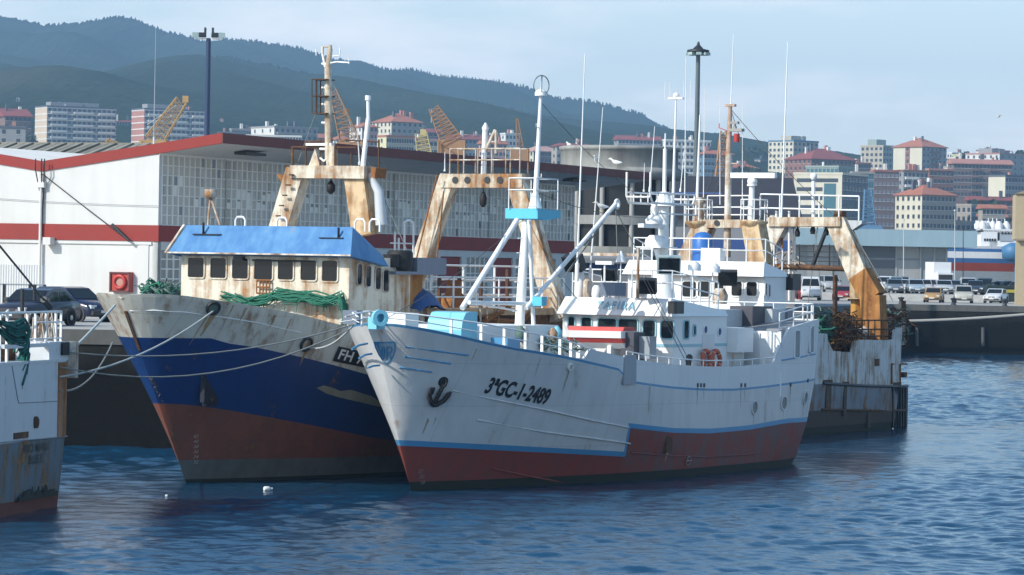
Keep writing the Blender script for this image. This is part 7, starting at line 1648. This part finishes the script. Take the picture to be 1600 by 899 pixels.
def make_car(kind):
    K = KIND[kind]; L, W = K['L'], K['W']; hw = W/2; root = empty('parked_car', (0, 0, 0))
    m = MB(); n = len(K['lower']); secs = [(-hw, .10), (-hw*.97, .0), (-hw*.6, -.0), (hw*.6, 0), (hw*.97, 0), (hw, .10)]
    # body: lofted across the width with rounded shoulders and plan ends
    def ring(y, inset, pts):
        cx = L/2; k = abs(y)/hw; e = .16*k**3
        return [(x + (e if x < cx else -e)*(1 if z < 1.2 else .6), y, z - inset*(.5 if z > .6 else -.3)) for x, z in pts]
    ys = [(-hw, .10), (-hw*.95, .03), (-hw*.6, 0), (0, -.015), (hw*.6, 0), (hw*.95, .03), (hw, .10)]
    rings = [ring(y, i, K['lower']) for y, i in ys]
    V = [p for r in rings for p in r]
    fs = [(j*n + i, j*n + (i + 1) % n, (j + 1)*n + (i + 1) % n, (j + 1)*n + i) for j in range(len(rings) - 1) for i in range(n)]
    m.add(V, fs + [tuple(range(n))[::-1], tuple(range((len(rings) - 1)*n, len(rings)*n))], 0, True)
    hp = K['house']; q = len(hp); zb = hp[0][1]
    def hy(z, k): return k*(hw*.93 - .30*hw*(z - zb)/1.0*.55)
    V = [(x, hy(z, k), z) for k in (-1, -.5, .5, 1) for x, z in hp]
    fs = [(j*q + i, j*q + i + 1, (j + 1)*q + i + 1, (j + 1)*q + i) for j in range(3) for i in range(q - 1)]
    m.add(V, fs + [tuple(range(q))[::-1], tuple(range(3*q, 4*q))], 0, False)
    for x in K['wx']:
        for s in (-1, 1): m.disc((x, s*(hw - .035), K['r'] + .01), (0, s, 0), K['r'] + .07, .05, 1, 18)
    body = m.build('body', [CM, BUMP], root)
    def pane(name, pts):
        g = MB(); g.add(pts, [tuple(range(len(pts)))]); return g.build(name, CARG, root)
    def lerp(a, b, k): return (a[0] + (b[0] - a[0])*k, a[1] + (b[1] - a[1])*k)
    a, b = hp[0], hp[1]; u, v = lerp(a, b, .10), lerp(a, b, .96); o = .012
    pane('windscreen', [(u[0] - o, hy(u[1], -.93), u[1] + o), (u[0] - o, hy(u[1], .93), u[1] + o), (v[0] - o, hy(v[1], .90), v[1] + o), (v[0] - o, hy(v[1], -.90), v[1] + o)])
    a, b = hp[-1], hp[-2]; u, v = lerp(a, b, .12), lerp(a, b, .92)
    pane('rear_window', [(u[0] + o, hy(u[1], .88), u[1] + o), (u[0] + o, hy(u[1], -.88), u[1] + o), (v[0] + o, hy(v[1], -.85), v[1] + o), (v[0] + o, hy(v[1], .85), v[1] + o)])
    for s in (-1, 1):
        x0, x1 = hp[0][0] + .35, hp[-1][0] - .22; zt = hp[2][1] - .12; z0 = zb + .05; xm = (x0 + x1)/2 + .05
        xt0, xt1 = hp[1][0] + .18, hp[-2][0] - .22
        def P(x, z): return (x, hy(z, s*1.012), z)
        segs = ((x0, xm - .05, xt0, xm - .05), (xm + .05, x1, xm + .05, xt1))
        if kind == 'van': segs = ((x0, x0 + 1.0, xt0, xt0 + .75),)
        for a0, a1, b0, b1 in segs: 
            pts = [P(a0, z0), P(a1, z0), P(b1, zt), P(b0, zt)]; pane('side_window', pts if s < 0 else pts[::-1])
        h = MB(); h.box((.13 if kind != 'van' else .10, s*hw*.70, K['lower'][2][1] - .10), (.16, .32, .15)); h.build('headlight', LAMP, root)
        h = MB(); h.box((L - .09, s*hw*.78, zb - .16), (.10, .22, .26)); h.build('tail_light', TAIL, root)
        h = MB(); h.box((hp[0][0] + .35, s*(hw + .07), zb + .10), (.14, .16, .13)); h.build('mirror', BUMP, root)
    h = MB(); h.box((.02, 0, .38), (.12, W*.86, .16)); h.box((.05, 0, .60), (.06, W*.38, .10)); h.build('bumper', BUMP, root)
    h = MB(); h.box((-.045, 0, .44), (.02, .50, .11)); h.build('number_plate', PLATE, root)
    for x in K['wx']:
        for s in (-1, 1):
            w = MB(); w.lathe([(K['r']*.62, -.10), (K['r']*.94, -.10), (K['r'], -.06), (K['r'], .06), (K['r']*.94, .10), (K['r']*.62, .10)], (x, s*(hw - .085), K['r']), 20, 0, V3((0, s, 0)).to_track_quat('Z', 'Y').to_matrix()); t = w.build('wheel', TYRE, root)
            w = MB(); w.lathe([(.05, .105), (K['r']*.35, .10), (K['r']*.62, .085), (K['r']*.62, -.05)], (x, s*(hw - .085), K['r']), 14, 0, V3((0, s, 0)).to_track_quat('Z', 'Y').to_matrix()); w.build('rim', RIM, t)
    return root
PROTO = {}
TERR = .75                                   # the upper car park behind the front row
def terrace():
    b = MB(); z = QZ + TERR
    b.add([(14, 350.2, QZ + .01), (200, 350.2, QZ + .01), (200, 351.0, z), (14, 351.0, z)], [(0, 1, 2, 3)], 0); b.add([(14, 351.0, z), (200, 351.0, z), (200, 408, z), (14, 408, z)], [(0, 1, 2, 3)], 0)
    tag(b.build('pavement', [QP, M['coping']]), kind='structure')
terrace()
def place_car(kind, px_, pbase, deg, col, label, Y=None, group='cars parked on the quay', cat='car'):
    """deg: direction the nose points; 270 = towards the camera"""
    used = kind in PROTO
    root = copy_tree(PROTO[kind]) if used else make_car(kind)
    if not used: PROTO[kind] = root
    p = onz(px_, pbase, QZ) if Y is None else at(px_, 470, Y)
    if Y is None and p.y > 347.9: p = at(px_, 470, 351 + min((p.y - 348)*.09, 17))
    K = KIND[kind]; a = R(deg - 180); c = V3((cos(a), sin(a), 0))*K['L']/2
    if kind == 'van': root.name = 'parked_van'
    root.location = (p.x - c.x, p.y - c.y, QZ + (TERR if p.y > 347.9 and Y is None else 0) + .006); root.rotation_euler = (0, 0, a)
    tag(root, label, cat, group)
    mt = car_mat('car_paint_' + label.split()[0] + str(len(bpy.data.materials)), col)
    b = next(c for c in root.children if c.name.startswith('body')); b.material_slots[0].link = 'OBJECT'; b.material_slots[0].material = mt
    return root
# left, by the hall
place_car('sedan', 56, 515, 248, (.014, .012, .022), 'near black purple car facing the quay edge, nearest at the left', 137)
place_car('hatch', 112, 502, 322, (.007, .013, .050), 'dark blue car facing right behind the dark purple one', 148)
G_ = 'cars parked on the far quay'
for a in (('sedan', 1224, 469, 215, (.07, .11, .10), 'dark grey green car turned left, beside the second trawler\'s wheelhouse'),
          ('van', 1265, 468, 268, (.60, .62, .63), 'tall white van facing the water, left of the rusty gantry leg'),
          ('mpv', 1296, 462, 275, (.35, .37, .39), 'grey car squeezed just right of the tall white van'),
          ('hatch', 1318, 466, 255, (.38, .03, .04), 'bright red car behind the second trawler\'s stern gear'),
          ('mpv', 1386, 461, 235, (.62, .64, .65), 'small white van slanting right of the rusty gantry leg'),
          ('hatch', 1397, 466, 268, (.14, .17, .20), 'slate grey car facing the water in front of the small white van'),
          ('sedan', 1414, 461, 262, (.62, .63, .62), 'white car between the slate grey and the pale blue cars'),
          ('hatch', 1430, 467, 270, (.30, .38, .45), 'pale blue car facing the water'),
          ('sedan', 1452, 457, 265, (.22, .03, .035), 'maroon car in the second row behind the gold one'),
          ('hatch', 1459, 473, 257, (.42, .25, .09), 'gold car standing nearest the quay edge'),
          ('sedan', 1474, 467, 268, (.46, .48, .50), 'silver saloon between the gold car and the beige people carrier'),
          ('mpv', 1505, 474, 265, (.44, .43, .38), 'beige silver people carrier, tallest in the front row'),
          ('hatch', 1524, 468, 262, (.03, .04, .06), 'navy car tucked behind the beige people carrier'),
          ('mpv', 1541, 466, 250, (.03, .05, .05), 'very dark green car in the second row, right of the navy one'),
          ('hatch', 1563, 465, 215, (.025, .03, .045), 'black car half hidden behind the white one at the skip'),
          ('sedan', 1556, 474, 250, (.66, .67, .68), 'white saloon beside the dark skip with the yellow band'),
          ('mpv', 1408, 457, 262, (.10, .11, .13), 'graphite people carrier at the back, between the white and the pale blue cars'),
          ('hatch', 1443, 460, 268, (.52, .53, .52), 'small white hatchback at the back, behind the gold car\'s left side'),
          ('sedan', 1489, 460, 262, (.13, .16, .22), 'steel blue saloon at the back, left of the beige people carrier'),
          ('mpv', 1512, 458, 266, (.40, .42, .43), 'silver people carrier at the very back, above the navy car'),
          ('sedan', 1592, 466, 240, (.09, .10, .10), 'dark grey saloon at the right edge beside the skip')):
    place_car(*a, group=G_, Y={'tall white van facing the water, left of the rusty gantry leg': 341, 'bright red car behind the second trawler\'s stern gear': 343}.get(a[5]))
def quay_things():
    p = onz(1576, 474, QZ); root = empty('skip', (p.x - 1.9, p.y, QZ), R(3)); tag(root, 'dark green skip with a yellow band near the quay edge', 'skip')
    m = MB(); m.prism([(0, 0, 0), (3.3, 0, 0), (3.5, 0, 1.5), (-.2, 0, 1.5)], (0, 2, 0)); m.build('bin', M['skip_green'], root)
    m = MB(); m.bb((-.22, -.05, 1.05), (3.52, 0, 1.35)); m.build('band', M['skip_yellow'], root); m = MB(); m.bb((-.25, -.06, 1.5), (3.55, 2.06, 1.75)); m.build('lid', M['skip_green'], root)
    for x, yb, lab in ((1243, 466, 'red post pair standing between the dark green car and the tall white van'),):
        p = at(x + 2, yb, 334); root = empty('barrier', (p.x, p.y, QZ)); tag(root, lab, 'barrier')
        for d in (-.25, .25): m = MB(); m.bb((d - .13, -.13, 0), (d + .13, .13, 2.0)); m.build('post', M['red'], root)
        m = MB(); m.bb((-.5, -.2, 0), (.5, .2, .12)); m.build('base', M['letter_white'], root)
    p = at(1473, 440, 395); root = empty('small_truck', (p.x - 1, p.y, QZ + TERR), R(10)); tag(root, 'small white boxy truck parked behind the silver saloon', 'truck')
    m = MB(); m.bb((0, 0, .6), (2.0, 3.4, 3.4)); m.build('box_body', M['dk_white'], root); m = MB(); m.bb((.1, -1.2, .5), (1.9, 0, 2.2)); cbb = m.build('cab', M['dk_white'], root); m = MB(); m.bb((.2, -1.24, 1.3), (1.8, -1.2, 2.0)); m.build('windscreen', CARG, cbb)
    for x in (.1, 1.9):
        for y in (-.6, 2.4): m = MB(); m.disc((x - .1, y, .4), (1, 0, 0), .4, .2); m.build('wheel', TYRE, root)
    # the thin sagging pipe along the far quay wall, its fender posts and bollards
    a, b = at(1420, 502, 313), at(1660, 486, 312.5); m = MB(); m.tube(sag(a, b, .15), .14, 8); tag(m.build('hawser_boom', M['pale_boom']), 'long pale boom slanting up across the dark far quay wall', 'boom')
    for x in (1433, 1536):
        a, b = at(x, 512, 314.8), at(x, 541, 314.8); m = MB(); m.tube([a, b], .16, 8); tag(m.build('wall_ladder', M['concrete_dim']), {1433: 'grey fender post on the far quay wall near the weathered stern', 1536: 'grey fender post on the far quay wall below the beige people carrier'}[x], 'fender post', 'fender posts on the quay wall')
    for i, x in enumerate((1408, 1490, 1570)):
        p = V3((at(x, 475, 316).x, 316, QZ)); m = MB(); m.lathe([(.28, 0), (.2, .1), (.18, .4), (.3, .5), (.28, .6), (.05, .65)], p, 12); tag(m.build('bollard', M['dark']), ('dark bollard on the far quay edge, leftmost of the three', 'dark bollard on the far quay edge, middle of the three', 'dark bollard on the far quay edge, beside the skip')[i], 'bollard', 'bollards on the far quay')
    # poles and flags between the cars and the shed
    for px_, y0, y1, lab in ((1412, 345, 445, 'thin pale pole before the shed, in front of its light door'), (1492, 330, 445, 'pale spar with a white topmast beside the end of the shed'), (1505, 360, 445, 'thin dark pole in front of the docked ship')):
        a, b = at(px_, y1, 372), at(px_, y0, 372); m = MB(); m.tube([(a.x, a.y, QZ + TERR), b], .07, 6, r1=.04); m.lathe([(.12, 0), (.1, .15)], b, 6); tag(m.build('pole', M['grey_lt'] if 'dark' not in lab else M['dark']), lab, 'pole', 'poles on the far quay')
M['skip_green'] = paint('skip_green', (.02, .035, .03), .6, .15); M['skip_yellow'] = plain('skip_yellow', (.45, .38, .05), .5); M['pale_boom'] = paint('pale_boom', (.34, .33, .30), .7, .15); M['concrete_dim'] = plain('dim_concrete', (.09, .09, .09), .8)
quay_things()
# ------------------------------------------------------------------ gulls, flotsam and small quay things
def gull(p, ang, label, s=.62, fly=False):
    root = empty('gull', p, ang); tag(root, label, 'gull', 'gulls')
    m = MB(); rings = [(-.30, .02, .10), (-.18, .07, .09), (0, .12, .10), (.14, .11, .13), (.22, .07, .19), (.27, .055, .25), (.33, .06, .27), (.38, .03, .265), (.44, .008, .25)]
    n = 10; V = []
    for x, r, z in rings: V += [(x*s*1.2, r*s*1.1*cos(2*pi*k/n), (z + .12)*s*1.3 + r*s*1.1*sin(2*pi*k/n)) for k in range(n)]
    m.add(V, [(j*n + k, j*n + (k + 1) % n, (j + 1)*n + (k + 1) % n, (j + 1)*n + k) for j in range(len(rings) - 1) for k in range(n)], 0, True)
    m.build('body', M['letter_white'], root)
    for sd in (-1, 1):
        m = MB()
        if fly: m.add([(.12*s, sd*.1*s, .32*s), (-.12*s, sd*.1*s, .32*s), (-.05*s, sd*.6*s, .5*s), (-.25*s, sd*1.15*s, .38*s), (.05*s, sd*.6*s, .52*s)], [(0, 1, 2, 4), (4, 2, 3)])
        else: m.prism([(.12*s, sd*.125*s, .34*s), (-.42*s, sd*.08*s, .25*s), (-.1*s, sd*.13*s, .20*s)], (0, sd*.012, 0))
        m.build('wing', M['grey_lt'], root)
        if not fly: m = MB(); m.tube([(0, sd*.05*s, 0), (0.01, sd*.05*s, .16*s)], .008, 4); m.build('leg', M['skip_yellow'], root)
    m = MB(); m.tube([(.52*s, 0, .49*s), (.62*s, 0, .46*s)], .014, 5, r1=.005); m.build('beak', M['skip_yellow'], root)
q = HF.py(933, 257.5, -2.9); zt_ = lambda a, c: HF.M @ HF.py(a, c, -2.9)
gull(zt_(932, 257.5), R(250), 'white gull on the hall\'s roof edge, left of the pair', .95)
gull(zt_(963, 261), R(160), 'white gull on the hall\'s roof edge, right of the pair', .95)
gull(TF.M @ TF.py(941, 331, -.35), R(200), 'gull perched near the tip of the white ship\'s derrick', .62)
gull(at(1560, 186, 400), R(20), 'small gull flying in the clear sky at the right', .9, True)
gull(at(889, 231, 236), R(120), 'small gull on the rim of the round building', .75)
p = onz(418, 767, 0); root = empty('plastic_bottle', (p.x, p.y, .03), R(30)); tag(root, 'white plastic container floating before the blue ship', 'container')
m = MB(); m.lathe([(.06, -.12), (.075, -.10), (.075, .05), (.035, .09), (.03, .13)], (0, 0, .03), 12, 0, Matrix.Rotation(pi/2, 3, 'Y')); m.build('body', M['letter_white'], root); m = MB(); m.lathe([(.035, .13), (.035, .16)], (0, 0, .03), 10, 0, Matrix.Rotation(pi/2, 3, 'Y')); m.build('cap', M['letter_white'], root)
p = onz(260, 776, 0); m = MB(); m.ball((p.x, p.y, .015), .045); tag(m.build('float', M['letter_white']), 'tiny white float on the dark water left of the blue stem', 'float')
# a heap of nets on the quay beside the hall, a blue tarpaulin on the blue ship
heap('net_heap', Frame((at(255, 460, 140).x, 140, QZ), 0), [(232, 446, 278, 458)], ['net', 'net_grey'], 'low heap of green nets on the quay, left of the blue ship\'s wheelhouse', 'net', 260, -.8, 1.6, 15)
def tarp():
    p = BF.py(654, 474, -2.9); rg = random.Random(5); m = MB(); n = 9; V = []
    for j in range(n):
        for i in range(n):
            x, y = -.9 + 1.8*i/(n - 1), -.6 + 1.2*j/(n - 1); V.append((p.x + x, p.y + y, p.z - .35 + max(0, .75*(1 - (x/.95)**2)*(1 - (y/.65)**2))**.6 + rg.uniform(-.04, .04)))
    m.add(V, [(j*n + i, j*n + i + 1, (j + 1)*n + i + 1, (j + 1)*n + i) for j in range(n - 1) for i in range(n - 1)], 0, True); o = m.build('tarpaulin', M['tarp_blue']); o.matrix_world = BF.M.copy(); tag(o, 'crumpled blue tarpaulin on the blue ship\'s deck beside the rusty buttress', 'tarpaulin')
tarp()
